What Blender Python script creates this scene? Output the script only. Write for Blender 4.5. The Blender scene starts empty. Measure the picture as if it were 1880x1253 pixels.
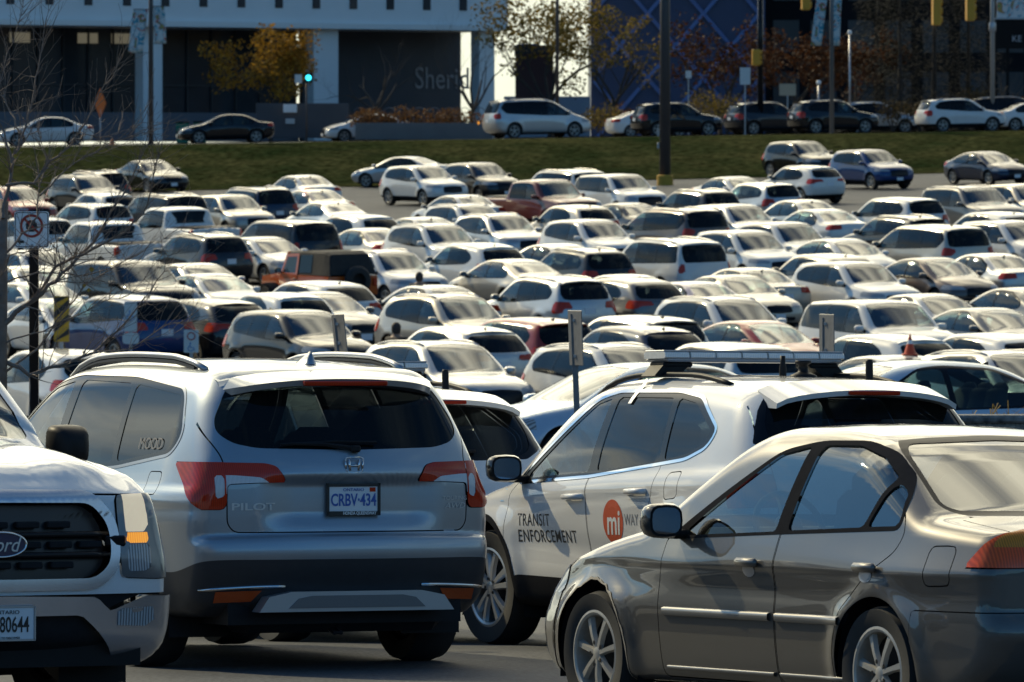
import bpy, bmesh, math, random
import numpy as np
from mathutils import Vector, Matrix
from mathutils.bvhtree import BVHTree

R = math.radians
sc = bpy.context.scene
COL = sc.collection

# ------------------------------------------------------------------ camera, sky, sun, exposure
FPX = 12500.0            # focal length in photograph pixels (photo is 1880 x 1253)
HORIZON = 312.0          # row of the level horizon in the photograph
cam_d = bpy.data.cameras.new('camera')
cam = bpy.data.objects.new('camera', cam_d)
COL.objects.link(cam)
cam.location = (0, 0, 0)
cam.rotation_euler = (R(90), 0, 0)
cam_d.sensor_width = 36.0
cam_d.lens = 36.0 * FPX / 1880.0
cam_d.shift_y = -(626.5 - HORIZON) / 1880.0
cam_d.clip_start = 1.0
cam_d.clip_end = 9000.0
cam_d.dof.use_dof = True
cam_d.dof.focus_distance = 38.0
cam_d.dof.aperture_fstop = 15.0
sc.camera = cam

SUN_EL, SUN_AZ = R(35.0), R(-46.0)      # azimuth measured from +Y (away from the camera) towards +X
world = bpy.data.worlds.new('World')
sc.world = world
world.use_nodes = True
wn, wl = world.node_tree.nodes, world.node_tree.links
wn.clear()
w_out = wn.new('ShaderNodeOutputWorld')
w_bg = wn.new('ShaderNodeBackground')
w_sky = wn.new('ShaderNodeTexSky')
w_sky.sky_type = 'NISHITA'
w_sky.sun_disc = False
w_sky.sun_elevation = SUN_EL
w_sky.sun_rotation = SUN_AZ
w_sky.air_density = 1.0
w_sky.dust_density = 0.4
w_sky.ozone_density = 3.0
# broken autumn cloud: noise on the view direction, flattened towards the horizon
w_tc = wn.new('ShaderNodeTexCoord')
w_map = wn.new('ShaderNodeMapping'); w_map.inputs['Scale'].default_value = (1.0, 1.0, 2.6)
w_noise = wn.new('ShaderNodeTexNoise')
w_noise.inputs['Scale'].default_value = 2.1
w_noise.inputs['Detail'].default_value = 7.0
w_noise.inputs['Roughness'].default_value = 0.55
w_noise.inputs['Distortion'].default_value = 0.3
w_ramp = wn.new('ShaderNodeValToRGB')
w_ramp.color_ramp.elements[0].position = 0.44
w_ramp.color_ramp.elements[1].position = 0.64
w_cl = wn.new('ShaderNodeMix'); w_cl.data_type = 'RGBA'
w_cl.inputs[7].default_value = (8.6, 7.7, 5.9, 1)
w_nb = wn.new('ShaderNodeMath'); w_nb.operation = 'MULTIPLY'; w_nb.inputs[1].default_value = 0.8
wl.new(w_tc.outputs['Generated'], w_map.inputs['Vector'])
wl.new(w_map.outputs['Vector'], w_noise.inputs['Vector'])
w_sep = wn.new('ShaderNodeSeparateXYZ'); wl.new(w_tc.outputs['Generated'], w_sep.inputs[0])
w_dir = wn.new('ShaderNodeMath'); w_dir.operation = 'MULTIPLY_ADD'; w_dir.inputs[1].default_value = 0.17
w_az = wn.new('ShaderNodeVectorMath'); w_az.operation = 'DOT_PRODUCT'; w_az.inputs[1].default_value = (0.45, 0.893, 0)
wl.new(w_tc.outputs['Generated'], w_az.inputs[0])
wl.new(w_az.outputs['Value'], w_dir.inputs[0]); wl.new(w_noise.outputs['Fac'], w_dir.inputs[2])
w_zp = wn.new('ShaderNodeMath'); w_zp.operation = 'POWER'; w_zp.inputs[1].default_value = 4.0
w_zm = wn.new('ShaderNodeMath'); w_zm.operation = 'MULTIPLY_ADD'; w_zm.inputs[1].default_value = -0.20
wl.new(w_sep.outputs['Z'], w_zp.inputs[0]); wl.new(w_zp.outputs[0], w_zm.inputs[0]); wl.new(w_dir.outputs[0], w_zm.inputs[2])
w_hz = wn.new('ShaderNodeMath'); w_hz.operation = 'SUBTRACT'; w_hz.inputs[0].default_value = 1.0; w_hz.use_clamp = True     # pale bank of cloud along the horizon
w_hp = wn.new('ShaderNodeMath'); w_hp.operation = 'POWER'; w_hp.inputs[1].default_value = 14.0
w_ha = wn.new('ShaderNodeMath'); w_ha.operation = 'MULTIPLY_ADD'; w_ha.inputs[1].default_value = 0.22
wl.new(w_sep.outputs['Z'], w_hz.inputs[1]); wl.new(w_hz.outputs[0], w_hp.inputs[0]); wl.new(w_hp.outputs[0], w_ha.inputs[0])
wl.new(w_zm.outputs[0], w_ha.inputs[2]); wl.new(w_ha.outputs[0], w_ramp.inputs['Fac'])
wl.new(w_ramp.outputs['Color'], w_nb.inputs[0])
wl.new(w_nb.outputs[0], w_cl.inputs[0])
# blue of the clear sky a little deeper; clouds glow round the sun
w_tint = wn.new('ShaderNodeMix'); w_tint.data_type = 'RGBA'; w_tint.blend_type = 'MULTIPLY'; w_tint.inputs[0].default_value = 1.0
w_tint.inputs[7].default_value = (0.52, 1.0, 1.26, 1)
wl.new(w_sky.outputs['Color'], w_tint.inputs[6]); wl.new(w_tint.outputs[2], w_cl.inputs[6])
_ga, _ge = R(-12), R(36)      # the thin bright veil of cloud on the sunny side
_sv = (math.sin(_ga) * math.cos(_ge), math.cos(_ga) * math.cos(_ge), math.sin(_ge))
w_dot = wn.new('ShaderNodeVectorMath'); w_dot.operation = 'DOT_PRODUCT'; w_dot.inputs[1].default_value = _sv
w_pow = wn.new('ShaderNodeMath'); w_pow.operation = 'POWER'; w_pow.inputs[1].default_value = 5.0
w_mx0 = wn.new('ShaderNodeMath'); w_mx0.operation = 'MAXIMUM'; w_mx0.inputs[1].default_value = 0.0
w_mad = wn.new('ShaderNodeMath'); w_mad.operation = 'MULTIPLY_ADD'; w_mad.inputs[1].default_value = 6.0; w_mad.inputs[2].default_value = 0.10
w_glow = wn.new('ShaderNodeVectorMath'); w_glow.operation = 'SCALE'; w_glow.inputs[0].default_value = (8.6, 7.3, 4.7)
wl.new(w_tc.outputs['Generated'], w_dot.inputs[0]); wl.new(w_dot.outputs['Value'], w_mx0.inputs[0])
wl.new(w_mx0.outputs[0], w_pow.inputs[0]); wl.new(w_pow.outputs[0], w_mad.inputs[0]); w_n2 = wn.new('ShaderNodeTexNoise'); w_n2.inputs['Scale'].default_value = 4.3; w_n2.inputs['Detail'].default_value = 6.0
wl.new(w_map.outputs['Vector'], w_n2.inputs['Vector'])
w_r2 = wn.new('ShaderNodeMapRange'); w_r2.inputs[1].default_value = 0.36; w_r2.inputs[2].default_value = 0.62; w_r2.inputs[3].default_value = 0.38; w_r2.inputs[4].default_value = 1.15
wl.new(w_n2.outputs['Fac'], w_r2.inputs[0])
w_m2 = wn.new('ShaderNodeMath'); w_m2.operation = 'MULTIPLY'
wl.new(w_mad.outputs[0], w_m2.inputs[0]); wl.new(w_r2.outputs[0], w_m2.inputs[1]); wl.new(w_m2.outputs[0], w_glow.inputs['Scale'])
w_cool = wn.new('ShaderNodeVectorMath'); w_cool.operation = 'SCALE'; w_cool.inputs[0].default_value = (3.8, 5.4, 6.0)
wl.new(w_r2.outputs[0], w_cool.inputs['Scale'])
w_sum = wn.new('ShaderNodeVectorMath'); w_sum.operation = 'ADD'
wl.new(w_glow.outputs[0], w_sum.inputs[0]); wl.new(w_cool.outputs[0], w_sum.inputs[1]); wl.new(w_sum.outputs[0], w_cl.inputs[7])
wl.new(w_cl.outputs[2], w_bg.inputs['Color'])
w_bg.inputs['Strength'].default_value = 0.088
wl.new(w_bg.outputs['Background'], w_out.inputs['Surface'])

sun_d = bpy.data.lights.new('sun', 'SUN')
sun = bpy.data.objects.new('sun', sun_d)
COL.objects.link(sun)
sun_d.energy = 3.0
sun_d.angle = R(0.6)
sun_d.color = (1.0, 0.85, 0.53)
_sd = Vector((math.sin(SUN_AZ) * math.cos(SUN_EL), math.cos(SUN_AZ) * math.cos(SUN_EL), math.sin(SUN_EL)))
sun.rotation_euler = _sd.to_track_quat('Z', 'Y').to_euler()

sc.view_settings.view_transform = 'Standard'
sc.view_settings.look = 'None'
sc.view_settings.gamma = 1.0
sc.view_settings.exposure = 0.15
sc.render.film_transparent = False
sc.render.engine = 'CYCLES'
sc.cycles.max_bounces = 8
sc.cycles.transparent_max_bounces = 12
sc.cycles.use_denoising = True
sc.cycles.sample_clamp_indirect = 6.0

# ------------------------------------------------------------------ terrain height
_PD = np.array([-400., 0, 20, 31.4, 33.6, 39.4, 41.0, 45.5, 76, 105, 129, 150, 192, 208, 245, 281, 303, 307, 325, 340, 420, 3000])
_PZ = np.array([-1.9, -2.0, -2.28, -2.61, -2.68, -2.858, -2.90, -3.11, -3.64, -4.60, -4.98, -4.72, -3.95, -3.42, -2.5, -1.45, -0.75, -0.60, 1.45, 1.5, 1.6, 1.6])
def sst(a, b, x):
    t = np.clip((np.asarray(x, float) - a) / (b - a), 0, 1)
    return t * t * (3 - 2 * t)
def pchip(xs, ys, x):
    xs = np.asarray(xs, float); ys = np.asarray(ys, float)
    h = np.diff(xs); d = np.diff(ys) / h
    m = np.zeros_like(ys)
    for i in range(1, len(xs) - 1):
        if d[i - 1] * d[i] > 0:
            w1, w2 = 2 * h[i] + h[i - 1], h[i] + 2 * h[i - 1]
            m[i] = (w1 + w2) / (w1 / d[i - 1] + w2 / d[i])
    m[0], m[-1] = d[0], d[-1]
    x = np.clip(np.asarray(x, float), xs[0], xs[-1])
    i = np.clip(np.searchsorted(xs, x) - 1, 0, len(h) - 1)
    t = (x - xs[i]) / h[i]
    return ((2 * t**3 - 3 * t**2 + 1) * ys[i] + (t**3 - 2 * t**2 + t) * h[i] * m[i]
            + (-2 * t**3 + 3 * t**2) * ys[i + 1] + (t**3 - t**2) * h[i] * m[i + 1])
def zg(X, Y):
    X = np.asarray(X, float); Y = np.asarray(Y, float)
    cs = 0.022 * sst(120, 260, Y) - 0.006 * sst(305, 325, Y)
    return pchip(_PD, _PZ, Y) + cs * np.clip(X, -60, 60)
def px_at(px, py, D):
    """the point that lies D metres away on the sight line of a photograph pixel"""
    return Vector(((px - 940.0) * D / FPX, D, (HORIZON - py) * D / FPX))
def gpt(px, D):
    X = (px - 940.0) * D / FPX
    return Vector((X, D, float(zg(X, D))))

# ------------------------------------------------------------------ materials
def new_mat(name):
    m = bpy.data.materials.new(name)
    m.use_nodes = True
    nt = m.node_tree
    return m, nt.nodes, nt.links, nt.nodes['Principled BSDF']
def pmat(name, col, rough=0.5, metal=0.0, spec=0.5, coat=0.0, noise=None, bump=None, emit=None, estr=0.0):
    m, n, l, b = new_mat(name)
    b.inputs['Base Color'].default_value = (*col, 1)
    b.inputs['Roughness'].default_value = rough
    b.inputs['Metallic'].default_value = metal
    b.inputs['Specular IOR Level'].default_value = spec
    b.inputs['Coat Weight'].default_value = coat
    b.inputs['Coat Roughness'].default_value = 0.04
    if noise:
        scale, amt = noise
        tc = n.new('ShaderNodeTexCoord')
        t = n.new('ShaderNodeTexNoise'); t.inputs['Scale'].default_value = scale; t.inputs['Detail'].default_value = 6
        mx = n.new('ShaderNodeMix'); mx.data_type = 'RGBA'
        mx.inputs[6].default_value = tuple(c * (1 - amt) for c in col) + (1,)
        mx.inputs[7].default_value = tuple(min(1, c * (1 + amt)) for c in col) + (1,)
        l.new(tc.outputs['Object'], t.inputs['Vector'])
        l.new(t.outputs['Fac'], mx.inputs[0]); l.new(mx.outputs[2], b.inputs['Base Color'])
    if bump:
        scale, dist = bump
        tc = n.new('ShaderNodeTexCoord')
        t = n.new('ShaderNodeTexNoise'); t.inputs['Scale'].default_value = scale; t.inputs['Detail'].default_value = 4
        bp = n.new('ShaderNodeBump'); bp.inputs['Distance'].default_value = dist; bp.inputs['Strength'].default_value = 1
        l.new(tc.outputs['Object'], t.inputs['Vector'])
        l.new(t.outputs['Fac'], bp.inputs['Height']); l.new(bp.outputs['Normal'], b.inputs['Normal'])
    if emit:
        b.inputs['Emission Color'].default_value = (*emit, 1)
        b.inputs['Emission Strength'].default_value = estr
    return m

def paint_mat():
    """car paint: colour and metallic share come from the object's own colour; back side is dark trim"""
    m, n, l, b = new_mat('car_paint')
    oi = n.new('ShaderNodeObjectInfo')
    tc = n.new('ShaderNodeTexCoord')
    t = n.new('ShaderNodeTexNoise'); t.inputs['Scale'].default_value = 3.0; t.inputs['Detail'].default_value = 5
    fl = n.new('ShaderNodeTexNoise'); fl.inputs['Scale'].default_value = 900.0; fl.inputs['Detail'].default_value = 1
    mr = n.new('ShaderNodeMapRange'); mr.inputs[3].default_value = 0.93; mr.inputs[4].default_value = 1.05
    mf = n.new('ShaderNodeMapRange'); mf.inputs[1].default_value = 0.3; mf.inputs[2].default_value = 0.7
    mf.inputs[3].default_value = 0.9; mf.inputs[4].default_value = 1.1
    mu = n.new('ShaderNodeMath'); mu.operation = 'MULTIPLY'
    sc_ = n.new('ShaderNodeVectorMath'); sc_.operation = 'SCALE'
    l.new(tc.outputs['Object'], t.inputs['Vector']); l.new(tc.outputs['Object'], fl.inputs['Vector'])
    l.new(t.outputs['Fac'], mr.inputs[0]); l.new(fl.outputs['Fac'], mf.inputs[0])
    l.new(mr.outputs[0], mu.inputs[0]); l.new(mf.outputs[0], mu.inputs[1])
    l.new(oi.outputs['Color'], sc_.inputs[0]); l.new(mu.outputs[0], sc_.inputs['Scale'])
    l.new(sc_.outputs[0], b.inputs['Base Color'])
    l.new(oi.outputs['Alpha'], b.inputs['Metallic'])
    rr = n.new('ShaderNodeMapRange'); rr.inputs[3].default_value = 0.34; rr.inputs[4].default_value = 0.46
    l.new(t.outputs['Fac'], rr.inputs[0]); l.new(rr.outputs[0], b.inputs['Roughness'])
    b.inputs['Coat Weight'].default_value = 1.0
    b.inputs['Coat Roughness'].default_value = 0.025
    b.inputs['Specular IOR Level'].default_value = 0.08
    b.inputs['Coat IOR'].default_value = 1.5
    g = n.new('ShaderNodeNewGeometry')
    d = n.new('ShaderNodeBsdfDiffuse'); d.inputs['Color'].default_value = (0.02, 0.02, 0.022, 1)
    mx = n.new('ShaderNodeMixShader')
    l.new(g.outputs['Backfacing'], mx.inputs[0]); l.new(b.outputs[0], mx.inputs[1]); l.new(d.outputs[0], mx.inputs[2])
    l.new(mx.outputs[0], n['Material Output'].inputs['Surface'])
    return m
def glass_mat(name, tint, ior=1.75, rough=0.015):
    m, n, l, b = new_mat(name)
    n.remove(b)
    tr = n.new('ShaderNodeBsdfTransparent'); tr.inputs['Color'].default_value = (*tint, 1)
    gl = n.new('ShaderNodeBsdfGlossy'); gl.inputs['Roughness'].default_value = rough
    gl.inputs['Color'].default_value = (0.95, 0.97, 1.0, 1)
    du = n.new('ShaderNodeBsdfDiffuse'); du.inputs['Color'].default_value = (0.30, 0.29, 0.26, 1)   # dust film
    md = n.new('ShaderNodeMixShader'); md.inputs[0].default_value = 0.02
    fr = n.new('ShaderNodeFresnel'); ge = n.new('ShaderNodeNewGeometry')
    mi = n.new('ShaderNodeMapRange'); mi.inputs[3].default_value = ior; mi.inputs[4].default_value = 1.0 / ior   # a thin pane mirrors alike from both sides
    l.new(ge.outputs['Backfacing'], mi.inputs[0]); l.new(mi.outputs[0], fr.inputs['IOR'])
    mx = n.new('ShaderNodeMixShader')
    l.new(tr.outputs[0], md.inputs[1]); l.new(du.outputs[0], md.inputs[2])
    l.new(fr.outputs[0], mx.inputs[0]); l.new(md.outputs[0], mx.inputs[1]); l.new(gl.outputs[0], mx.inputs[2])
    l.new(mx.outputs[0], n['Material Output'].inputs['Surface'])
    return m
def lamp_mat(name, col, scale=60.0, dark=0.45, emit=0.0, rough=0.12):
    """a moulded lamp lens: ribbed colour under a clear cover"""
    m, n, l, b = new_mat(name)
    tc = n.new('ShaderNodeTexCoord')
    w = n.new('ShaderNodeTexWave'); w.wave_type = 'BANDS'; w.bands_direction = 'Y'
    w.inputs['Scale'].default_value = scale; w.inputs['Distortion'].default_value = 1.5
    mx = n.new('ShaderNodeMix'); mx.data_type = 'RGBA'
    mx.inputs[6].default_value = tuple(c * dark for c in col) + (1,); mx.inputs[7].default_value = (*col, 1)
    l.new(tc.outputs['Object'], w.inputs['Vector']); l.new(w.outputs['Fac'], mx.inputs[0])
    l.new(mx.outputs[2], b.inputs['Base Color'])
    b.inputs['Roughness'].default_value = rough
    b.inputs['Coat Weight'].default_value = 0.5; b.inputs['Coat Roughness'].default_value = 0.02; b.inputs['Specular IOR Level'].default_value = 0.2
    if emit:
        l.new(mx.outputs[2], b.inputs['Emission Color']); b.inputs['Emission Strength'].default_value = emit
    return m

M = {}
M['paint'] = paint_mat()
M['glass'] = glass_mat('window_glass', (0.40, 0.50, 0.51), 2.0)
M['sideglass'] = glass_mat('side_glass', (0.36, 0.48, 0.48), 1.45)
M['privacy'] = glass_mat('privacy_glass', (0.07, 0.080, 0.086), 1.30)
M['black'] = pmat('black_plastic', (0.018, 0.018, 0.019), 0.45, spec=0.12, noise=(8, 0.2))
M['clad'] = pmat('grey_black_cladding', (0.026, 0.026, 0.028), 0.6, spec=0.0, noise=(20, 0.2))
M['gloss'] = pmat('gloss_black', (0.010, 0.010, 0.012), 0.14, spec=0.2)
M['bumperclad'] = pmat('bumper_plastic', (0.036, 0.038, 0.042), 0.38, spec=0.4, noise=(20, 0.15))
M['tyre'] = pmat('tyre_rubber', (0.020, 0.020, 0.020), 0.8, noise=(30, 0.25))
M['alloy'] = pmat('alloy_wheel', (0.50, 0.50, 0.49), 0.32, 0.75, noise=(9, 0.12))
M['dirtyalloy'] = pmat('dusty_alloy_wheel', (0.42, 0.40, 0.36), 0.45, 0.45, noise=(25, 0.2))
M['chrome'] = pmat('chrome', (0.72, 0.72, 0.72), 0.09, 1.0)
M['satin'] = pmat('satin_silver', (0.40, 0.40, 0.41), 0.35, 0.7)
M['lining'] = pmat('cabin_lining', (0.035, 0.034, 0.034), 0.85, noise=(5, 0.3))
M['seat'] = pmat('seat_fabric', (0.055, 0.053, 0.052), 0.9, noise=(12, 0.25))
M['tail'] = lamp_mat('tail_lamp_red', (0.58, 0.040, 0.012), 30, 0.7)
M['taillit'] = lamp_mat('tail_lamp_lit', (0.85, 0.05, 0.02), 30, 0.6, emit=1.4)
M['amber'] = lamp_mat('amber_lamp', (0.75, 0.25, 0.02), 30, 0.6)
M['clear'] = lamp_mat('clear_lamp', (0.80, 0.80, 0.80), 45, 0.6)
M['head'] = lamp_mat('head_lamp', (0.50, 0.52, 0.54), 18, 0.25)
M['plate'] = pmat('plate_white', (0.72, 0.74, 0.76), 0.4)
M['plateblue'] = pmat('plate_blue_ink', (0.03, 0.10, 0.38), 0.4)
M['reflector'] = lamp_mat('reflector_orange', (0.55, 0.09, 0.02), 70, 0.6)
M['silver'] = pmat('silver_lettering', (.62, .61, .58), .35, .2)
M['white'] = pmat('white_paint', (0.78, 0.78, 0.76), 0.5)
M['ink'] = pmat('black_ink', (0.015, 0.015, 0.016), 0.4)

# ------------------------------------------------------------------ object helpers
def tag(o, label=None, cat=None, group=None, kind=None):
    if label: o['label'] = label
    if cat: o['category'] = cat
    if group: o['group'] = group
    if kind: o['kind'] = kind
    return o
def empty(name, loc=(0, 0, 0)):
    o = bpy.data.objects.new(name, None)
    o.empty_display_size = 0.3
    o.location = loc
    COL.objects.link(o)
    return o
def mk(name, V, F, mats, parent=None, N=None, fm=None, smooth=True):
    me = bpy.data.meshes.new(name)
    V = np.asarray(V, float)
    if isinstance(F, np.ndarray):
        F = F.tolist()
    me.from_pydata(V.tolist(), [], F)
    if not isinstance(mats, (list, tuple)): mats = [mats]
    for m in mats: me.materials.append(m)
    if fm is not None:
        me.polygons.foreach_set('material_index', np.asarray(fm, np.int32))
    me.polygons.foreach_set('use_smooth', np.full(len(me.polygons), bool(smooth)))
    me.update()
    if N is not None and len(N) == len(me.vertices):
        me.normals_split_custom_set_from_vertices(np.asarray(N, float).tolist())
    o = bpy.data.objects.new(name, me)
    COL.objects.link(o)
    if parent: o.parent = parent
    return o

class MB:
    """collects boxes, tubes, lathes and slabs; build() links them as ONE mesh object"""
    def __init__(s): s.V = []; s.F = []; s.I = []; s.mi = 0
    def add(s, V, F, mi=None):
        b = len(s.V)
        s.V += [tuple(v) for v in V]
        s.F += [[b + i for i in f] for f in F]
        s.I += [s.mi if mi is None else mi] * len(F)
        return s
    def box(s, c, h, mat=None, bev=0.0, mi=None):
        cx, cy, cz = c; hx, hy, hz = h
        if bev <= 0:
            V = [(cx + sx * hx, cy + sy * hy, cz + sz * hz) for sx in (-1, 1) for sy in (-1, 1) for sz in (-1, 1)]
            F = [(0, 1, 3, 2), (4, 6, 7, 5), (0, 4, 5, 1), (2, 3, 7, 6), (0, 2, 6, 4), (1, 5, 7, 3)]
        else:
            bv = min(bev, hx * .98, hy * .98, hz * .98)
            V = []; idx = {}
            for sx in (-1, 1):
                for sy in (-1, 1):
                    for sz in (-1, 1):
                        for a in range(3):
                            p = [hx - bv, hy - bv, hz - bv]; p[a] += bv
                            idx[(sx, sy, sz, a)] = len(V)
                            V.append((cx + sx * p[0], cy + sy * p[1], cz + sz * p[2]))
            F = []
            for sg in (-1, 1):
                F.append([idx[(sg, a, b, 0)] for a, b in ((-1, -1), (1, -1), (1, 1), (-1, 1))][::sg])
                F.append([idx[(a, sg, b, 1)] for a, b in ((-1, -1), (-1, 1), (1, 1), (1, -1))][::sg])
                F.append([idx[(a, b, sg, 2)] for a, b in ((-1, -1), (1, -1), (1, 1), (-1, 1))][::sg])
            for a in (-1, 1):
                for b in (-1, 1):
                    f = [idx[(a, b, -1, 0)], idx[(a, b, 1, 0)], idx[(a, b, 1, 1)], idx[(a, b, -1, 1)]]
                    F.append(f if a * b < 0 else f[::-1])
                    f = [idx[(a, -1, b, 0)], idx[(a, 1, b, 0)], idx[(a, 1, b, 2)], idx[(a, -1, b, 2)]]
                    F.append(f if a * b > 0 else f[::-1])
                    f = [idx[(-1, a, b, 1)], idx[(1, a, b, 1)], idx[(1, a, b, 2)], idx[(-1, a, b, 2)]]
                    F.append(f if a * b < 0 else f[::-1])
                    for c_ in (-1, 1):
                        f = [idx[(a, b, c_, 0)], idx[(a, b, c_, 1)], idx[(a, b, c_, 2)]]
                        F.append(f if a * b * c_ > 0 else f[::-1])
        if mat is not None:
            V = [tuple(mat @ Vector(v)) for v in V]
        return s.add(V, F, mi)
    def tube(s, pts, rads, n=8, mi=None, cap=True):
        pts = [Vector(p) for p in pts]
        if not isinstance(rads, (list, tuple)): rads = [rads] * len(pts)
        V = []; prev = None
        for i, p in enumerate(pts):
            d = (pts[min(i + 1, len(pts) - 1)] - pts[max(i - 1, 0)])
            d = d.normalized() if d.length > 1e-9 else Vector((0, 0, 1))
            if prev is None:
                u = d.orthogonal().normalized()
            else:
                u = prev - d * prev.dot(d)
                u = u.normalized() if u.length > 1e-6 else d.orthogonal().normalized()
            prev = u; v = d.cross(u)
            for k in range(n):
                a = 2 * math.pi * k / n
                V.append(p + (u * math.cos(a) + v * math.sin(a)) * rads[i])
        F = []
        for i in range(len(pts) - 1):
            for k in range(n):
                F.append((i * n + k, i * n + (k + 1) % n, (i + 1) * n + (k + 1) % n, (i + 1) * n + k))
        if cap:
            F.append(tuple(range(n))[::-1]); F.append(tuple((len(pts) - 1) * n + k for k in range(n)))
        return s.add(V, F, mi)
    def lathe(s, prof, n=24, axis='y', origin=(0, 0, 0), mi=None, closed=False):
        """prof: (radius, along-axis) list"""
        V = []; ox, oy, oz = origin
        for r, a in prof:
            for k in range(n):
                t = 2 * math.pi * k / n
                c, q = r * math.cos(t), r * math.sin(t)
                if axis == 'y': V.append((ox + c, oy + a, oz + q))
                elif axis == 'z': V.append((ox + c, oy + q, oz + a))
                else: V.append((ox + a, oy + c, oz + q))
        F = []
        m = len(prof)
        for i in range(m if closed else m - 1):
            j = (i + 1) % m
            for k in range(n):
                f = (i * n + k, j * n + k, j * n + (k + 1) % n, i * n + (k + 1) % n)
                F.append(f if axis == 'y' else f[::-1])
        return s.add(V, F, mi)
    def prism(s, poly, axis, a0, a1, mi=None):
        """extrude a 2-D polygon along an axis: 'x' -> poly in (y,z), 'y' -> (x,z), 'z' -> (x,y)"""
        def P(p, a):
            return (a, p[0], p[1]) if axis == 'x' else ((p[0], a, p[1]) if axis == 'y' else (p[0], p[1], a))
        n = len(poly)
        V = [P(p, a0) for p in poly] + [P(p, a1) for p in poly]
        F = [list(range(n))[::-1], list(range(n, 2 * n))]
        F += [(i, (i + 1) % n, n + (i + 1) % n, n + i) for i in range(n)]
        return s.add(V, F, mi)
    def xf(s, mat):
        s.V = [tuple(mat @ Vector(v)) for v in s.V]; return s
    def build(s, name, mats, parent=None, smooth=False, label=None):
        o = mk(name, s.V, s.F, mats, parent, None, s.I, smooth)
        if label: o['label'] = label
        return o

def text_obj(name, body, size, mat, parent=None, matrix=None, extrude=0.001, sx=1.0, shear=0.0, align='CENTER', conform=None, bold=0.0, space=1.0):
    cu = bpy.data.curves.new(name, 'FONT')
    cu.body = body; cu.size = size; cu.extrude = 0.0 if conform else extrude; cu.align_x = align; cu.align_y = 'CENTER'
    cu.shear = shear; cu.offset = bold; cu.resolution_u = 3; cu.space_character = space
    t = bpy.data.objects.new(name, cu); COL.objects.link(t)
    dg = bpy.context.evaluated_depsgraph_get(); dg.update()
    me = bpy.data.meshes.new_from_object(t.evaluated_get(dg))
    COL.objects.unlink(t); bpy.data.objects.remove(t); bpy.data.curves.remove(cu)
    mm = (matrix or Matrix.Identity(4)) @ Matrix.Diagonal((sx, 1, 1, 1))
    me.transform(mm)
    if conform:      # fine triangles, so that the lettering lies on the curved panel
        bm = bmesh.new(); bm.from_mesh(me)
        bmesh.ops.triangulate(bm, faces=bm.faces[:])
        for _ in range(4):
            lg = [e for e in bm.edges if e.calc_length() > 0.016]
            if not lg: break
            bmesh.ops.subdivide_edges(bm, edges=lg, cuts=1); bmesh.ops.triangulate(bm, faces=bm.faces[:])
        bm.to_mesh(me); bm.free()
        for v in me.vertices: v.co = conform(v.co)
    me.materials.clear(); me.materials.append(mat)
    me.name = name
    o = bpy.data.objects.new(name, me); COL.objects.link(o)
    if parent: o.parent = parent
    return o
def face_rear(x, y, z): return Matrix(((0, 0, -1, x), (-1, 0, 0, y), (0, 1, 0, z), (0, 0, 0, 1)))
def face_front(x, y, z): return Matrix(((0, 0, 1, x), (1, 0, 0, y), (0, 1, 0, z), (0, 0, 0, 1)))
def face_left(x, y, z): return Matrix(((-1, 0, 0, x), (0, 0, 1, y), (0, 1, 0, z), (0, 0, 0, 1)))
def face_cam(x, y, z): return Matrix(((1, 0, 0, x), (0, 0, -1, y), (0, 1, 0, z), (0, 0, 0, 1)))
# ------------------------------------------------------------------ car bodies: a smooth shell from side, plan and section curves
def fillet(pts, r=0.08, n=5):
    """round the corners of a closed polygon; a point may carry its own radius"""
    P = [np.array(p[:2], float) for p in pts]
    rad = [p[2] if len(p) > 2 else r for p in pts]
    out = []
    m = len(P)
    for i in range(m):
        a, b, c = P[i - 1], P[i], P[(i + 1) % m]
        la, lc = np.linalg.norm(a - b), np.linalg.norm(c - b)
        q = min(rad[i], la * 0.49, lc * 0.49)
        if q < 1e-4: out.append(b); continue
        p0, p2 = b + (a - b) / la * q, b + (c - b) / lc * q
        for k in range(n + 1):
            t = k / n
            out.append((1 - t) ** 2 * p0 + 2 * t * (1 - t) * b + t * t * p2)
    return np.array(out)
def poly_sdf(Q, P):
    """signed distance of points Q (n,2) to the closed polygon P, negative inside"""
    Q = np.asarray(Q, float); d2 = np.full(len(Q), 1e9); inside = np.zeros(len(Q), bool)
    for i in range(len(P)):
        a, b = P[i - 1], P[i]
        e = b - a; L = e.dot(e)
        if L < 1e-12: continue
        w = Q - a
        t = np.clip((w @ e) / L, 0, 1)
        dd = w - t[:, None] * e
        d2 = np.minimum(d2, (dd * dd).sum(1))
        c = ((a[1] > Q[:, 1]) != (b[1] > Q[:, 1]))
        if c.any():
            xi = a[0] + (Q[:, 1] - a[1]) / (e[1] if abs(e[1]) > 1e-12 else 1e-12) * e[0]
            inside ^= c & (Q[:, 0] < xi)
    d = np.sqrt(d2)
    return np.where(inside, -d, d)
def smax(a, b, k):
    h = np.maximum(k - np.abs(a - b), 0) / k
    return np.maximum(a, b) + h * h * k * 0.25
def smin(a, b, k): return -smax(-a, -b, k)

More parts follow.
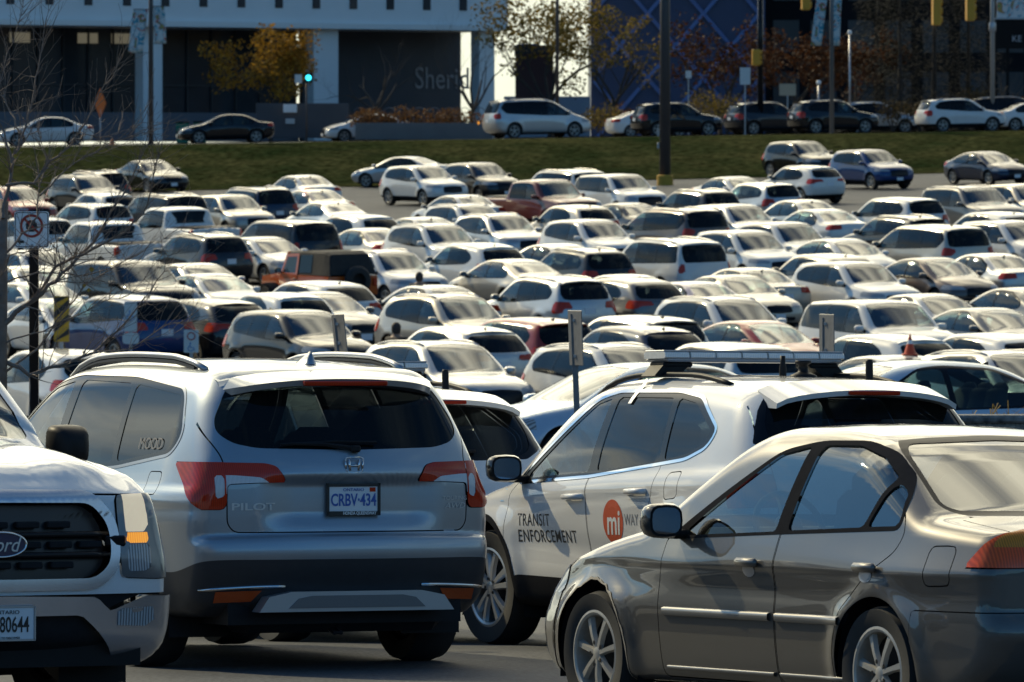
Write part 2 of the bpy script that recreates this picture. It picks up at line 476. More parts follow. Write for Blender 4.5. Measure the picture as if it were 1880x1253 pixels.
class Shell:
    def __init__(s, sp):
        s.sp = sp
        prof = fillet(sp['prof'], sp.get('fr', 0.10))
        s.prof = prof
        s.xr, s.xf = prof[:, 0].min(), prof[:, 0].max()
        s.H = prof[:, 1].max()
        g = 0.0125
        s.gx = np.arange(s.xr - 0.6, s.xf + 0.6, g); s.gz = np.arange(-0.2, s.H + 0.8, g)
        X, Z = np.meshgrid(s.gx, s.gz, indexing='ij')
        s.G = poly_sdf(np.stack([X.ravel(), Z.ravel()], 1), prof).reshape(X.shape)
        s.g = g
    def sdf(s, x, z):
        u = np.clip((x - s.gx[0]) / s.g, 0, len(s.gx) - 1.001); v = np.clip((z - s.gz[0]) / s.g, 0, len(s.gz) - 1.001)
        i = u.astype(int); j = v.astype(int); a = u - i; b = v - j
        G = s.G
        return (G[i, j] * (1 - a) * (1 - b) + G[i + 1, j] * a * (1 - b) + G[i, j + 1] * (1 - a) * b + G[i + 1, j + 1] * a * b)
    def width(s, x, z):
        sp = s.sp
        zb = np.interp(x, [p[0] for p in sp['belt']], [p[1] for p in sp['belt']])
        low = pchip([p[0] for p in sp['low']], [p[1] for p in sp['low']], z / zb)
        t = np.clip((z - zb) / (s.H - zb), -0.5, 1.2)
        wb, wr = sp['wb'], sp['wr']
        up = wb + (wr - wb) * (0.72 * t + 0.28 * t * np.abs(t))
        gf = sp.get('gh', (0.0, 0.0))           # how far the cabin narrows to the front and the rear
        up = up * (1 - gf[0] * sst(0.0, s.xf * 0.75, x) - gf[1] * sst(0.0, -s.xr, -x))
        w = smin(low, up, sp.get('sh', 0.05))
        pf, pr = sp.get('planf', (0.9, 2.4, 0.16)), sp.get('planr', (0.9, 2.4, 0.12))
        w = w * (1 - pf[2] * np.clip((x - (s.xf - pf[0])) / pf[0], 0, 1.3) ** pf[1]
                   - pr[2] * np.clip(((s.xr + pr[0]) - x) / pr[0], 0, 1.3) ** pr[1])
        if 'wmod' in sp: w = sp['wmod'](x, z, w)
        return w
    def F(s, P):
        x, y, z = P[:, 0], np.abs(P[:, 1]), P[:, 2]
        sp = s.sp
        hw = sp['wb']
        yy = y / hw
        bf, br = sp.get('bow', (0.14, 0.10)); pw = sp.get('bowp', 2.4)
        xm = x + bf * yy ** pw * sst(0.0, s.xf * 0.6, x) - br * yy ** pw * sst(0.0, -s.xr * 0.7, -x)
        zm = z + sp.get('crown', 0.05) * yy ** 2 * sst(0.6, 0.95, z)
        if 'pmod' in sp: xm, zm = sp['pmod'](x, y, z, xm, zm)
        a = s.sdf(xm, zm)
        b = y - s.width(x, z)
        k = sp.get('k', (0.10, 0.16))
        kk = k[0] + (k[1] - k[0]) * sst(0.9, s.H - 0.1, z)
        return smax(a, b, kk)
    def mesh(s, nx, nt, ncap):
        sp = s.sp
        zs = sp.get('spine', 0.60); c = sp.get('cap', 0.55)
        x0, x1 = s.xr + c, s.xf - c
        th = np.linspace(-np.pi / 2, np.pi / 2, nt)
        rows = []
        for ph in np.linspace(np.pi / 2, 0, ncap, endpoint=False): rows.append((x0, -math.sin(ph), math.cos(ph)))
        for x in np.linspace(x0, x1, nx): rows.append((x, 0.0, 1.0))
        for ph in np.linspace(0, np.pi / 2, ncap + 1)[1:]: rows.append((x1, math.sin(ph), math.cos(ph)))
        rows = np.array(rows); nr = len(rows)
        O = np.zeros((nr, nt, 3)); D = np.zeros((nr, nt, 3))
        O[:, :, 0] = rows[:, 0:1]; O[:, :, 2] = zs
        D[:, :, 0] = rows[:, 1:2]; D[:, :, 1] = rows[:, 2:3] * np.cos(th)[None]; D[:, :, 2] = rows[:, 2:3] * np.sin(th)[None]
        O = O.reshape(-1, 3); D = D.reshape(-1, 3)
        lo = np.zeros(len(O)); hi = np.full(len(O), np.nan)
        ts = np.linspace(0.05, 2.4, 44); prev = np.zeros(len(O)); done = np.zeros(len(O), bool)
        for t in ts:
            f = s.F(O + D * t)
            new = (f > 0) & ~done
            hi[new] = t; lo[new] = prev[new]; done |= new
            prev[:] = t
        hi[np.isnan(hi)] = 2.4
        for _ in range(18):
            mid = (lo + hi) / 2
            f = s.F(O + D * mid[:, None]) > 0
            hi = np.where(f, mid, hi); lo = np.where(f, lo, mid)
        P = O + D * ((lo + hi) / 2)[:, None]
        # full ring: right half mirrored
        P = P.reshape(nr, nt, 3)
        Q = P[:, 1:-1][:, ::-1].copy(); Q[:, :, 1] *= -1
        ring = np.concatenate([P, Q], 1)          # left side bottom -> top, then right side top -> bottom
        m = ring.shape[1]
        ring[:, 0, 1] = 0; ring[:, nt - 1, 1] = 0
        V = ring.reshape(-1, 3)
        i = np.arange(nr - 1)[:, None]; j = np.arange(m)[None]
        a = i * m + j; b = i * m + (j + 1) % m; c2 = (i + 1) * m + (j + 1) % m; d = (i + 1) * m + j
        T = np.concatenate([np.stack([a, d, b], -1).reshape(-1, 3), np.stack([b, d, c2], -1).reshape(-1, 3)])
        T = T[:, ::-1].copy()
        ar = np.linalg.norm(np.cross(V[T[:, 1]] - V[T[:, 0]], V[T[:, 2]] - V[T[:, 0]]), axis=1)
        T = T[ar > 1e-9]
        e = 0.006
        N = np.stack([s.F(V + np.array(o)) - s.F(V - np.array(o)) for o in ((e, 0, 0), (0, e, 0), (0, 0, e))], 1)
        N[:, 1][np.abs(V[:, 1]) < 1e-6] = 0
        N /= np.maximum(np.linalg.norm(N, axis=1), 1e-9)[:, None]
        # make sure triangles face outward
        fn = np.cross(V[T[:, 1]] - V[T[:, 0]], V[T[:, 2]] - V[T[:, 0]])
        if (fn * N[T[:, 0]]).sum() < 0: T = T[:, ::-1].copy()
        return V, N, T

class Cutter:
    """splits a triangle shell along the zero line of scalar fields"""
    def __init__(s, V, N, T):
        s.V, s.N, s.T = V, N, T
        s.bvh = BVHTree.FromPolygons(V.tolist(), T.tolist(), all_triangles=True)
        s.pieces = {}
    def split(s, field, T=None):
        """returns (inside, outside) triangles of T (default: what is left of the body)"""
        T = s.T if T is None else T
        f = field(s.V); f = np.where(np.abs(f) < 1e-7, 1e-7, f)
        sg = (f < 0)[T]
        c = sg.sum(1)
        ins, out, mix = T[c == 3], T[c == 0], T[(c == 1) | (c == 2)]
        if len(mix) == 0: return ins, out
        sgm = (f < 0)[mix]; cm = sgm.sum(1)
        # rotate so that vertex 0 is the odd one out
        odd = np.where(cm[:, None] == 1, sgm, ~sgm)
        k = odd.argmax(1)
        r = np.arange(len(mix))
        a, b, d = mix[r, k], mix[r, (k + 1) % 3], mix[r, (k + 2) % 3]
        def cross(p, q):
            lo, hi = np.minimum(p, q), np.maximum(p, q)
            key = lo.astype(np.int64) * 10_000_019 + hi
            u, first, inv = np.unique(key, return_index=True, return_inverse=True)
            return lo, hi, u, first, inv
        p = np.concatenate([a, a]); q = np.concatenate([b, d])
        lo, hi, u, first, inv = cross(p, q)
        l, h = lo[first], hi[first]
        t = (f[l] / (f[l] - f[h]))[:, None]
        nv = s.V[l] + (s.V[h] - s.V[l]) * t
        nn = s.N[l] + (s.N[h] - s.N[l]) * t
        nn /= np.maximum(np.linalg.norm(nn, axis=1), 1e-9)[:, None]
        base = len(s.V)
        s.V = np.concatenate([s.V, nv]); s.N = np.concatenate([s.N, nn])
        e1 = base + inv[:len(a)]; e2 = base + inv[len(a):]
        tip = np.stack([a, e1, e2], 1)
        q1 = np.stack([e1, b, d], 1); q2 = np.stack([e1, d, e2], 1)
        one_in = cm == 1
        ins = np.concatenate([ins, tip[one_in], q1[~one_in], q2[~one_in]])
        out = np.concatenate([out, tip[~one_in], q1[one_in], q2[one_in]])
        return ins, out
    def cut(s, name, field, gap=0.0):
        """take the inside of a field off the body; with a gap a thin strip round it is dropped as a shut line"""
        ins, out = s.split(field)
        if gap:
            ins, _ = s.split(lambda V: field(V) + gap, ins)
            _, out = s.split(lambda V: field(V) - gap, out)
        s.T = out
        s.pieces.setdefault(name, []).append(ins)
        return ins
    def take(s, T, field):
        """split off part of an already cut piece"""
        return s.split(field, T)
    def build(s, name, T, mats, parent, off=0.0, color=None, flat=False):
        if isinstance(T, list): T = np.concatenate(T)
        if len(T) == 0: return None
        u, inv = np.unique(T, return_inverse=True)
        V = s.V[u] + s.N[u] * off
        o = mk(name, V, inv.reshape(-1, 3), mats, parent, s.N[u])
        if color: o.color = color
        return o
    def side(s, sign=1):
        def conform(co, sg=sign, off=0.003):
            h = s.bvh.ray_cast(Vector((co.x, 3 * sg, co.z)), Vector((0, -sg, 0)))
            return Vector((co.x, h[0].y + off * sg, co.z)) if h[0] else co
        return conform
    def back(s, off=0.004):
        def conform(co):
            h = s.bvh.ray_cast(Vector((-6, co.y, co.z)), Vector((1, 0, 0)))
            return Vector((h[0].x - off, co.y, co.z)) if h[0] else co
        return conform
    def nose(s, off=0.004):
        def conform(co):
            h = s.bvh.ray_cast(Vector((6, co.y, co.z)), Vector((-1, 0, 0)))
            return Vector((h[0].x + off, co.y, co.z)) if h[0] else co
        return conform
    def hit(s, o, d):
        h = s.bvh.ray_cast(Vector(o), Vector(d)); return h[0]

BIG = 9.0
def f_side(poly, sign=1, r=0.05, raw=False):
    P = np.asarray(poly, float) if raw else fillet(poly, r)
    def f(V):
        d = poly_sdf(V[:, [0, 2]], P)
        return np.where(V[:, 1] * sign > 0.02, d, BIG)
    return f
def f_yz(poly, xmask, r=0.05, sym=True):
    """polygon in (|y|, z) or (y, z), kept only where xmask(x) holds"""
    P = fillet(poly, r)
    def f(V):
        y = np.abs(V[:, 1]) if sym else V[:, 1]
        d = poly_sdf(np.stack([y, V[:, 2]], 1), P)
        return np.where(xmask(V[:, 0]), d, BIG)
    return f
def f_circ(cx, cz, rad, ymin=0.45, sign=0):
    def f(V):
        d = np.hypot(V[:, 0] - cx, V[:, 2] - cz) - rad
        ok = np.abs(V[:, 1]) > ymin if sign == 0 else V[:, 1] * sign > ymin
        return np.where(ok, d, BIG)
    return f
def f_max(*fs): return lambda V: np.maximum.reduce([f(V) for f in fs])
def f_min(*fs): return lambda V: np.minimum.reduce([f(V) for f in fs])
def f_grow(f, g): return lambda V: f(V) - g
def f_sign(sign, y0=0.0): return lambda V: y0 - V[:, 1] * sign
def f_axis(axis, v, sign=1): return lambda V: sign * (V[:, axis] - v)      # inside: coordinate < v (sign 1)

# ------------------------------------------------------------------ wheels
def wheel_parts(rad, rim_r, width, spokes=5, seg=36, style='five', steel=None):
    """tyre and rim meshes, axis along +y (outer face at +y), centred on the hub"""
    w = width / 2
    t = MB()
    t.lathe([(rim_r * 0.97, w * 0.80), (rim_r + 0.012, w * 0.92), (rad * 0.86 + rim_r * 0.14, w * 1.0), (rad * 0.965, w * 0.86),
             (rad, w * 0.55), (rad, -w * 0.55), (rad * 0.965, -w * 0.86), (rad * 0.86 + rim_r * 0.14, -w), (rim_r + 0.012, -w * 0.92),
             (rim_r * 0.97, -w * 0.8)], seg)
    r = MB()
    r.lathe([(rim_r + 0.012, w * 0.90), (rim_r * 0.985, w * 0.93), (rim_r * 0.93, w * 0.86), (rim_r * 0.90, w * 0.4), (rim_r * 0.88, -w * 0.7)], seg)
    r.mi = 1
    r.lathe([(rim_r * 0.89, -w * 0.1), (0.001, -w * 0.1)], seg)            # dark well with the brake behind
    r.lathe([(rim_r * 0.62, w * 0.05), (0.001, w * 0.05)], seg)
    r.mi = 0
    face = w * 0.80
    r.lathe([(rim_r * 0.17, face * 0.72), (rim_r * 0.155, face), (rim_r * 0.10, face * 1.04), (0.001, face * 1.05)], 16)
    for k in range(spokes):
        a = 2 * math.pi * (k + 0.25) / spokes
        if style == 'double': offs = (-0.16, 0.16)
        else: offs = (0.0,)
        for of in offs:
            wi = rim_r * (0.115 if style == 'double' else (0.17 if spokes <= 5 else 0.105))
            r0, r1 = rim_r * 0.12, rim_r * 0.955
            ca, sa = math.cos(a), math.sin(a)
            V = []
            for rr, ww, ff in ((r0, wi * 0.8, face * 1.0), (rim_r * 0.5, wi * 0.78, face * 1.03), (r1, wi * 1.1, face * 0.93)):
                sh = of * rim_r * (rr / rim_r) * 1.5
                for q, dy in ((-1, -0.022), (-0.62, 0), (0.62, 0), (1, -0.022)):
                    x, z = rr, q * ww + sh
                    V.append((x * ca - z * sa, ff + dy, x * sa + z * ca))
            F = []
            for i in range(2):
                for j in range(3):
                    F.append((i * 4 + j, i * 4 + j + 1, (i + 1) * 4 + j + 1, (i + 1) * 4 + j))
            r.add(V, F)
    if seg >= 30:
        r.mi = 1
        for k in range(5):
            a = 2 * math.pi * k / 5
            r.lathe([(0.011, face * 1.045), (0.001, face * 1.05)], 8, origin=(0.055 * math.cos(a), 0, 0.055 * math.sin(a)))
    return t, r
def add_wheels(root, sp, seg=36, mesh_pair=None, rim_mat='alloy', one_mesh=False):
    hb = sp['wb_len'] / 2
    rad, rim_r, wd = sp['tyre']
    pair = mesh_pair
    k = 0
    for sx in (1, -1):
        for sy in (1, -1):
            steer = Matrix.Rotation(sp.get('steer', 0.0) if sx > 0 else 0.0, 4, 'Z')
            mat = Matrix.Translation((sx * hb, sy * (sp['track'] / 2), rad)) @ steer @ (Matrix.Identity(4) if sy > 0 else Matrix.Rotation(math.pi, 4, 'Z'))
            if pair is None:
                t, r = wheel_parts(rad, rim_r, wd, sp.get('spokes', 5), seg, sp.get('wstyle', 'five'))
                if one_mesh:
                    b = len(t.V); t.V += r.V; t.F += [[b + i for i in f] for f in r.F]; t.I += [1 + i for i in r.I]
                    o = t.build('wheel', [M['tyre'], M[rim_mat], M['black']], root, True); pair = (o.data, None)
                else:
                    o = t.build('wheel', M['tyre'], root, True)
                    q = r.build('rim', [M[rim_mat], M['black']], o, True); pair = (o.data, q.data)
                for d in pair:
                    if d: d.set_sharp_from_angle(angle=R(35))
            else:
                o = bpy.data.objects.new('wheel', pair[0]); COL.objects.link(o); o.parent = root
                if pair[1]:
                    q = bpy.data.objects.new('rim', pair[1]); COL.objects.link(q); q.parent = o
            o.matrix_local = mat
    return pair
def arches(c, sp, rgrow=0.055):
    """open the wheel arches and return a dark wheel-house liner"""
    hb = sp['wb_len'] / 2; rad = sp['tyre'][0]
    lins = []
    for sx in (1, -1):
        c.cut('_drop', f_circ(sx * hb, rad, rad + rgrow, 0.40))
    for sx in (1, -1):
        for sy in (1, -1):
            lin = MB(); lins.append(lin)
            n = 18; V = []; F = []
            y0, y1 = sp['track'] / 2 + 0.115, sp['track'] / 2 - 0.30
            for i in range(n + 1):
                a = math.pi * i / n
                x, z = sx * hb + math.cos(a) * (rad + rgrow + 0.03), rad + math.sin(a) * (rad + rgrow + 0.03)
                if i in (0, n): z = 0.18
                V += [(x, sy * (y0 - 0.05), z), (x, sy * y1, z)]
            for i in range(n): F.append((2 * i, 2 * i + 1, 2 * i + 3, 2 * i + 2))
            V.append((sx * hb, sy * y1, rad)); cidx = len(V) - 1
            for i in range(n): F.append((2 * i + 1, cidx, 2 * i + 3))
            lin.add(V, F)
    return lins
def build_liners(lins, root):
    for l in lins: l.build('wheel_liner', M['black'], root)
def merge_mb(ms):
    o = MB()
    for m in ms: o.add(m.V, m.F)
    return o
def seats_mb(rows, wid, zseat=0.50, dash=None, wheel=None):
    b = MB()
    for x, zt in rows:
        n = 2 if (x, zt) == rows[0] else 3
        ys = (-wid * 0.46, wid * 0.46) if n == 2 else (-wid * 0.58, 0, wid * 0.58)
        hw = wid * 0.30 if n == 2 else wid * 0.27
        for y in ys:
            b.box((x + 0.24, y, zseat), (0.26, hw, 0.08), bev=0.05)
            m = Matrix.Translation((x, y, zseat + 0.30)) @ Matrix.Rotation(R(-14), 4, 'Y')
            b.box((0, 0, 0), (0.07, hw, (zt - zseat) * 0.5), m, 0.05)
            m = Matrix.Translation((x - 0.10, y, zt - 0.02)) @ Matrix.Rotation(R(-10), 4, 'Y')
            b.box((0, 0, 0), (0.045, 0.13, 0.085), m, 0.04)
    if dash:
        x, z = dash
        b.box((x, 0, z - 0.10), (0.22, wid * 0.98, 0.10), bev=0.06)
    if wheel:
        x, y, z = wheel
        mt = Matrix.Translation((x, y, z)) @ Matrix.Rotation(R(-65), 4, 'Y')
        pts = [mt @ Vector((0.185 * math.cos(t), 0.185 * math.sin(t), 0)) for t in np.linspace(0, 2 * math.pi, 21)]
        b.tube(pts, 0.016, 6, cap=False)
        b.box((0, 0, 0), (0.17, 0.025, 0.015), mt); b.box((0, 0, 0), (0.06, 0.07, 0.03), mt, 0.02)
    return b
def mirror_mb(side, x, y, z, w=0.10, h=0.075, L=0.22, q=0.62):
    """door mirror: housing, foot and glass (mat 0 shell, 1 black, 2 glass)"""
    b = MB(); s = side
    n = 16; V = []; F = []
    prof = [(-0.055, 0.90), (-0.03, 1.0), (0.03, 0.93), (0.075, 0.72), (0.10, 0.35)]
    yc = y + s * (0.05 + L / 2)
    for dx, k in prof:
        for i in range(n):
            a = 2 * math.pi * i / n
            cy, cz = math.cos(a), math.sin(a)
            ey = abs(cy) ** q * (1 if cy > 0 else -1); ez = abs(cz) ** q * (1 if cz > 0 else -1)
            V.append((x + dx * (w / 0.1), yc + ey * L / 2 * k, z + h + ez * h * k))
    for i in range(len(prof) - 1):
        for k in range(n):
            F.append((i * n + k, i * n + (k + 1) % n, (i + 1) * n + (k + 1) % n, (i + 1) * n + k))
    F.append([(len(prof) - 1) * n + k for k in range(n)])
    b.add(V, F, 0)
    b.add([V[k] for k in range(n)], [list(range(n))[::-1]], 1)
    b.add([(x - 0.0565 * (w / 0.1), yc + (v[1] - yc) * 0.86, z + h + (v[2] - z - h) * 0.84) for v in V[:n]], [list(range(n))[::-1]], 2)
    b.box((x + 0.03, y + s * 0.04, z + 0.02), (0.05, 0.07, 0.022), bev=0.015, mi=1)
    return b
def align_car(root, X, Y, ang, lift=0.0, wb=2.7, tr=1.6):
    """stand a car on the terrain, nose along the heading"""
    f = Vector((math.cos(ang), math.sin(ang), 0)); l = Vector((-f.y, f.x, 0))
    def g(p): return float(zg(p.x, p.y))
    c = Vector((X, Y, 0))
    zf, zr = g(c + f * wb / 2), g(c - f * wb / 2)
    zl, zr_ = g(c + l * tr / 2), g(c - l * tr / 2)
    fx = Vector((f.x * wb, f.y * wb, zf - zr)).normalized()
    ly = Vector((l.x * tr, l.y * tr, zl - zr_)).normalized()
    up = fx.cross(ly).normalized(); ly = up.cross(fx)
    m = Matrix((fx, ly, up)).transposed().to_4x4()
    m.translation = Vector((X, Y, (zf + zr) / 2 + lift))
    root.matrix_world = m
    root.location = m.translation; root.rotation_euler = m.to_euler()
# ------------------------------------------------------------------ silver three-row SUV seen from behind
def build_big_suv():
    root = empty('parked_suv')
    tag(root, 'silver three-row SUV seen from behind, Ontario plate CRBV 434, red and clear tail lights', 'car')
    col = (0.35, 0.385, 0.415, 0.70)
    def pmod(x, y, z, xm, zm):
        # recess round the licence plate and a ledge on the bumper
        rec = 0.045 * sst(0.60, 0.34, y) * sst(0.78, 0.90, z) * sst(1.115, 1.035, z) * (x < -1.5)
        return xm - rec, zm
    def wmod(x, z, w):
        for cx in (-1.41, 1.41):
            d = np.hypot(x - cx, z - 0.38)
            w = w + 0.022 * np.exp(-((d - 0.47) / 0.10) ** 2)
        w = w + 0.012 * sst(0.90, 0.96, z) * sst(1.06, 0.99, z)
        return w
    sp = dict(
        prof=[(-2.25, 0.30, .03), (-2.40, 0.38, .05), (-2.475, 0.56, .05), (-2.50, 0.68, .04), (-2.48, 0.755, .03), (-2.435, 0.775, .02),
              (-2.445, 0.95, .10), (-2.44, 1.12, .06), (-2.39, 1.23, .08), (-2.16, 1.61, .08), (-2.03, 1.715, .10),
              (-1.2, 1.765, .5), (-0.4, 1.775, .5), (0.32, 1.72, .30), (1.22, 1.14, .10), (1.75, 1.07, .3), (2.28, 0.98, .16),
              (2.43, 0.86, .08), (2.50, 0.62, .08), (2.46, 0.40, .06), (2.28, 0.26, .05)],
        belt=[(-2.5, 1.16), (-1.4, 1.13), (0, 1.09), (1.2, 1.06), (2.4, 0.93)],
        low=[(0.15, 0.80), (0.27, 0.90), (0.40, 0.955), (0.62, 0.975), (0.82, 0.985), (0.93, 0.975), (1.0, 0.955), (1.15, 0.945), (1.7, 0.94)],
        wb=0.955, wr=0.69, sh=0.05, gh=(0.06, 0.06), planf=(0.9, 2.4, 0.16), planr=(0.75, 2.0, 0.15),
        bow=(0.20, 0.20), crown=0.055, k=(0.07, 0.14), spine=0.66, cap=0.55, pmod=pmod, wmod=wmod,
        wb_len=2.82, track=1.68, tyre=(0.378, 0.262, 0.245), spokes=5, wstyle='double')
    S = Shell(sp)
    c = Cutter(*S.mesh(150, 170, 80))
    rear = lambda x: x < -1.9
    front = lambda x: x > 0
    lin = arches(c, sp)
    # rear glass with black border, high brake light comes from the spoiler
    rg = [(0.0, 1.243), (0.55, 1.255), (0.68, 1.285), (0.745, 1.345), (0.735, 1.42), (0.645, 1.58), (0.57, 1.65), (0.0, 1.69)]
    fr = f_yz(rg + [(-0.2, 1.69), (-0.2, 1.243)], rear, 0.05)
    c.cut('rear_glass', fr)
    # side glass
    W1 = [(1.00, 1.115), (0.28, 1.595), (-0.04, 1.64), (-0.08, 1.135)]
    W2 = [(-0.20, 1.14), (-0.16, 1.645), (-0.93, 1.625), (-1.02, 1.165)]
    W3 = [(-1.09, 1.17), (-1.00, 1.62), (-1.72, 1.555), (-1.86, 1.33), (-1.80, 1.245)]
    outl = [(1.06, 1.095), (0.30, 1.62), (-0.05, 1.672), (-0.95, 1.66), (-1.75, 1.585), (-1.915, 1.33), (-1.84, 1.225), (-1.1, 1.145), (0, 1.115)]
    for sg in (1, -1):
        for i, w in enumerate((W1, W2, W3)):
            c.cut('win%d%d' % (i, sg), f_side(w, sg, 0.045))
        c.cut('trim%d' % sg, f_side(outl, sg, 0.10))
        c.cut('brightline%d' % sg, f_grow(f_side(outl, sg, 0.10), 0.018))
    ws = [(0, 1.15), (0.68, 1.13), (0.60, 1.62), (0.52, 1.66), (0, 1.68), (-0.2, 1.68), (-0.2, 1.15)]
    c.cut('windshield', f_yz(ws, lambda x: x > 0.25, 0.06))
    # tail lamps: outer on the body, inner on the tailgate
    lamp = [(0.40, 1.065), (0.46, 1.155), (0.52, 1.170), (1.2, 1.185), (1.2, 0.91), (0.76, 0.91), (0.74, 0.94), (0.735, 1.052), (0.60, 1.058)]
    xlim = lambda V: V[:, 0] - (-1.96 - 1.25 * (1.16 - V[:, 2]))
    fl = f_max(f_yz(lamp, rear, 0.02), xlim)
    Tl = c.cut('lamp', fl, 0.002)
    # tailgate shut line
    gate = [(0, 0.782), (0.70, 0.782), (0.738, 0.83), (0.745, 1.20), (0.80, 1.34), (0.80, 1.50), (0.74, 1.74), (0, 1.79), (-0.2, 1.79), (-0.2, 0.782)]
    Tg = c.cut('gate', f_yz(gate, lambda x: x < -2.02, 0.04), 0.0035)
    # doors
    D1 = [(1.12, 0.42), (1.13, 1.05), (1.0, 1.13), (0.7, 1.25), (-0.12, 1.30), (-0.14, 0.42)]
    D2 = [(-0.15, 0.42), (-0.13, 1.30), (-1.0, 1.30), (-1.06, 1.12), (-0.97, 0.95), (-0.90, 0.75), (-0.92, 0.42)]
    for sg in (1, -1):
        c.cut('fdoor%d' % sg, f_side(D1, sg, 0.04), 0.003)
        c.cut('rdoor%d' % sg, f_side(D2, sg, 0.05), 0.003)
    fd = [(-1.62, 0.99), (-1.62, 1.12), (-1.80, 1.12), (-1.80, 0.99)]
    c.cut('fuel', f_side(fd, 1, 0.03), 0.003)
    # black lower bumper and sills
    low = lambda V: V[:, 2] - (0.555 + 0.075 * sst(-2.0, -2.4, V[:, 0]) - 0.14 * sst(-1.9, -1.2, V[:, 0]) )
    Tc = c.cut('cladding', low)
    body = c.build('body', c.T, [M['paint']], root, 0, col)
    c.build('bumper_cladding', c.pieces['cladding'], M['bumperclad'], root)
    gate_o = c.build('tailgate', Tg, [M['paint']], root, 0, col)
    c.build('rear_window', c.pieces['rear_glass'], M['privacy'], root, -0.004)
    for sg in (1, -1):
        d1 = c.build('door', c.pieces['fdoor%d' % sg], [M['paint']], root, 0, col)
        d2 = c.build('door', c.pieces['rdoor%d' % sg], [M['paint']], root, 0, col)
        c.build('side_window', c.pieces['win0%d' % sg], M['sideglass'], root, -0.004)
        c.build('side_window', c.pieces['win1%d' % sg], M['privacy'], root, -0.004)
        c.build('side_window', c.pieces['win2%d' % sg], M['privacy'], root, -0.004)
        c.build('window_frame', c.pieces['trim%d' % sg], M['gloss'], root)
        c.build('window_trim', c.pieces['brightline%d' % sg], M['satin'], root, 0.003)
        for d, hx, hz in ((d1, 0.10, 1.00), (d2, -0.82, 1.03)):
            h = MB(); yy = S.width(np.array([hx]), np.array([hz]))[0]
            h.box((hx, sg * (yy + 0.022), hz), (0.10, 0.016, 0.017), bev=0.012)
            h.build('handle', M['chrome'], d, True)
    c.build('windshield', c.pieces['windshield'], M['glass'], root, -0.004)
    c.build('fuel_door', c.pieces['fuel'], [M['paint']], root, 0, col)
    # tail lamp halves: red, with clear reversing section
    for sg in (1, -1):
        T, _ = c.take(Tl, f_sign(sg))
        outer, inner = c.take(T, lambda V: 0.742 - np.abs(V[:, 1]))
        clr, inner_r = c.take(inner, f_yz([(0.50, 1.06), (0.55, 1.090), (0.70, 1.102), (0.9, 1.102), (0.9, 1.0), (0.50, 1.0)], rear, 0.01))
        bulb, outer_r = c.take(outer, f_yz([(0.752, 0.985), (0.752, 1.10), (0.785, 1.105), (0.80, 1.09), (0.80, 0.97)], rear, 0.015))
        ta = c.build('tail_light', outer_r, M['tail'], root, 0.012)
        c.build('lens', bulb, M['clear'], ta, 0.010)
        tb = c.build('tail_light', inner_r, M['tail'], root, 0.009)
        c.build('lens', clr, M['clear'], tb, 0.010)
    # plate, frame and badges on the tailgate
    bk = c.back(0.002)
    px = bk(Vector((0, 0, 0.966))).x - 0.012
    p = MB(); p.box((px, 0, 0.966), (0.006, 0.152, 0.076), bev=0.004)
    po = p.build('license_plate', M['plate'], root)
    f = MB()
    for a, b_ in (((0, 0.079), (0.165, 0.0085)), ((0, -0.081), (0.165, 0.0125)), ((0.158, 0), (0.0075, 0.09)), ((-0.158, 0), (0.0075, 0.09))):
        f.box((px - 0.006, a[0], 0.966 + a[1]), (0.006, b_[0], b_[1]))
    f.build('plate_frame', M['ink'], po)
    xx = px - 0.008
    text_obj('plate_lettering', 'CRBV\u00b7434', 0.098, M['plateblue'], po, face_rear(xx, 0, 0.958), sx=0.68, bold=0.0016)
    text_obj('plate_lettering', 'ONTARIO', 0.024, M['plateblue'], po, face_rear(xx, 0.0, 1.018), sx=1.2)
    text_obj('plate_lettering', 'HONDA QUEENSWAY', 0.026, M['white'], po, face_rear(px - 0.014, -0.035, 0.8855), sx=0.78, bold=0.0006)
    st = MB(); st.box((xx, -0.118, 1.019), (0.001, 0.018, 0.012)); st.build('plate_sticker', M['tail'], po)
    # emblem: rounded frame with an H
    ex = bk(Vector((0, 0, 1.158))).x - 0.006
    e = MB()
    def strip(pts, w, x):
        for i in range(len(pts) - 1):
            a, b_ = Vector((x, *pts[i])), Vector((x, *pts[i + 1]))
            e.tube([a, b_], w, 6)
    fr_ = fillet([(0.056, 0.044), (0.048, -0.044), (-0.048, -0.044), (-0.056, 0.044)], 0.022)
    strip([(a, 1.158 + b_) for a, b_ in fr_] + [(fr_[0][0], 1.158 + fr_[0][1])], 0.0058, ex)
    strip([(0.032, 1.189), (0.026, 1.127)], 0.008, ex); strip([(-0.032, 1.189), (-0.026, 1.127)], 0.008, ex)
    strip([(0.027, 1.155), (-0.027, 1.155)], 0.006, ex)
    e.build('emblem', M['chrome'], gate_o, True)
    bkx = c.back(0.006)
    text_obj('badge', 'PILOT', 0.058, M['silver'], gate_o, face_rear(-2.6, 0.595, 0.925), sx=1.62, bold=.0012, conform=bkx, extrude=0.003)
    text_obj('badge', 'TOURING', 0.034, M['silver'], gate_o, face_rear(-2.6, -0.655, 0.965), sx=1.15, conform=bkx, extrude=0.002)
    text_obj('badge', 'AWD', 0.044, M['silver'], gate_o, face_rear(-2.6, -0.655, 0.922), sx=1.35, conform=bkx, extrude=0.002, shear=0.25)
    # chrome strips, reflectors and skid plate on the lower bumper
    sk = MB()
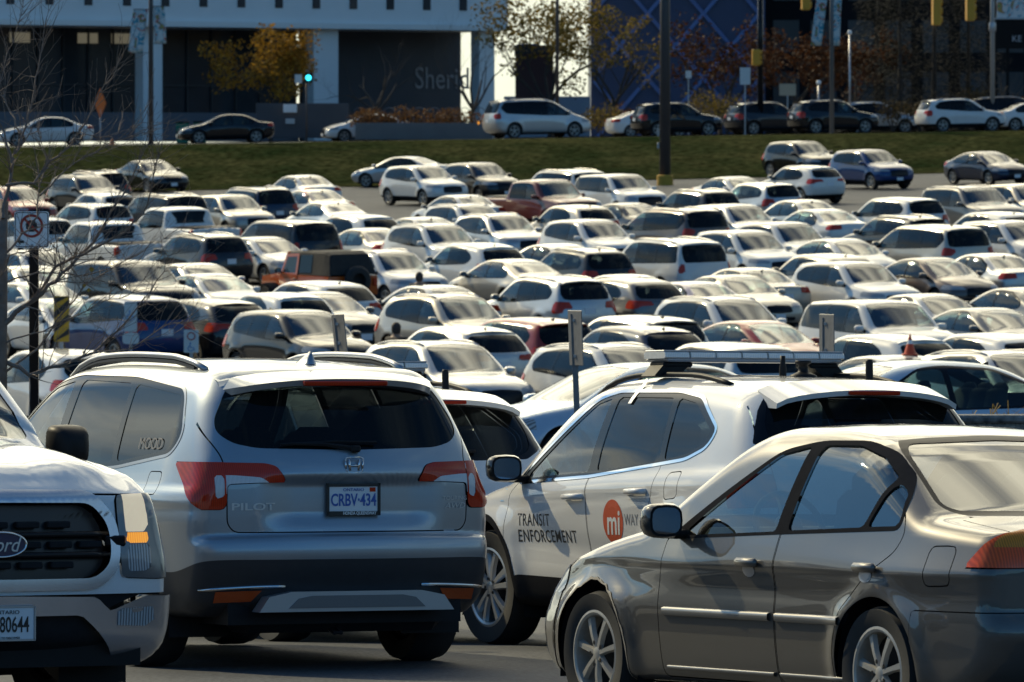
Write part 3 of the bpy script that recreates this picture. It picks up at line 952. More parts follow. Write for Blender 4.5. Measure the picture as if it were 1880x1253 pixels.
    for sg in (1, -1):
        pts = []; cs = MB(); rf = MB()
        for t in np.linspace(0, 1, 9):
            y = sg * (0.42 + 0.46 * t); z = 0.478 - 0.022 * t * t
            h = c.hit((-6, y, z), (1, 0, 0))
            if h: pts.append((h.x - 0.004, y, z))
        cs.tube(pts, [0.011] * (len(pts) - 1) + [0.004], 8)
        for t in np.linspace(0, 1, 2)[:1]:
            V = []
            for y, z in ((0.55, 0.455), (0.80, 0.448), (0.80, 0.385), (0.60, 0.392)):
                h = c.hit((-6, sg * y, z), (1, 0, 0)); V.append((h.x - 0.012, sg * y, z))
            rf.add(V, [[0, 1, 2, 3] if sg < 0 else [3, 2, 1, 0]])
        cs.build('chrome_strip', M['chrome'], root, True)
        rf.build('reflector', M['reflector'], root)
    outlk = [(-0.60, 0.335), (-0.54, 0.42), (-0.40, 0.448), (0.40, 0.448), (0.54, 0.42), (0.60, 0.335)]
    ins = [(-0.42, 0.355), (-0.36, 0.41), (-0.28, 0.425), (0.28, 0.425), (0.36, 0.41), (0.42, 0.355)]
    sk.prism(outlk, 'x', -2.475, -2.36)
    sk.build('skid_plate', M['satin'], root)
    sk2 = MB(); sk2.prism([(y * 1.0, z) for y, z in ins], 'x', -2.482, -2.45); sk2.build('skid_plate_inset', pmat('skid_grey', (0.16, 0.16, 0.165), 0.4, 0.5), root)
    # spoiler with high brake light
    spo = MB(); zc0 = c.hit((-2.06, 0, 3), (0, 0, -1)).z
    ys = np.linspace(-0.66, 0.66, 25); V = []; F = []
    for y in ys:
        k = abs(y) / 0.66
        zt = zc0 - 0.030 * k ** 2 - 0.022 * k ** 5
        xb = -2.30 + 0.06 * k ** 2 + 0.20 * k ** 6
        dz = 0.032 + 0.012 * k ** 6
        V += [(-1.96, y, zt + 0.012), (xb + 0.18 - 0.15 * k ** 6, y, zt + 0.008 - 0.012 * k), (xb, y, zt - 0.040 - 0.012 * k ** 2), (xb + 0.012, y, zt - 0.040 - dz - 0.012 * k ** 2), (-2.06, y, zt - 0.085 - 0.02 * k)]
    for i in range(len(ys) - 1):
        for j in range(4): F.append((i * 5 + j, (i + 1) * 5 + j, (i + 1) * 5 + j + 1, i * 5 + j + 1))
    F += [(0, 1, 2, 3, 4), tuple((len(ys) - 1) * 5 + j for j in range(5))[::-1]]
    spo.add(V, F)
    so = spo.build('spoiler', [M['paint']], root, True); so.color = col
    so.data.set_sharp_from_angle(angle=R(40))
    bl = MB(); zt = c.hit((-2.06, 0, 3), (0, 0, -1)).z
    bl.box((-2.305, 0, zt - 0.066), (0.012, 0.26, 0.013), bev=0.006); bl.build('brake_light', M['tail'], so)
    # wiper
    w = MB()
    hb = lambda y, z: Vector((c.hit((-6, y, z + 0.085), (1, 0, 0)).x - 0.022, y, z + 0.085))
    w.tube([hb(-0.02, 1.165), hb(0.16, 1.19), hb(0.36, 1.195)], [0.016, 0.012, 0.009], 6)
    w.tube([hb(0.42, 1.19), hb(0.1, 1.205), hb(-0.16, 1.20)], 0.009, 6)
    w.box(hb(-0.02, 1.165), (0.02, 0.03, 0.02), bev=0.01)
    w.build('wiper', M['black'], root)
    # roof rails
    for sg in (1, -1):
        r = MB(); pts = []
        for t in np.linspace(0, 1, 15):
            x = 0.30 - 2.02 * t; y = sg * (0.645 - 0.03 * t)
            z = c.hit((x, y, 3), (0, 0, -1)).z
            pts.append((x, y, z + 0.004 + 0.052 * min(1, 5 * t, 5 * (1 - t)) ** 0.6))
        r.tube(pts, 0.018, 8)
        ro = r.build('roof_rail', M['satin'], root, True)
        r2 = MB()
        r2.tube([(x, y, z - 0.03) for x, y, z in pts[1:-1]], 0.014, 6)
        r2.build('rail_base', M['black'], ro)
    # shark-fin aerial
    fin = MB(); z0 = c.hit((-1.72, 0, 3), (0, 0, -1)).z - 0.004
    fin.add([(-1.55, 0.0, z0), (-1.66, 0.036, z0), (-1.81, 0.034, z0), (-1.83, 0, z0), (-1.81, -0.034, z0), (-1.66, -0.036, z0), (-1.79, 0, z0 + 0.075), (-1.82, 0, z0 + 0.072), (-1.70, 0.0, z0 + 0.040)],
            [(0, 1, 8), (1, 2, 6, 8), (2, 3, 7, 6), (3, 4, 7), (4, 5, 8, 6), (6, 7, 4), (5, 0, 8)])
    fo = fin.build('antenna_fin', [M['paint']], root, True); fo.color = col
    # underbody, exhaust silencer, hitch loop
    u = MB()
    u.box((-0.1, 0, 0.34), (2.2, 0.72, 0.08)); u.box((-2.12, 0.0, 0.30), (0.16, 0.62, 0.09), bev=0.05); u.box((-1.41, 0, 0.36), (0.06, 0.70, 0.06))
    u.tube([(-2.30, 0.10, 0.23), (-2.38, 0.10, 0.21), (-2.38, 0.06, 0.21), (-2.30, 0.06, 0.23)], 0.012, 6)
    u.build('underbody', M['black'], root)
    build_liners(lin, root)
    seats_mb([(0.15, 1.28), (-0.80, 1.30), (-1.62, 1.28)], 0.70, 0.72).build('seats', M['seat'], root, True)
    d = MB(); d.box((0.75, 0, 1.02), (0.3, 0.68, 0.10), bev=0.06); d.build('dashboard', M['lining'], root)
    for sg in (1, -1):
        mirror_mb(sg, 0.92, sg * 0.90, 1.08).build('side_mirror', [M['paint'], M['black'], M['chrome']], root, True).color = col
    # finger-drawn letters in the dust of the quarter window
    text_obj('dust_writing', 'MOOD', 0.095, pmat('dust_marks', (0.26, 0.25, 0.24), 0.9), root, face_left(-1.53, 1.0, 1.275), sx=1.15, conform=c.side(1), shear=-0.2, extrude=0.0002)
    # headlamps and grille for views from elsewhere
    hl = MB()
    for sg in (1, -1):
        h = c.hit((6, sg * 0.70, 0.86), (-1, 0, 0)); o = MB(); o.box((h.x - 0.04, sg * 0.70, 0.86), (0.06, 0.17, 0.05), bev=0.03); o.build('headlight', M['head'], root, True)
    h = c.hit((6, 0, 0.80), (-1, 0, 0)); g = MB(); g.box((h.x - 0.02, 0, 0.78), (0.04, 0.50, 0.11), bev=0.03); g.build('grille', M['gloss'], root)
    add_wheels(root, sp, 40)
    return root
# ------------------------------------------------------------------ everyday cars of the car park, built from one set of curves per body style
def style(kind):
    if kind == 'sedan':
        return dict(prof=[(-2.15, .24), (-2.34, .36), (-2.42, .60), (-2.39, .88, .10), (-2.33, 1.02, .06), (-1.80, 1.07, .15), (-1.68, 1.09, .12), (-.95, 1.41, .25), (-.35, 1.455, .4), (.05, 1.445, .3), (.42, 1.37, .2), (1.25, .99, .12), (1.75, .91, .3), (2.15, .80, .15), (2.36, .66, .08), (2.42, .45), (2.35, .28), (2.1, .2)],
            belt=[(-2.4, 1.0), (-1.2, .96), (.8, .90), (2.3, .78)], low=[(.15, .72), (.28, .84), (.5, .895), (.8, .915), (.95, .90), (1.1, .875), (1.6, .87)],
            wb=.885, wr=.60, gh=(.06, .10), wb_len=2.82, track=1.58, tyre=(.33, .225, .215), H=1.455, W=1.83,
            win=[[(.93, .905), (.10, 1.335), (-.18, 1.365), (-.20, .93)], [(-.28, .93), (-.25, 1.367), (-.80, 1.335), (-1.22, 1.16), (-1.30, 1.03), (-1.24, .965)]],
            outl=[(1.02, .885), (.10, 1.365), (-.20, 1.397), (-.82, 1.365), (-1.28, 1.18), (-1.38, 1.03), (-1.28, .935), (0, .905)],
            rg=[(0, 1.085), (.60, 1.08), (.52, 1.33), (.44, 1.375), (0, 1.385)], rx=-.7, ws=[(0, 1.0), (.70, .985), (.58, 1.34), (.50, 1.375), (0, 1.40)],
            tail=[(.42, .84), (.42, .975), (1.2, 1.0), (1.2, .80)], tx=-2.0, head=[(.42, .66), (.44, .74), (1.2, .82), (1.2, .66)], hx=1.78,
            grille=[(0, .50), (.40, .52), (.36, .70), (0, .72)], cabx=-.10, seats=[(-.05, 1.16), (-.95, 1.14)], dash=(.78, .97), sill=.30, plate_z=.74, mir=(.82, .93), spokes=5)
    if kind == 'compact':
        return dict(prof=[(-2.05, .24), (-2.22, .36), (-2.28, .60), (-2.26, .90, .08), (-2.20, 1.02, .06), (-1.86, 1.07, .10), (-1.0, 1.385, .35), (-.35, 1.435, .4), (.1, 1.425, .3), (.5, 1.33, .25), (1.35, .97, .15), (1.75, .89, .25), (2.1, .76, .15), (2.27, .62, .08), (2.32, .44), (2.25, .28), (2.0, .2)],
            belt=[(-2.3, 1.0), (-1.2, .96), (.8, .89), (2.3, .75)], low=[(.15, .70), (.28, .82), (.5, .87), (.8, .895), (.95, .88), (1.1, .855), (1.6, .85)],
            wb=.865, wr=.585, gh=(.06, .12), wb_len=2.70, track=1.54, tyre=(.32, .215, .205), H=1.435, W=1.79,
            win=[[(1.0, .90), (.12, 1.325), (-.16, 1.35), (-.20, .925)], [(-.28, .925), (-.25, 1.352), (-.75, 1.325), (-1.25, 1.13), (-1.33, 1.03), (-1.28, .965)]],
            outl=[(1.10, .88), (.12, 1.355), (-.2, 1.38), (-.77, 1.355), (-1.3, 1.15), (-1.40, 1.03), (-1.30, .935), (0, .90)],
            rg=[(0, 1.10), (.60, 1.09), (.52, 1.31), (.44, 1.345), (0, 1.365)], rx=-.85, ws=[(0, .985), (.69, .97), (.57, 1.32), (.49, 1.35), (0, 1.38)],
            tail=[(.40, .83), (.36, .96), (1.2, 1.0), (1.2, .80)], tx=-1.86, head=[(.42, .62), (.42, .70), (1.2, .82), (1.2, .64)], hx=1.65,
            grille=[(0, .42), (.44, .44), (.38, .66), (0, .68)], cabx=-.08, seats=[(0, 1.14), (-.9, 1.12)], dash=(.85, .95), sill=.30, plate_z=.72, mir=(.86, .92), spokes=5)
    if kind == 'suv':
        return dict(prof=[(-2.05, .30), (-2.22, .44), (-2.28, .66), (-2.25, .90, .08), (-2.20, 1.06, .06), (-1.98, 1.46, .12), (-1.85, 1.60, .12), (-1.2, 1.655, .4), (-.3, 1.68, .4), (.2, 1.65, .3), (.45, 1.58, .2), (1.15, 1.13, .12), (1.65, 1.06, .3), (2.08, .95, .15), (2.24, .80, .08), (2.30, .55), (2.22, .36), (2.0, .26)],
            belt=[(-2.3, 1.14), (-1.2, 1.08), (.8, 1.02), (2.2, .92)], low=[(.18, .76), (.30, .87), (.5, .91), (.8, .93), (.95, .915), (1.1, .89), (1.6, .885)],
            wb=.895, wr=.64, gh=(.05, .07), wb_len=2.67, track=1.58, tyre=(.355, .235, .225), H=1.68, W=1.86,
            win=[[(.86, 1.03), (.22, 1.51), (-.06, 1.555), (-.08, 1.055)], [(-.16, 1.06), (-.14, 1.56), (-.82, 1.545), (-.92, 1.09)], [(-1.0, 1.095), (-.90, 1.54), (-1.40, 1.48), (-1.66, 1.30), (-1.60, 1.17)]],
            outl=[(.96, 1.01), (.22, 1.54), (-.1, 1.588), (-.85, 1.575), (-1.42, 1.51), (-1.74, 1.31), (-1.64, 1.145), (0, 1.025)],
            rg=[(0, 1.13), (.62, 1.13), (.70, 1.22), (.62, 1.50), (.56, 1.54), (0, 1.56)], rx=-1.75, ws=[(0, 1.14), (.70, 1.12), (.60, 1.56), (.52, 1.60), (0, 1.63)],
            tail=[(.46, .92), (.50, 1.08), (1.2, 1.12), (1.2, .80), (.74, .80), (.70, .92)], tx=-1.88, head=[(.44, .78), (.46, .86), (1.2, .98), (1.2, .80)], hx=1.62,
            grille=[(0, .55), (.46, .58), (.42, .82), (0, .84)], cabx=-.30, seats=[(-.02, 1.32), (-.92, 1.30)], dash=(.75, 1.05), sill=.42, plate_z=.86, mir=(.78, 1.06), spokes=5, rails=True, spoil=True)
    if kind == 'cuv':
        d = style('suv')
        d.update(prof=[(-2.02, .30), (-2.18, .44), (-2.25, .66), (-2.23, .90, .08), (-2.19, 1.08, .06), (-1.82, 1.42, .10), (-1.62, 1.54, .14), (-1.0, 1.60, .4), (-.3, 1.625, .4), (.2, 1.60, .3), (.48, 1.52, .2), (1.22, 1.08, .12), (1.65, 1.01, .3), (2.08, .88, .15), (2.22, .74, .08), (2.28, .52), (2.2, .34), (2.0, .25)],
            belt=[(-2.3, 1.13), (-1.2, 1.05), (.8, .98), (2.2, .88)], H=1.625, gh=(.05, .11),
            win=[[(.90, .99), (.24, 1.455), (-.06, 1.50), (-.08, 1.02)], [(-.16, 1.025), (-.14, 1.505), (-.75, 1.49), (-1.18, 1.33), (-1.32, 1.20), (-1.10, 1.08)]],
            outl=[(1.0, .97), (.24, 1.485), (-.1, 1.533), (-.78, 1.52), (-1.24, 1.355), (-1.42, 1.20), (-1.14, 1.05), (0, .99)],
            rg=[(0, 1.12), (.62, 1.13), (.66, 1.20), (.58, 1.42), (.52, 1.455), (0, 1.475)], rx=-1.5, ws=[(0, 1.09), (.70, 1.075), (.59, 1.50), (.51, 1.535), (0, 1.56)],
            tail=[(.30, .96), (.34, 1.06), (1.2, 1.12), (1.2, .86), (.74, .88), (.66, .95)], tx=-1.72, rails=False)
        return d
    if kind == 'bigsuv':
        return dict(prof=[(-2.25, .32), (-2.44, .46), (-2.50, .68), (-2.47, .95, .08), (-2.43, 1.13, .06), (-2.26, 1.60, .12), (-2.12, 1.74, .12), (-1.3, 1.80, .4), (-.3, 1.82, .4), (.3, 1.79, .3), (.55, 1.72, .2), (1.22, 1.25, .12), (1.75, 1.19, .3), (2.25, 1.08, .12), (2.42, .92, .08), (2.48, .6), (2.40, .40), (2.2, .30)],
            belt=[(-2.5, 1.20), (-1.2, 1.16), (.8, 1.12), (2.4, 1.04)], low=[(.18, .84), (.30, .94), (.5, .975), (.8, .985), (.95, .975), (1.1, .95), (1.6, .945)],
            wb=.95, wr=.73, gh=(.04, .05), wb_len=2.87, track=1.68, tyre=(.385, .25, .25), H=1.82, W=1.98,
            win=[[(.92, 1.13), (.34, 1.64), (.0, 1.68), (-.02, 1.15)], [(-.10, 1.15), (-.08, 1.685), (-.92, 1.68), (-1.0, 1.17)], [(-1.09, 1.17), (-1.02, 1.675), (-1.95, 1.64), (-2.08, 1.21)]],
            outl=[(1.0, 1.11), (.34, 1.67), (0, 1.715), (-1.0, 1.71), (-2.0, 1.67), (-2.14, 1.19), (0, 1.12)],
            rg=[(0, 1.20), (.70, 1.20), (.77, 1.26), (.69, 1.64), (.64, 1.67), (0, 1.69)], rx=-1.95, ws=[(0, 1.26), (.76, 1.24), (.67, 1.70), (.60, 1.74), (0, 1.76)],
            tail=[(.74, .92), (.74, 1.24), (1.2, 1.26), (1.2, .90)], tx=-2.24, head=[(.56, .84), (.56, .98), (1.2, 1.06), (1.2, .84)], hx=1.95,
            grille=[(0, .62), (.55, .64), (.53, .96), (0, .98)], cabx=-.48, seats=[(.1, 1.44), (-.9, 1.42)], dash=(.85, 1.15), sill=.46, plate_z=.82, mir=(.86, 1.16), spokes=6, rails=True, spoil=True, k=(.08, .12))
    if kind == 'van':
        return dict(prof=[(-2.2, .26), (-2.42, .40), (-2.50, .64), (-2.47, .92, .08), (-2.42, 1.10, .06), (-2.22, 1.58, .12), (-2.10, 1.68, .12), (-1.3, 1.735, .4), (-.3, 1.75, .5), (.4, 1.70, .4), (.75, 1.58, .25), (1.72, 1.08, .15), (2.1, .98, .2), (2.42, .82, .12), (2.55, .64, .08), (2.6, .46), (2.5, .30), (2.2, .22)],
            belt=[(-2.5, 1.10), (-1.2, 1.05), (.8, 1.0), (2.4, .85)], low=[(.15, .84), (.28, .94), (.5, .975), (.8, .99), (.95, .975), (1.1, .95), (1.6, .945)],
            wb=.955, wr=.71, gh=(.06, .05), wb_len=3.03, track=1.70, tyre=(.345, .23, .23), H=1.75, W=1.98,
            win=[[(1.30, 1.01), (.55, 1.54), (.22, 1.59), (.20, 1.03)], [(.12, 1.03), (.14, 1.60), (-.92, 1.60), (-.98, 1.06)], [(-1.06, 1.06), (-1.0, 1.60), (-1.90, 1.56), (-2.08, 1.34), (-1.85, 1.12)]],
            outl=[(1.42, .99), (.56, 1.57), (.2, 1.625), (-.95, 1.63), (-1.95, 1.59), (-2.16, 1.34), (-1.90, 1.095), (0, 1.005)],
            rg=[(0, 1.13), (.70, 1.13), (.76, 1.20), (.68, 1.57), (.62, 1.61), (0, 1.63)], rx=-1.95, ws=[(0, 1.10), (.76, 1.07), (.62, 1.60), (.54, 1.65), (0, 1.67)],
            tail=[(.56, .98), (.60, 1.10), (1.2, 1.14), (1.2, .88), (.74, .86)], tx=-2.16, head=[(.5, .68), (.5, .78), (1.2, .90), (1.2, .70)], hx=1.9,
            grille=[(0, .50), (.45, .52), (.42, .74), (0, .76)], cabx=-.30, seats=[(.3, 1.36), (-.75, 1.34), (-1.6, 1.32)], dash=(1.2, 1.02), sill=.32, plate_z=.80, mir=(1.2, 1.05), spokes=5, rails=True, spoil=True)
    if kind == 'pickup':
        return dict(prof=[(-2.70, .50), (-2.88, .60), (-2.92, .80, .04), (-2.90, 1.24, .03), (-1.06, 1.26, .04), (-.98, 1.32, .05), (-.86, 1.82, .10), (-.2, 1.90, .4), (.6, 1.88, .3), (.85, 1.80, .2), (1.45, 1.30, .12), (2.1, 1.24, .3), (2.62, 1.14, .10), (2.75, .95, .06), (2.80, .62), (2.72, .46), (2.5, .36)],
            belt=[(-2.9, 1.26), (-1, 1.22), (.8, 1.19), (2.6, 1.08)], low=[(.22, .88), (.34, .96), (.5, .985), (.85, .995), (.97, .99), (1.1, .97), (1.6, .965)],
            wb=.97, wr=.76, gh=(.04, .02), planr=(.4, 2.0, .02), bow=(.16, .02), wb_len=3.6, track=1.72, tyre=(.40, .25, .26), H=1.90, W=2.02,
            win=[[(1.15, 1.20), (.62, 1.70), (.30, 1.755), (.28, 1.22)], [(.20, 1.22), (.22, 1.76), (-.68, 1.745), (-.76, 1.24)]],
            outl=[(1.22, 1.18), (.62, 1.73), (.3, 1.785), (-.70, 1.775), (-.80, 1.22), (0, 1.20)],
            rg=[(0, 1.36), (.72, 1.36), (.66, 1.72), (.60, 1.75), (0, 1.76)], rx=-.55, ws=[(0, 1.32), (.78, 1.30), (.68, 1.78), (.60, 1.82), (0, 1.84)],
            tail=[(.84, .90), (.84, 1.20), (1.2, 1.20), (1.2, .90)], tx=-2.70, head=[(.60, .84), (.60, 1.06), (1.2, 1.10), (1.2, .84)], hx=2.45,
            grille=[(0, .72), (.56, .72), (.56, 1.06), (0, 1.08)], cabx=.15, seats=[(.3, 1.52), (-.5, 1.50)], dash=(1.1, 1.24), sill=.50, plate_z=.70, mir=(1.06, 1.23), spokes=6, k=(.06, .10), planf=(.6, 2.4, .09))
    if kind == 'coupe':
        d = style('compact')
        d.update(prof=[(-2.1, .24), (-2.25, .36), (-2.32, .60), (-2.29, .90, .10), (-2.2, 1.0, .08), (-1.75, 1.03, .12), (-.85, 1.34, .35), (-.35, 1.385, .4), (.05, 1.375, .3), (.4, 1.30, .25), (1.2, .94, .15), (1.75, .86, .25), (2.1, .74, .15), (2.3, .60, .08), (2.34, .44), (2.25, .28), (2.0, .2)], H=1.385,
                 win=[[(.85, .88), (.08, 1.27), (-.3, 1.305), (-.8, 1.25), (-1.2, 1.06), (-.75, .93)]], outl=[(.95, .86), (.08, 1.30), (-.3, 1.335), (-.84, 1.28), (-1.3, 1.06), (-.78, .90)],
                 rg=[(0, 1.07), (.58, 1.06), (.50, 1.27), (.42, 1.30), (0, 1.32)], rx=-.75, ws=[(0, .955), (.66, .94), (.55, 1.27), (.47, 1.30), (0, 1.33)], tail=[(.42, .80), (.42, .92), (1.2, .96), (1.2, .78)])
        return d
    raise ValueError(kind)

def build_car(kind, name, col, detail=1):
    """a car of the given body style at the origin; returns its Empty with all parts"""
    sp = style(kind)
    sp.setdefault('k', (0.09, 0.15)); sp.setdefault('bow', (0.22, 0.14)); sp.setdefault('spine', 0.58 if kind != 'pickup' else 0.80)
    if kind == 'pickup': sp['cap'] = 0.5
    if kind == 'coupe': sp['low'] = style('compact')['low']
    hb, tr_ = sp['wb_len'] / 2, sp['tyre'][0]
    def wmod(x, z, w):
        for cx in (-hb, hb):
            d = np.hypot(x - cx, z - tr_)
            w = w + 0.02 * np.exp(-((d - tr_ - 0.08) / 0.09) ** 2)
        return w
    sp['wmod'] = wmod
    S = Shell(sp)
    c = Cutter(*S.mesh(*((56, 44, 12) if detail == 1 else (110, 84, 24))))
    root = empty(name)
    lin = arches(c, sp)
    rx = sp['rx']; sym = lambda P: P + [(-0.2, P[-1][1]), (-0.2, P[0][1])]
    Trg = c.cut('rear', f_yz(sym(sp['rg']), lambda x: x < rx + 0.35 if kind != 'pickup' else (x < -0.4) & (x > -1.3), 0.06))
    Tws = c.cut('ws', f_yz(sym(sp['ws']), lambda x: x > 0.0, 0.06))
    for sg in (1, -1):
        for i, w in enumerate(sp['win']): c.cut('w%d%d' % (i, sg), f_side(w, sg, 0.05))
        c.cut('tr%d' % sg, f_side(sp['outl'], sg, 0.10))
    xt, xh = sp['tx'], sp['hx']
    c.cut('tail', f_max(f_yz(sp['tail'], lambda x: x < xt + 0.5, 0.03), f_axis(0, xt, 1)))
    c.cut('head', f_max(f_yz(sp['head'], lambda x: x > xh - 0.5, 0.03), f_axis(0, xh, -1)))
    c.cut('grille', f_yz(sym(sp['grille']), lambda x: x > 1.5, 0.05))
    dark = kind in ('suv', 'cuv', 'bigsuv', 'pickup')
    c.cut('low', f_axis(2, sp['sill'] - (0.0 if dark else 0.06)))
    c.cut('lowmouth', f_yz(sym([(0, .30), (.5, .30), (.5, .40), (0, .41)]), lambda x: x > 1.6, .03))
    b = c.build('body', c.T, [M['paint']], root, 0, col)
    c.build('lower_trim', c.pieces['low'] + c.pieces['lowmouth'], M['clad'], root)
    c.build('rear_window', Trg, M['privacy'] if dark or kind == 'van' else M['glass'], root, -0.004)
    c.build('windshield', Tws, M['glass'], root, -0.004)
    for sg in (1, -1):
        for i, w in enumerate(sp['win']):
            c.build('side_window', c.pieces['w%d%d' % (i, sg)], M['privacy'] if i and (dark or kind == 'van') else M['sideglass'], root, -0.004)
        c.build('window_frame', c.pieces['tr%d' % sg], M['gloss'], root)
        c.build('tail_light', c.take(c.pieces['tail'][0], f_sign(sg))[0], M['tail'], root, 0.008)
        c.build('headlight', c.take(c.pieces['head'][0], f_sign(sg))[0], M['head'], root, 0.006)
        mx, mz = sp['mir']
        yy = float(S.width(np.array([mx]), np.array([mz]))[0])
        mirror_mb(sg, mx, sg * (yy - 0.05), mz).build('side_mirror', [M['paint'], M['black'], M['chrome']], root, True).color = col
        if sp.get('rails'):
            r = MB(); pts = []
            xa, xb = sp['win'][0][1][0] + 0.05, sp['win'][-1][-2][0] + 0.12
            for t in np.linspace(0, 1, 9):
                x = xa + (xb - xa) * t; y = sg * (sp['wr'] - 0.06)
                z = c.hit((x, y, 3), (0, 0, -1)).z
                pts.append((x, y, z + 0.035 * min(1, 5 * t, 5 * (1 - t))))
            r.tube(pts, 0.02, 6); r.build('roof_rail', M['satin'] if kind != 'cuv' else M['black'], root, True)
    c.build('grille', c.pieces['grille'], M['gloss'], root, 0.004)
    for front in (1, -1):
        z = sp['plate_z'] if front < 0 else sp['plate_z'] * 0.55
        h = c.hit((6 * front, 0, z), (-front, 0, 0))
        p = MB(); p.box((h.x + front * 0.008, 0, z), (0.006, 0.152, 0.076)); p.build('license_plate', M['plate'], root)
    if sp.get('spoil'):
        s_ = MB(); V = []; F = []
        zt0 = sp['rg'][-1][1]
        ys = np.linspace(-sp['wr'] * 0.9, sp['wr'] * 0.9, 11)
        xe = sp['rx'] + 0.02
        for y in ys:
            h = c.hit((xe + 0.12, y, 3), (0, 0, -1)); k = abs(y) / ys[-1]
            V += [(xe + 0.14, y, h.z + 0.012), (xe - 0.22 + 0.06 * k ** 2, y, h.z - 0.02 - 0.02 * k), (xe - 0.21 + 0.06 * k ** 2, y, h.z - 0.055 - 0.02 * k), (xe + 0.06, y, h.z - 0.09)]
        for i in range(len(ys) - 1):
            for j in range(3): F.append((i * 4 + j, (i + 1) * 4 + j, (i + 1) * 4 + j + 1, i * 4 + j + 1))
        F += [(0, 1, 2, 3), tuple((len(ys) - 1) * 4 + j for j in range(4))[::-1]]
        s_.add(V, F); o = s_.build('spoiler', M['paint'], root, True); o.color = col; o.data.set_sharp_from_angle(angle=R(40))
    seats_mb(sp['seats'], sp['wb'] * 0.74, sp['H'] * 0.38, sp['dash'], (sp['dash'][0] - 0.22, 0.38, sp['dash'][1] - 0.02)).build('seats', M['seat'], root, True)
    u = merge_mb(lin); u.box((0, 0, 0.24), (hb + 0.3, sp['wb'] * 0.7, 0.05)); u.build('underbody', M['black'], root)
    if kind == 'pickup':
        bed = MB(); bed.box((-1.93, 0, 1.262), (0.86, 0.80, 0.006)); bed.build('bed_cover', M['black'], root)
        bmp = MB(); bmp.box((-2.95, 0, 0.62), (0.05, 0.92, 0.09), bev=0.03); bmp.build('bumper', M['chrome'], root)
    if kind in ('sedan', 'suv', 'van', 'cuv', 'compact'):
        f = MB(); xa = -1.0 if kind in ('sedan', 'compact') else -1.35
        z0 = c.hit((xa, 0, 3), (0, 0, -1)).z
        f.add([(xa + .12, 0, z0 - .003), (xa, .03, z0 - .003), (xa - .10, 0, z0 - .003), (xa, -.03, z0 - .003), (xa - .09, 0, z0 + .055)], [(0, 1, 4), (1, 2, 4), (2, 3, 4), (3, 0, 4)])
        f.build('antenna_fin', M['black'], root)
    add_wheels(root, dict(sp), 20 if detail == 1 else 36, None, 'dirtyalloy', detail == 1)
    root['_cab'] = (sp['cabx'], sp['H'], sp['wb_len'], sp['track'])
    return root
def copy_tree(root, name, col=None, skip=()):
    r = bpy.data.objects.new(name, None); r.empty_display_size = 0.3
    COL.objects.link(r)
    def rec(src, dst):
        for ch in src.children:
            if ch.name.split('.')[0] in skip: continue
            k = ch.copy(); COL.objects.link(k)
            k.parent = dst; k.matrix_parent_inverse = ch.matrix_parent_inverse.copy()
            if col and ch.data and ch.data.materials and ch.data.materials[0] == M['paint']: k.color = col
            rec(ch, k)
    rec(root, r)
    return r
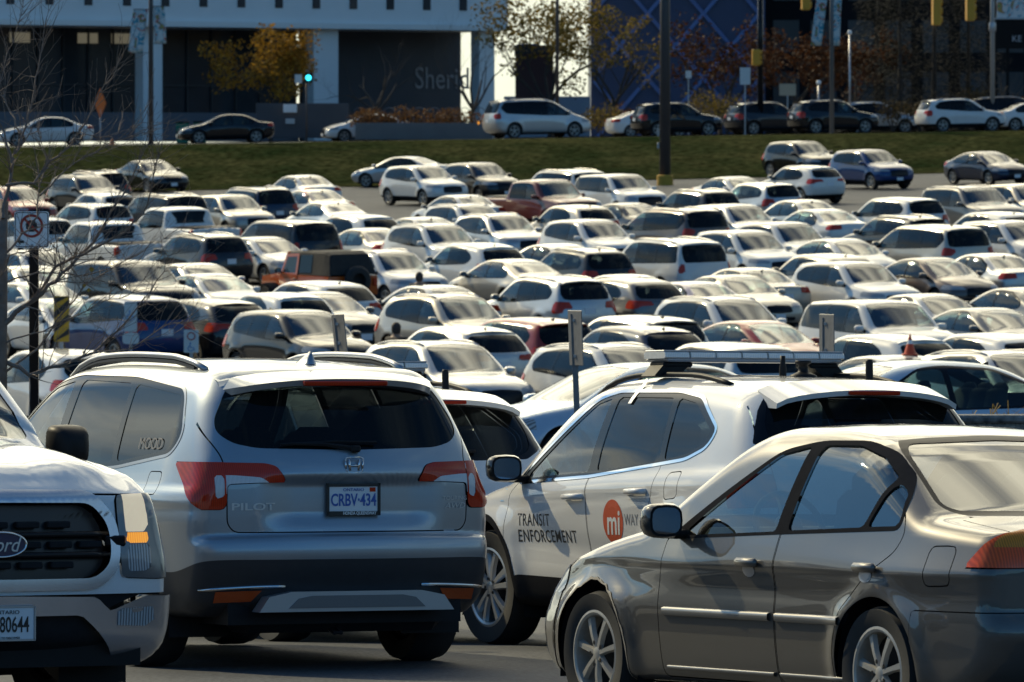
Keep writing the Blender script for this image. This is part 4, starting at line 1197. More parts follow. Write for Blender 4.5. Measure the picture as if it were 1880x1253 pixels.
# ------------------------------------------------------------------ white enforcement crossover
def build_enforcement():
    root = empty('enforcement_crossover')
    col = (0.74, 0.73, 0.70, 0.0)
    def wmod(x, z, w):
        for cx in (-1.355, 1.355):
            d = np.hypot(x - cx, z - 0.36)
            w = w + 0.03 * np.exp(-((d - 0.45) / 0.11) ** 2)
        w = w + 0.014 * sst(0.90, 0.97, z + 0.03 * x) * sst(1.08, 1.0, z + 0.03 * x)
        w = w - 0.020 * np.exp(-((z - 0.60 - 0.05 * x) / 0.10) ** 2) * sst(1.15, 0.6, np.abs(x))
        return w
    sp = dict(
        prof=[(-2.08, .28), (-2.25, .40), (-2.335, .60), (-2.32, .86, .08), (-2.28, 1.02, .06), (-2.20, 1.12, .08), (-1.93, 1.50, .10), (-1.82, 1.595, .10), (-1.2, 1.655, .5), (-.3, 1.68, .5), (.2, 1.65, .3), (.50, 1.56, .25), (1.30, 1.06, .12), (1.7, 1.0, .3), (2.08, .88, .15), (2.21, .75, .08), (2.25, .55), (2.18, .36), (2.0, .25)],
        belt=[(-2.3, 1.22), (-1.5, 1.18), (-.9, 1.12), (-.1, 1.07), (.9, 1.02), (2.2, .90)],
        low=[(.18, .77), (.30, .875), (.5, .915), (.72, .93), (.9, .94), (1.0, .915), (1.1, .895), (1.6, .89)],
        wb=.905, wr=.635, sh=.05, gh=(.06, .08), planf=(.9, 2.4, .17), planr=(.8, 2.2, .13), bow=(.24, .18), crown=.05, k=(.08, .15), spine=.60, cap=.55, wmod=wmod,
        wb_len=2.71, track=1.60, tyre=(.362, .240, .225), spokes=5, wstyle='double', steer=R(4))
    S = Shell(sp)
    c = Cutter(*S.mesh(150, 110, 28))
    lin = arches(c, sp, 0.06)
    rg = [(0, 1.19), (.55, 1.20), (.66, 1.25), (.66, 1.36), (.585, 1.52), (.54, 1.55), (0, 1.57)]
    sym = lambda P: P + [(-0.2, P[-1][1]), (-0.2, P[0][1])]
    c.cut('rear', f_yz(sym(rg), lambda x: x < -1.72, .05))
    # gloss black D-pillar wrap beside the rear glass
    c.cut('dpillar', f_max(f_yz(sym([(0, 1.17), (.60, 1.18), (.82, 1.28), (.80, 1.36), (.72, 1.50), (.62, 1.565), (0, 1.59)]), lambda x: x < -1.5, .02), lambda V: V[:, 0] - (-1.78 - 0.55 * (1.55 - V[:, 2]))))
    ws = [(0, 1.06), (.70, 1.045), (.60, 1.53), (.52, 1.57), (0, 1.60)]
    c.cut('ws', f_yz(sym(ws), lambda x: x > .2, .06))
    W = [[(.86, 1.045), (.14, 1.50), (-.03, 1.535), (-.06, 1.085)], [(-.17, 1.09), (-.12, 1.54), (-.84, 1.53), (-.97, 1.15)], [(-1.03, 1.155), (-.915, 1.528), (-1.16, 1.495), (-1.50, 1.325), (-1.47, 1.255), (-1.30, 1.195)]]
    O = [(.95, 1.025), (.14, 1.525), (-.08, 1.565), (-.87, 1.558), (-1.20, 1.52), (-1.57, 1.33), (-1.52, 1.235), (-1.30, 1.168), (-.1, 1.065)]
    for sg in (1, -1):
        for i, w in enumerate(W): c.cut('w%d%d' % (i, sg), f_side(w, sg, .03))
        c.cut('tr%d' % sg, f_side(O, sg, .06))
        c.cut('ch%d' % sg, f_grow(f_side(O, sg, .06), .02))
    # black lower cladding: sills and a ring round every arch
    clad = f_min(f_axis(2, .37), f_circ(1.355, .36, .462, .5), f_circ(-1.355, .36, .462, .5), f_side([(1.0, .30), (.90, .45), (-.86, .41), (-.95, .30)], 1, .05), f_side([(1.0, .30), (.90, .45), (-.86, .41), (-.95, .30)], -1, .05))
    c.cut('clad', clad)
    D1 = [(.98, .30), (1.02, .70), (1.04, .95), (.90, 1.05), (.50, 1.20), (-.09, 1.30), (-.12, .30)]
    D2 = [(-.13, .30), (-.10, 1.30), (-.90, 1.30), (-1.02, 1.17), (-.99, .95), (-.88, .75), (-.86, .30)]
    for sg in (1, -1):
        c.cut('d1%d' % sg, f_side(D1, sg, .05), .0028)
        c.cut('d2%d' % sg, f_side(D2, sg, .06), .0028)
    c.cut('fuel', f_side([(-1.16, .92), (-1.16, 1.08), (-1.33, 1.09), (-1.33, .93)], 1, .035), .003)
    gate = [(0, .62), (.70, .62), (.72, .80), (.70, 1.15), (.74, 1.2), (.66, 1.60), (.60, 1.66), (0, 1.70)]
    Tg = c.cut('gate', f_yz(sym(gate), lambda x: x < -1.74, .05), .003)
    Tt = c.cut('tail', f_max(f_yz([(.42, .94), (.46, 1.05), (1.2, 1.10), (1.2, .86), (.70, .88)], lambda x: x < -1.6, .03), f_axis(0, -1.92)))
    Th = c.cut('head', f_max(f_yz([(.44, .68), (.46, .76), (1.2, .90), (1.2, .70)], lambda x: x > 1.2, .03), f_axis(0, 1.62, -1)))
    c.cut('grille', f_yz(sym([(0, .50), (.42, .52), (.44, .70), (.38, .76), (0, .78)]), lambda x: x > 1.5, .06))
    c.build('body', c.T, [M['paint']], root, 0, col)
    c.build('lower_cladding', c.pieces['clad'], M['clad'], root, .004)
    gate_o = c.build('tailgate', Tg, [M['paint']], root, 0, col)
    c.build('rear_window', c.pieces['rear'], M['privacy'], root, -.004)
    c.build('pillar_trim', c.pieces['dpillar'], M['gloss'], root)
    c.build('windshield', c.pieces['ws'], M['glass'], root, -.004)
    doors = {}
    for sg in (1, -1):
        for i in range(3): c.build('side_window', c.pieces['w%d%d' % (i, sg)], M['sideglass'] if i == 0 else M['privacy'], root, -.005)
        c.build('window_frame', c.pieces['tr%d' % sg], M['gloss'], root)
        c.build('window_trim', c.pieces['ch%d' % sg], M['chrome'], root, .004)
        for nm, hx, hz in (('d1', .05, .93), ('d2', -.80, .965)):
            d = c.build('door', c.pieces['%s%d' % (nm, sg)], [M['paint']], root, 0, col); doors[(nm, sg)] = d
            yy = float(S.width(np.array([hx]), np.array([hz]))[0])
            h = MB(); h.tube([(hx + .12, sg * (yy - .005), hz), (hx + .085, sg * (yy + .03), hz + .002), (hx - .085, sg * (yy + .03), hz + .004), (hx - .125, sg * (yy - .005), hz + .004)], [.016, .019, .019, .016], 8)
            h.build('handle', M['paint'], d, True).color = col
        mirror_mb(sg, .84, sg * .875, 1.02, .10, .085, .23).build('side_mirror', [M['paint'], M['black'], M['chrome']], root, True).color = (.02, .02, .02, 0)
        r = MB(); pts = []
        for t in np.linspace(0, 1, 15):
            x = .38 - 1.72 * t; y = sg * (.60 - .03 * t)
            z = c.hit((x, y, 3), (0, 0, -1)).z
            pts.append((x, y, z - .004 + .042 * min(1, 4 * t, 4 * (1 - t)) ** .7))
        r.tube(pts, .017, 8); r.build('roof_rail', M['black'], root, True)
        T = c.take(Tt, f_sign(sg))[0]; c.build('tail_light', T, M['tail'], root, .008)
        T = c.take(Th, f_sign(sg))[0]; c.build('headlight', T, M['head'], root, .006)
    c.build('grille', c.pieces['grille'], M['gloss'], root, .003)
    fo = c.build('fuel_door', c.pieces['fuel'], [M['paint']], root, 0, col)
    # lettering on the driver's doors
    cf = c.side(1)
    def cf3(co): return c.side(1)(co, 1, .0014)
    red = pmat('orange_red_vinyl', (.60, .085, .02), .4); grey = pmat('grey_vinyl', (.20, .20, .21), .4)
    text_obj('door_lettering', 'TRANSIT', .108, M['ink'], doors[('d1', 1)], face_left(.865, .9, .785), sx=1.0, align='LEFT', conform=cf3, bold=.0006, space=1.10)
    text_obj('door_lettering', 'ENFORCEMENT', .108, M['ink'], doors[('d1', 1)], face_left(.865, .9, .685), sx=1.0, align='LEFT', conform=cf3, bold=.0006, space=1.10)
    disc = MB(); V = [(-.475, .9, .785)]; n = 48
    for r_ in (.045, .09, .134):
        for k in range(n): V.append((-.475 - r_ * math.cos(2 * math.pi * k / n) * 1.0, .9, .785 + r_ * math.sin(2 * math.pi * k / n)))
    F = [(0, 1 + k, 1 + (k + 1) % n) for k in range(n)]
    for q in range(2):
        for k in range(n): F.append((1 + q * n + k, 1 + (q + 1) * n + k, 1 + (q + 1) * n + (k + 1) % n, 1 + q * n + (k + 1) % n))
    def cf2(co): return c.side(1)(co, 1, .0018)
    V = [tuple(cf2(Vector(v))) for v in V]; disc.add(V, F)
    disc.build('logo', red, doors[('d2', 1)])
    def cf4(co): return c.side(1)(co, 1, .0030)
    text_obj('logo_lettering', 'mi', .215, M['white'], doors[('d2', 1)], face_left(-.475, .9, .775), sx=.86, shear=.12, conform=cf4, extrude=.0003, bold=.004)
    text_obj('logo_lettering', 'WAY', .098, grey, doors[('d2', 1)], face_left(-.628, .9, .795), sx=.82, align='LEFT', conform=cf3, extrude=.0003)
    sq = MB(); sq.add([tuple(cf2(Vector(p))) for p in ((1.16, .9, .90), (1.11, .9, .90), (1.11, .9, .98), (1.16, .9, .98))], [(0, 1, 2, 3)])
    sq.build('fender_sticker', pmat('pale_blue_sticker', (.22, .42, .62), .4), root)
    # spoiler
    s_ = MB(); V = []; F = []
    ys = np.linspace(-.60, .60, 21)
    for y in ys:
        h = c.hit((-1.78, y, 3), (0, 0, -1)); k = abs(y) / .60
        V += [(-1.72, y, h.z + .035), (-2.06 + .09 * k ** 2, y, h.z - .03 - .015 * k ** 2), (-2.05 + .09 * k ** 2, y, h.z - .06 - .015 * k ** 2), (-1.86, y, h.z - .07)]
    for i in range(len(ys) - 1):
        for j in range(3): F.append((i * 4 + j, (i + 1) * 4 + j, (i + 1) * 4 + j + 1, i * 4 + j + 1))
    F += [(0, 1, 2, 3), tuple((len(ys) - 1) * 4 + j for j in range(4))[::-1]]
    s_.add(V, F); so = s_.build('spoiler', M['paint'], root, True); so.color = col; so.data.set_sharp_from_angle(angle=R(40))
    b = MB(); z0 = c.hit((-1.78, 0, 3), (0, 0, -1)).z
    b.box((-2.057, 0, z0 - .048), (.012, .17, .012), bev=.005); b.build('brake_light', M['tail'], so)
    w = MB(); hb_ = lambda y, z: Vector((c.hit((-6, y, z), (1, 0, 0)).x - .02, y, z))
    w.tube([hb_(.0, 1.16), hb_(.18, 1.22), hb_(-.2, 1.235)], .011, 6); w.build('wiper', M['black'], root)
    # light bar on brackets
    z0 = c.hit((-.40, 0, 3), (0, 0, -1)).z
    lb = empty('light_bar'); lb.parent = root; lb.location = (-.40, 0, z0 + .115)
    base = MB(); base.box((0, 0, -.028), (.145, .60, .012), bev=.01); base.box((0, 0, .026), (.13, .615, .005), bev=.004)
    base.build('bar_tray', M['satin'], lb)
    ys = np.linspace(-.62, .62, 8)
    for i in range(7):
        seg = MB(); a0, a1 = ys[i] + .006, ys[i + 1] - .006
        P = [(-.125, -.020), (-.145, -.012), (-.140, .014), (-.12, .022), (.12, .022), (.140, .014), (.145, -.012), (.125, -.020)]
        seg.prism([(x, z) for x, z in P], 'y', a0, a1)
        seg.build('light_module', M['barlens'], lb)
    for y in np.linspace(-.54, .54, 14):
        pass
    for sg in (1, -1):
        m = MB(); m.box((0, sg * .50, -.055), (.10, .10, .018), bev=.012); m.prism([(sg * .42, -.06), (sg * .60, -.06), (sg * .66, -.125), (sg * .50, -.125)][::sg], 'x', -.09, .09)
        m.build('bracket', M['black'], lb)
    st = MB()
    p0 = c.hit((-.34, .60, 3), (0, 0, -1)); q = []
    for t in np.linspace(0, 1, 6):
        z = 1.50 + (p0.z - 1.50) * t if t < 1 else p0.z + .02
        h = c.hit((-.30 - .02 * t, 3, min(z, 1.60)), (0, -1, 0)); q.append((-.30 - .03 * t, h.y + .006 - .03 * max(0, t - .8) * 5, z))
    V = []; 
    for x, y, z in q: V += [(x + .022, y, z), (x - .022, y, z)]
    st.add(V, [(2 * i, 2 * i + 1, 2 * i + 3, 2 * i + 2) for i in range(len(q) - 1)])
    st.build('strap', M['satin'], root)
    # roof aerials: a puck and two stubs
    z1 = c.hit((-1.05, -.06, 3), (0, 0, -1)).z
    a = MB(); a.lathe([(.085, 0), (.083, .012), (.05, .025), (.032, .035), (.03, .075), (.05, .085), (.05, .10), (.001, .10)], 20, 'z', (-1.05, -.06, z1 - .004)); a.build('antenna_puck', M['black'], root, True)
    z1 = c.hit((-1.22, -.42, 3), (0, 0, -1)).z
    a = MB(); a.lathe([(.024, -.01), (.022, .11), (.019, .125), (.001, .126)], 12, 'z', (-1.22, -.42, z1)); a.build('antenna', M['black'], root, True)
    z1 = c.hit((-.75, -.08, 3), (0, 0, -1)).z
    a = MB(); a.lathe([(.022, -.01), (.022, .05), (.016, .075), (.016, .12), (.001, .121)], 12, 'z', (-.75, -.08, z1)); a.build('antenna', M['black'], root, True)
    build_liners(lin, root)
    u = MB(); u.box((0, 0, .26), (1.9, .68, .06)); u.build('underbody', M['black'], root)
    seats_mb([(-.05, 1.32), (-.95, 1.30)], .66, .62, (.92, 1.06), (.62, .36, 1.04)).build('seats', M['seat'], root, True)
    for fr in (1, -1):
        z = .78 if fr < 0 else .45
        h = c.hit((6 * fr, 0, z), (-fr, 0, 0)); p = MB(); p.box((h.x + fr * .01, 0, z), (.006, .152, .076)); p.build('license_plate', M['plate'], root)
    add_wheels(root, sp, 40, None, 'alloy')
    return root

# ------------------------------------------------------------------ taupe compact sedan in the right foreground
def build_taupe_sedan():
    root = empty('parked_sedan')
    col = (0.112, 0.105, 0.097, 0.45)
    def wmod(x, z, w):
        for cx in (-1.31, 1.31):
            d = np.hypot(x - cx, z - 0.305)
            w = w + 0.022 * np.exp(-((d - 0.36) / 0.07) ** 2)
        w = w + 0.010 * sst(.735, .775, z) - 0.012 * np.exp(-((z - .66) / .07) ** 2)
        return w
    sp = dict(
        prof=[(-2.02, .22), (-2.20, .32), (-2.285, .50), (-2.27, .56, .03), (-2.245, .60, .03), (-2.25, .84, .06), (-2.20, .985, .06), (-1.80, 1.03, .15), (-1.66, 1.05, .10), (-1.02, 1.375, .22), (-.45, 1.432, .45), (0.0, 1.43, .4), (.22, 1.37, .22), (1.0, .97, .10), (1.45, .90, .3), (1.92, .76, .2), (2.08, .62, .10), (2.16, .46, .06), (2.10, .26), (1.95, .18)],
        belt=[(-2.3, .99), (-1.4, .965), (-.4, .925), (.5, .885), (1.4, .82), (2.1, .70)],
        low=[(.16, .72), (.24, .80), (.40, .835), (.62, .852), (.84, .858), (.93, .845), (1.0, .825), (1.1, .81), (1.6, .80)],
        wb=.815, wr=.585, sh=.035, gh=(.06, .09), planf=(.8, 2.3, .17), planr=(.8, 2.2, .12), bow=(.22, .14), crown=.05, k=(.07, .14), spine=.56, cap=.50, wmod=wmod,
        wb_len=2.62, track=1.49, tyre=(.306, .204, .195), spokes=7)
    S = Shell(sp)
    c = Cutter(*S.mesh(170, 120, 28))
    sym = lambda P: P + [(-0.2, P[-1][1]), (-0.2, P[0][1])]
    hb, tr_ = 1.31, .306
    # the nearside front arch lip is torn and chipped, the others are plain
    rng = np.random.RandomState(4); ph = rng.rand(6) * 6.28
    def torn(V):
        a = np.arctan2(V[:, 2] - tr_, V[:, 0] - hb)
        j = sum(np.sin(a * k * 7 + ph[k]) / (k + 1) for k in range(6))
        up = sst(.5, .9, a) * sst(2.6, 2.0, a)
        return j * .006 * (0.3 + up) + .010 * up
    base_c = f_circ(hb, tr_, tr_ + .042, .40, 1)
    c.cut('_drop', lambda V: base_c(V) - torn(V))
    Tlip = c.cut('lip', lambda V: base_c(V) - torn(V) - .006 - .010 * sst(.4, 1.2, np.arctan2(V[:, 2] - tr_, V[:, 0] - hb)) * np.abs(np.sin(V[:, 0] * 47) * np.sin(V[:, 2] * 39)))
    c.cut('_drop', f_circ(hb, tr_, tr_ + .042, .40, -1)); c.cut('_drop', f_circ(-hb, tr_, tr_ + .042, .40))
    lin = []
    _c = c.cut; c.cut = lambda *a, **k: None
    lin = arches(c, sp, .05); c.cut = _c
    rg = [(0, 1.045), (.56, 1.045), (.60, 1.07), (.52, 1.30), (.46, 1.345), (0, 1.36)]
    c.cut('rear', f_yz(sym(rg), lambda x: (x < -.90), .05))
    c.cut('rearseal', f_grow(f_yz(sym(rg), lambda x: x < -.90, .05), .022))
    ws = [(0, .985), (.66, .975), (.55, 1.32), (.48, 1.35), (0, 1.37)]
    c.cut('ws', f_yz(sym(ws), lambda x: x > -.1, .05))
    W1 = [(.50, .897), (-.20, 1.288), (-.43, 1.330), (-.385, .932)]
    W2 = [(-.485, .938), (-.525, 1.335), (-.80, 1.335), (-1.02, 1.285), (-1.215, 1.19), (-1.115, .964)]
    W3 = [(-1.245, 1.168), (-1.145, .966), (-1.395, .975), (-1.40, 1.02), (-1.34, 1.12)]
    O = [(.64, .876), (-.20, 1.312), (-.47, 1.356), (-.82, 1.358), (-1.05, 1.308), (-1.28, 1.19), (-1.40, 1.08), (-1.43, .955), (-.4, .918)]
    for sg in (1, -1):
        for i, w in enumerate((W1, W2, W3)): c.cut('w%d%d' % (i, sg), f_side(w, sg, .03))
        c.cut('tr%d' % sg, f_side(O, sg, .08))
    D1 = [(.66, .22), (.66, .70), (.64, .88), (.20, 1.05), (-.43, 1.10), (-.42, .60), (-.41, .22)]
    D2 = [(-.42, .22), (-.43, .60), (-.44, 1.10), (-1.35, 1.10), (-1.44, 1.0), (-1.465, .94), (-1.43, .86), (-1.20, .72), (-1.02, .58), (-.95, .40), (-.95, .22)]
    for sg in (1, -1):
        c.cut('d1%d' % sg, f_side(D1, sg, .03), .003); c.cut('d2%d' % sg, f_side(D2, sg, .04), .003)
    c.cut('fuel', f_side([(-1.70, .71), (-1.70, .89), (-1.89, .895), (-1.89, .715)], 1, .04), .003)
    tl = f_max(f_yz([(.46, .80), (.48, .90), (.56, .985), (1.2, 1.05), (1.2, .795)], lambda x: x < -1.5, .02), lambda V: V[:, 0] - np.maximum(-1.98 - .75 * (V[:, 2] - .795), -2.10))
    Tt = c.cut('tail', tl, .002)
    Th = c.cut('head', f_max(f_yz([(.36, .58), (.40, .68), (1.2, .80), (1.2, .60)], lambda x: x > 1.2, .03), f_axis(0, 1.70, -1)))
    # trunk lid and bumper shut lines
    c.cut('trunk', f_yz(sym([(0, .62), (.52, .62), (.60, .80), (.62, 1.0), (.60, 1.06), (0, 1.08)]), lambda x: x < -1.69, .05), .003)
    c.cut('bumper', f_max(f_axis(0, -1.62), lambda V: V[:, 2] - (.600 + 0.0 * V[:, 0])), .003)
    c.cut('fbumper', f_max(f_axis(0, 1.72, -1), lambda V: V[:, 2] - (.60)), .003)
    c.build('body', c.T, [M['paint']], root, 0, col)
    c.build('arch_lip', Tlip, pmat('torn_arch_edge', (.35, .31, .25), .75, noise=(60, .6)), root, .004)['label'] = 'torn and chipped front wheel arch edge'
    c.build('rear_window', c.pieces['rear'], M['glass'], root, -.003)
    c.build('rear_seal', c.pieces['rearseal'], M['black'], root)
    c.build('windshield', c.pieces['ws'], M['glass'], root, -.003)
    c.build('trunk_lid', c.pieces['trunk'], [M['paint']], root, 0, col)
    c.build('bumper', c.pieces['bumper'], [M['paint']], root, .004, col)
    c.build('bumper', c.pieces['fbumper'], [M['paint']], root, .004, col)
    c.build('fuel_door', c.pieces['fuel'], [M['paint']], root, 0, col)
    for sg in (1, -1):
        for i in range(3): c.build('side_window', c.pieces['w%d%d' % (i, sg)], M['civicglass'], root, -.006)
        c.build('window_frame', c.pieces['tr%d' % sg], M['clad'], root, .002)
        for nm, hx, x0, x1 in (('d1', -.215, .60, -.385), ('d2', -1.25, -.445, -1.03)):
            d = c.build('door', c.pieces['%s%d' % (nm, sg)], [M['paint']], root, 0, col)
            yy = float(S.width(np.array([hx]), np.array([.775]))[0])
            h = MB(); h.box((hx, sg * (yy + .018), .785), (.095, .016, .021), bev=.013); h.build('handle', M['paint'], d, True).color = col
            cup = MB(); n = 14; V = [(hx + .01 + .055 * math.cos(2 * math.pi * k / n), sg * (float(S.width(np.array([hx]), np.array([.748 + .03 * math.sin(2 * math.pi * k / n)]))[0]) + .003), .748 + .032 * math.sin(2 * math.pi * k / n)) for k in range(n)]
            cup.add(V, [list(range(n)) if sg < 0 else list(range(n))[::-1]]); cup.build('handle_recess', M['satin'], d).color = col
            for zc, tk, nme, lo in ((.535, .021, 'rub_strip', .004), (.265, .011, 'sill_strip', .003)):
                st = MB(); V = []; F = []
                xs = np.linspace(x0, x1, 12)
                for x in xs:
                    for dz, o in ((tk, .0), (tk * .7, .012 + lo), (-tk * .7, .012 + lo), (-tk, 0.)):
                        hh = c.hit((x, 3 * sg, zc + dz), (0, -sg, 0)); V.append((x, hh.y + sg * o, zc + dz))
                for i in range(11):
                    for j in range(3): F.append((i * 4 + j, i * 4 + j + 1, (i + 1) * 4 + j + 1, (i + 1) * 4 + j))
                if sg < 0: F = [f[::-1] for f in F]
                st.add(V, F); st.build(nme, M['paint'], d, True).color = (.20, .19, .175, .4)
        mirror_mb(sg, .46, sg * .80, .885, .10, .085, .20).build('side_mirror', [M['paint'], M['black'], M['chrome']], root, True).color = (.03, .03, .03, 0)
        T = c.take(Tt, f_sign(sg))[0]
        amb, red = c.take(T, f_max(f_yz([(.56, .89), (.56, 1.1), (1.2, 1.1), (1.2, .89)], lambda x: x < 0, .01), f_axis(0, -2.10)))
        t_ = c.build('tail_light', red, M['tailcivic'], root, .010)
        c.build('lens', amb, M['amber'], t_, .010)
        c.build('headlight', c.take(Th, f_sign(sg))[0], M['head'], root, .005)
    for xx in ():
        pass
    build_liners(lin, root)
    u = MB(); u.box((0, 0, .22), (1.75, .62, .05)); u.build('underbody', M['black'], root)
    seats_mb([(-.30, 1.16), (-1.15, 1.14)], .60, .50, (.55, .93), (.28, .34, .93)).build('seats', M['seat'], root, True)
    sh = MB(); sh.box((-1.45, 0, 1.0), (.22, .56, .02)); sh.build('parcel_shelf', M['lining'], root)
    add_wheels(root, sp, 44, None, 'dirtyalloy')
    return root

# ------------------------------------------------------------------ white pickup truck nosing into the left edge
def build_white_truck():
    root = empty('parked_pickup_truck')
    col = (0.68, 0.71, 0.73, 0.0)
    def pmod(x, y, z, xm, zm):
        xm = xm + .045 * sst(1.07, 1.17, z) * (x > 1.5)       # the hood starts behind the grille plane
        zm = zm + .035 * sst(.62, .82, y) * (z > 1.0) * sst(1.0, 1.6, x) - .02 * sst(.25, .5, y) * sst(.75, .5, y) * (z > 1) * sst(1.2, 1.5, x)
        return xm, zm
    sp = dict(
        prof=[(-2.75, .50), (-2.92, .60), (-2.95, .80, .04), (-2.93, 1.28, .03), (-1.06, 1.32, .04), (-.98, 1.38, .05), (-.86, 1.86, .10), (-.2, 1.94, .4), (.8, 1.92, .3), (1.08, 1.84, .2), (1.82, 1.335, .10), (2.3, 1.305, .3), (2.66, 1.235, .10), (2.79, 1.13, .06), (2.86, .80, .06), (2.87, .66, .06), (2.84, .40, .06), (2.70, .30)],
        belt=[(-2.9, 1.30), (-1, 1.26), (.8, 1.22), (2.6, 1.12)], low=[(.22, .86), (.34, .96), (.5, .99), (.85, 1.0), (.97, .99), (1.1, .965), (1.6, .96)],
        wb=.965, wr=.77, gh=(.04, .02), planf=(.55, 2.6, .07), planr=(.4, 2, .02), bow=(.15, .02), bowp=3.0, crown=.03, k=(.05, .10), spine=.80, cap=.50, pmod=pmod,
        wb_len=3.69, track=1.73, tyre=(.41, .235, .27), spokes=6)
    S = Shell(sp)
    c = Cutter(*S.mesh(140, 120, 40))
    lin = arches(c, sp, .07)
    sym = lambda P: P + [(-0.2, P[-1][1]), (-0.2, P[0][1])]
    fx = lambda x: x > 2.0
    c.cut('ws', f_yz(sym([(0, 1.37), (.80, 1.35), (.69, 1.83), (.62, 1.86), (0, 1.88)]), lambda x: (x > .6) & (x < 2.1), .05))
    c.cut('rear', f_yz(sym([(0, 1.40), (.72, 1.40), (.66, 1.76), (.60, 1.79), (0, 1.80)]), lambda x: (x < -.5) & (x > -1.3), .05))
    W = [[(1.46, 1.25), (.88, 1.75), (.30, 1.80), (.28, 1.27)], [(.20, 1.27), (.22, 1.80), (-.68, 1.79), (-.76, 1.29)]]
    O = [(1.54, 1.23), (.88, 1.78), (.3, 1.83), (-.70, 1.82), (-.80, 1.27), (0, 1.25)]
    for sg in (1, -1):
        for i, w in enumerate(W): c.cut('w%d%d' % (i, sg), f_side(w, sg, .05))
        c.cut('tr%d' % sg, f_side(O, sg, .10))
    # nose: grille, surround, headlamps, chrome bumper with cut-outs
    gr = [(0, .70), (.50, .70), (.59, .765), (.605, .86), (.59, .965), (.50, 1.055), (0, 1.06)]
    Tg = c.cut('grille', f_yz(sym(gr), fx, .05))
    Ts = c.cut('surround', f_grow(f_yz(sym(gr), fx, .05), .055))
    hd = [(.655, .70), (.655, 1.09), (1.3, 1.10), (1.3, .72), (.90, .69)]
    Th = c.cut('head', f_max(f_yz(hd, fx, .03), f_axis(0, 2.52, -1)), .002)
    Tb = c.cut('bump', f_max(f_yz(sym([(0, .53), (.42, .53), (.62, .37), (.70, .29), (1.3, .30), (1.3, .605), (.78, .615), (.66, .575), (.58, .545), (.50, .615), (0, .625)]), fx, .02), f_axis(0, 2.35, -1)))
    fog = f_yz([(.62, .47), (.62, .545), (.66, .56), (.85, .565), (.87, .50), (.80, .465)], fx, .03)
    hood = [(0, 1.105), (1.2, 1.085), (1.2, 1.6), (0, 1.6)]
    c.cut('hood', f_max(f_yz(sym(hood), lambda x: x > 1.7, .02), f_axis(0, 1.88, -1), lambda V: np.abs(V[:, 1]) - .90), .004)
    c.cut('low', f_max(f_axis(2, .625), f_axis(0, 2.35, -1)))
    c.cut('low2', f_axis(2, .46))
    c.build('body', c.T, [M['paint']], root, 0, col)
    c.build('hood', c.pieces['hood'], [M['paint']], root, .002, col)
    c.build('lower_valance', c.pieces['low'] + c.pieces['low2'], M['clad'], root, -.02)
    c.build('windshield', c.pieces['ws'], M['glass'], root, -.004); c.build('rear_window', c.pieces['rear'], M['privacy'], root, -.004)
    for sg in (1, -1):
        for i in range(2): c.build('side_window', c.pieces['w%d%d' % (i, sg)], M['sideglass'] if i == 0 else M['privacy'], root, -.004)
        c.build('window_frame', c.pieces['tr%d' % sg], M['gloss'], root)
    mesh_m = pmat('grille_mesh', (.014, .014, .016), .35)
    g_o = c.build('grille', Tg, mesh_m, root, -.05)
    # black slots pressed into the grille
    for r_, z in enumerate((.765, .86, .955)):
        for y in np.linspace(-.50, .50, 7):
            if abs(y) > .30 and r_ != 1 and abs(y) > .46: continue
            s = MB(); h = c.hit((6, y, z), (-1, 0, 0)); s.box((h.x - .03, y, z), (.022, .06, .016), bev=.006); s.build('grille_bar', M['clad'], g_o)
    bar = MB()
    for z in (.812, .908):
        P = [(c.hit((6, y, z), (-1, 0, 0)).x - .012, y, z) for y in np.linspace(-.60, .60, 13)]; bar.tube(P, .016, 6)
    bar.build('grille_crossbar', M['gloss'], g_o, True)
    c.build('grille_surround', Ts, M['truckchrome'], root, .012)
    for sg in (1, -1):
        nb = MB(); h = c.hit((6, sg * .62, .86), (-1, 0, 0)); nb.box((h.x - .002, sg * .635, .875), (.012, .055, .026), bev=.008); nb.build('grille_bridge', M['gloss'], root)
        T = c.take(Th, f_sign(sg))[0]
        up, rest = c.take(T, f_max(lambda V: .915 - V[:, 2], lambda V: np.abs(V[:, 1]) - .845, lambda V: .70 - np.abs(V[:, 1])))
        amb, rest = c.take(rest, f_max(lambda V: .862 - V[:, 2], lambda V: np.abs(V[:, 1]) - .845, lambda V: .70 - np.abs(V[:, 1]), lambda V: V[:, 2] - .912))
        lowl, rest = c.take(rest, f_max(lambda V: np.abs(V[:, 1]) - .845, lambda V: .70 - np.abs(V[:, 1]), lambda V: V[:, 2] - .858, lambda V: .73 - V[:, 2]))
        h_ = c.build('headlight', rest, M['lampbezel'], root, .010)
        c.build('lens', up, M['headlit'], h_, .010); c.build('turn_signal', amb, M['amberlit'], h_, .010); c.build('lens', lowl, M['head'], h_, .008)
        fg, _ = c.take(Tb, f_max(fog, f_sign(sg)))
        mirror_mb(sg, 1.36, sg * .97, 1.21, .11, .105, .21, .42).build('side_mirror', [M['black'], M['black'], M['chrome']], root, True)
        f_ = MB(); V = []
        for y, z in ((.63, .475), (.80, .468), (.86, .50), (.845, .56), (.66, .555), (.63, .54)):
            h = c.hit((6, sg * y, z), (-1, 0, 0)); V.append((h.x + .035, sg * y, z))
        f_.add(V, [list(range(6)) if sg > 0 else list(range(6))[::-1]]); f_.build('fog_light', M['head'], root)
    c.build('bumper', Tb, M['truckchrome'], root, .03)
    # Ford-style oval: dark blue field, bright rim, script
    h = c.hit((6, 0, .865), (-1, 0, 0)); ex = h.x + .02
    e = MB(); n = 40
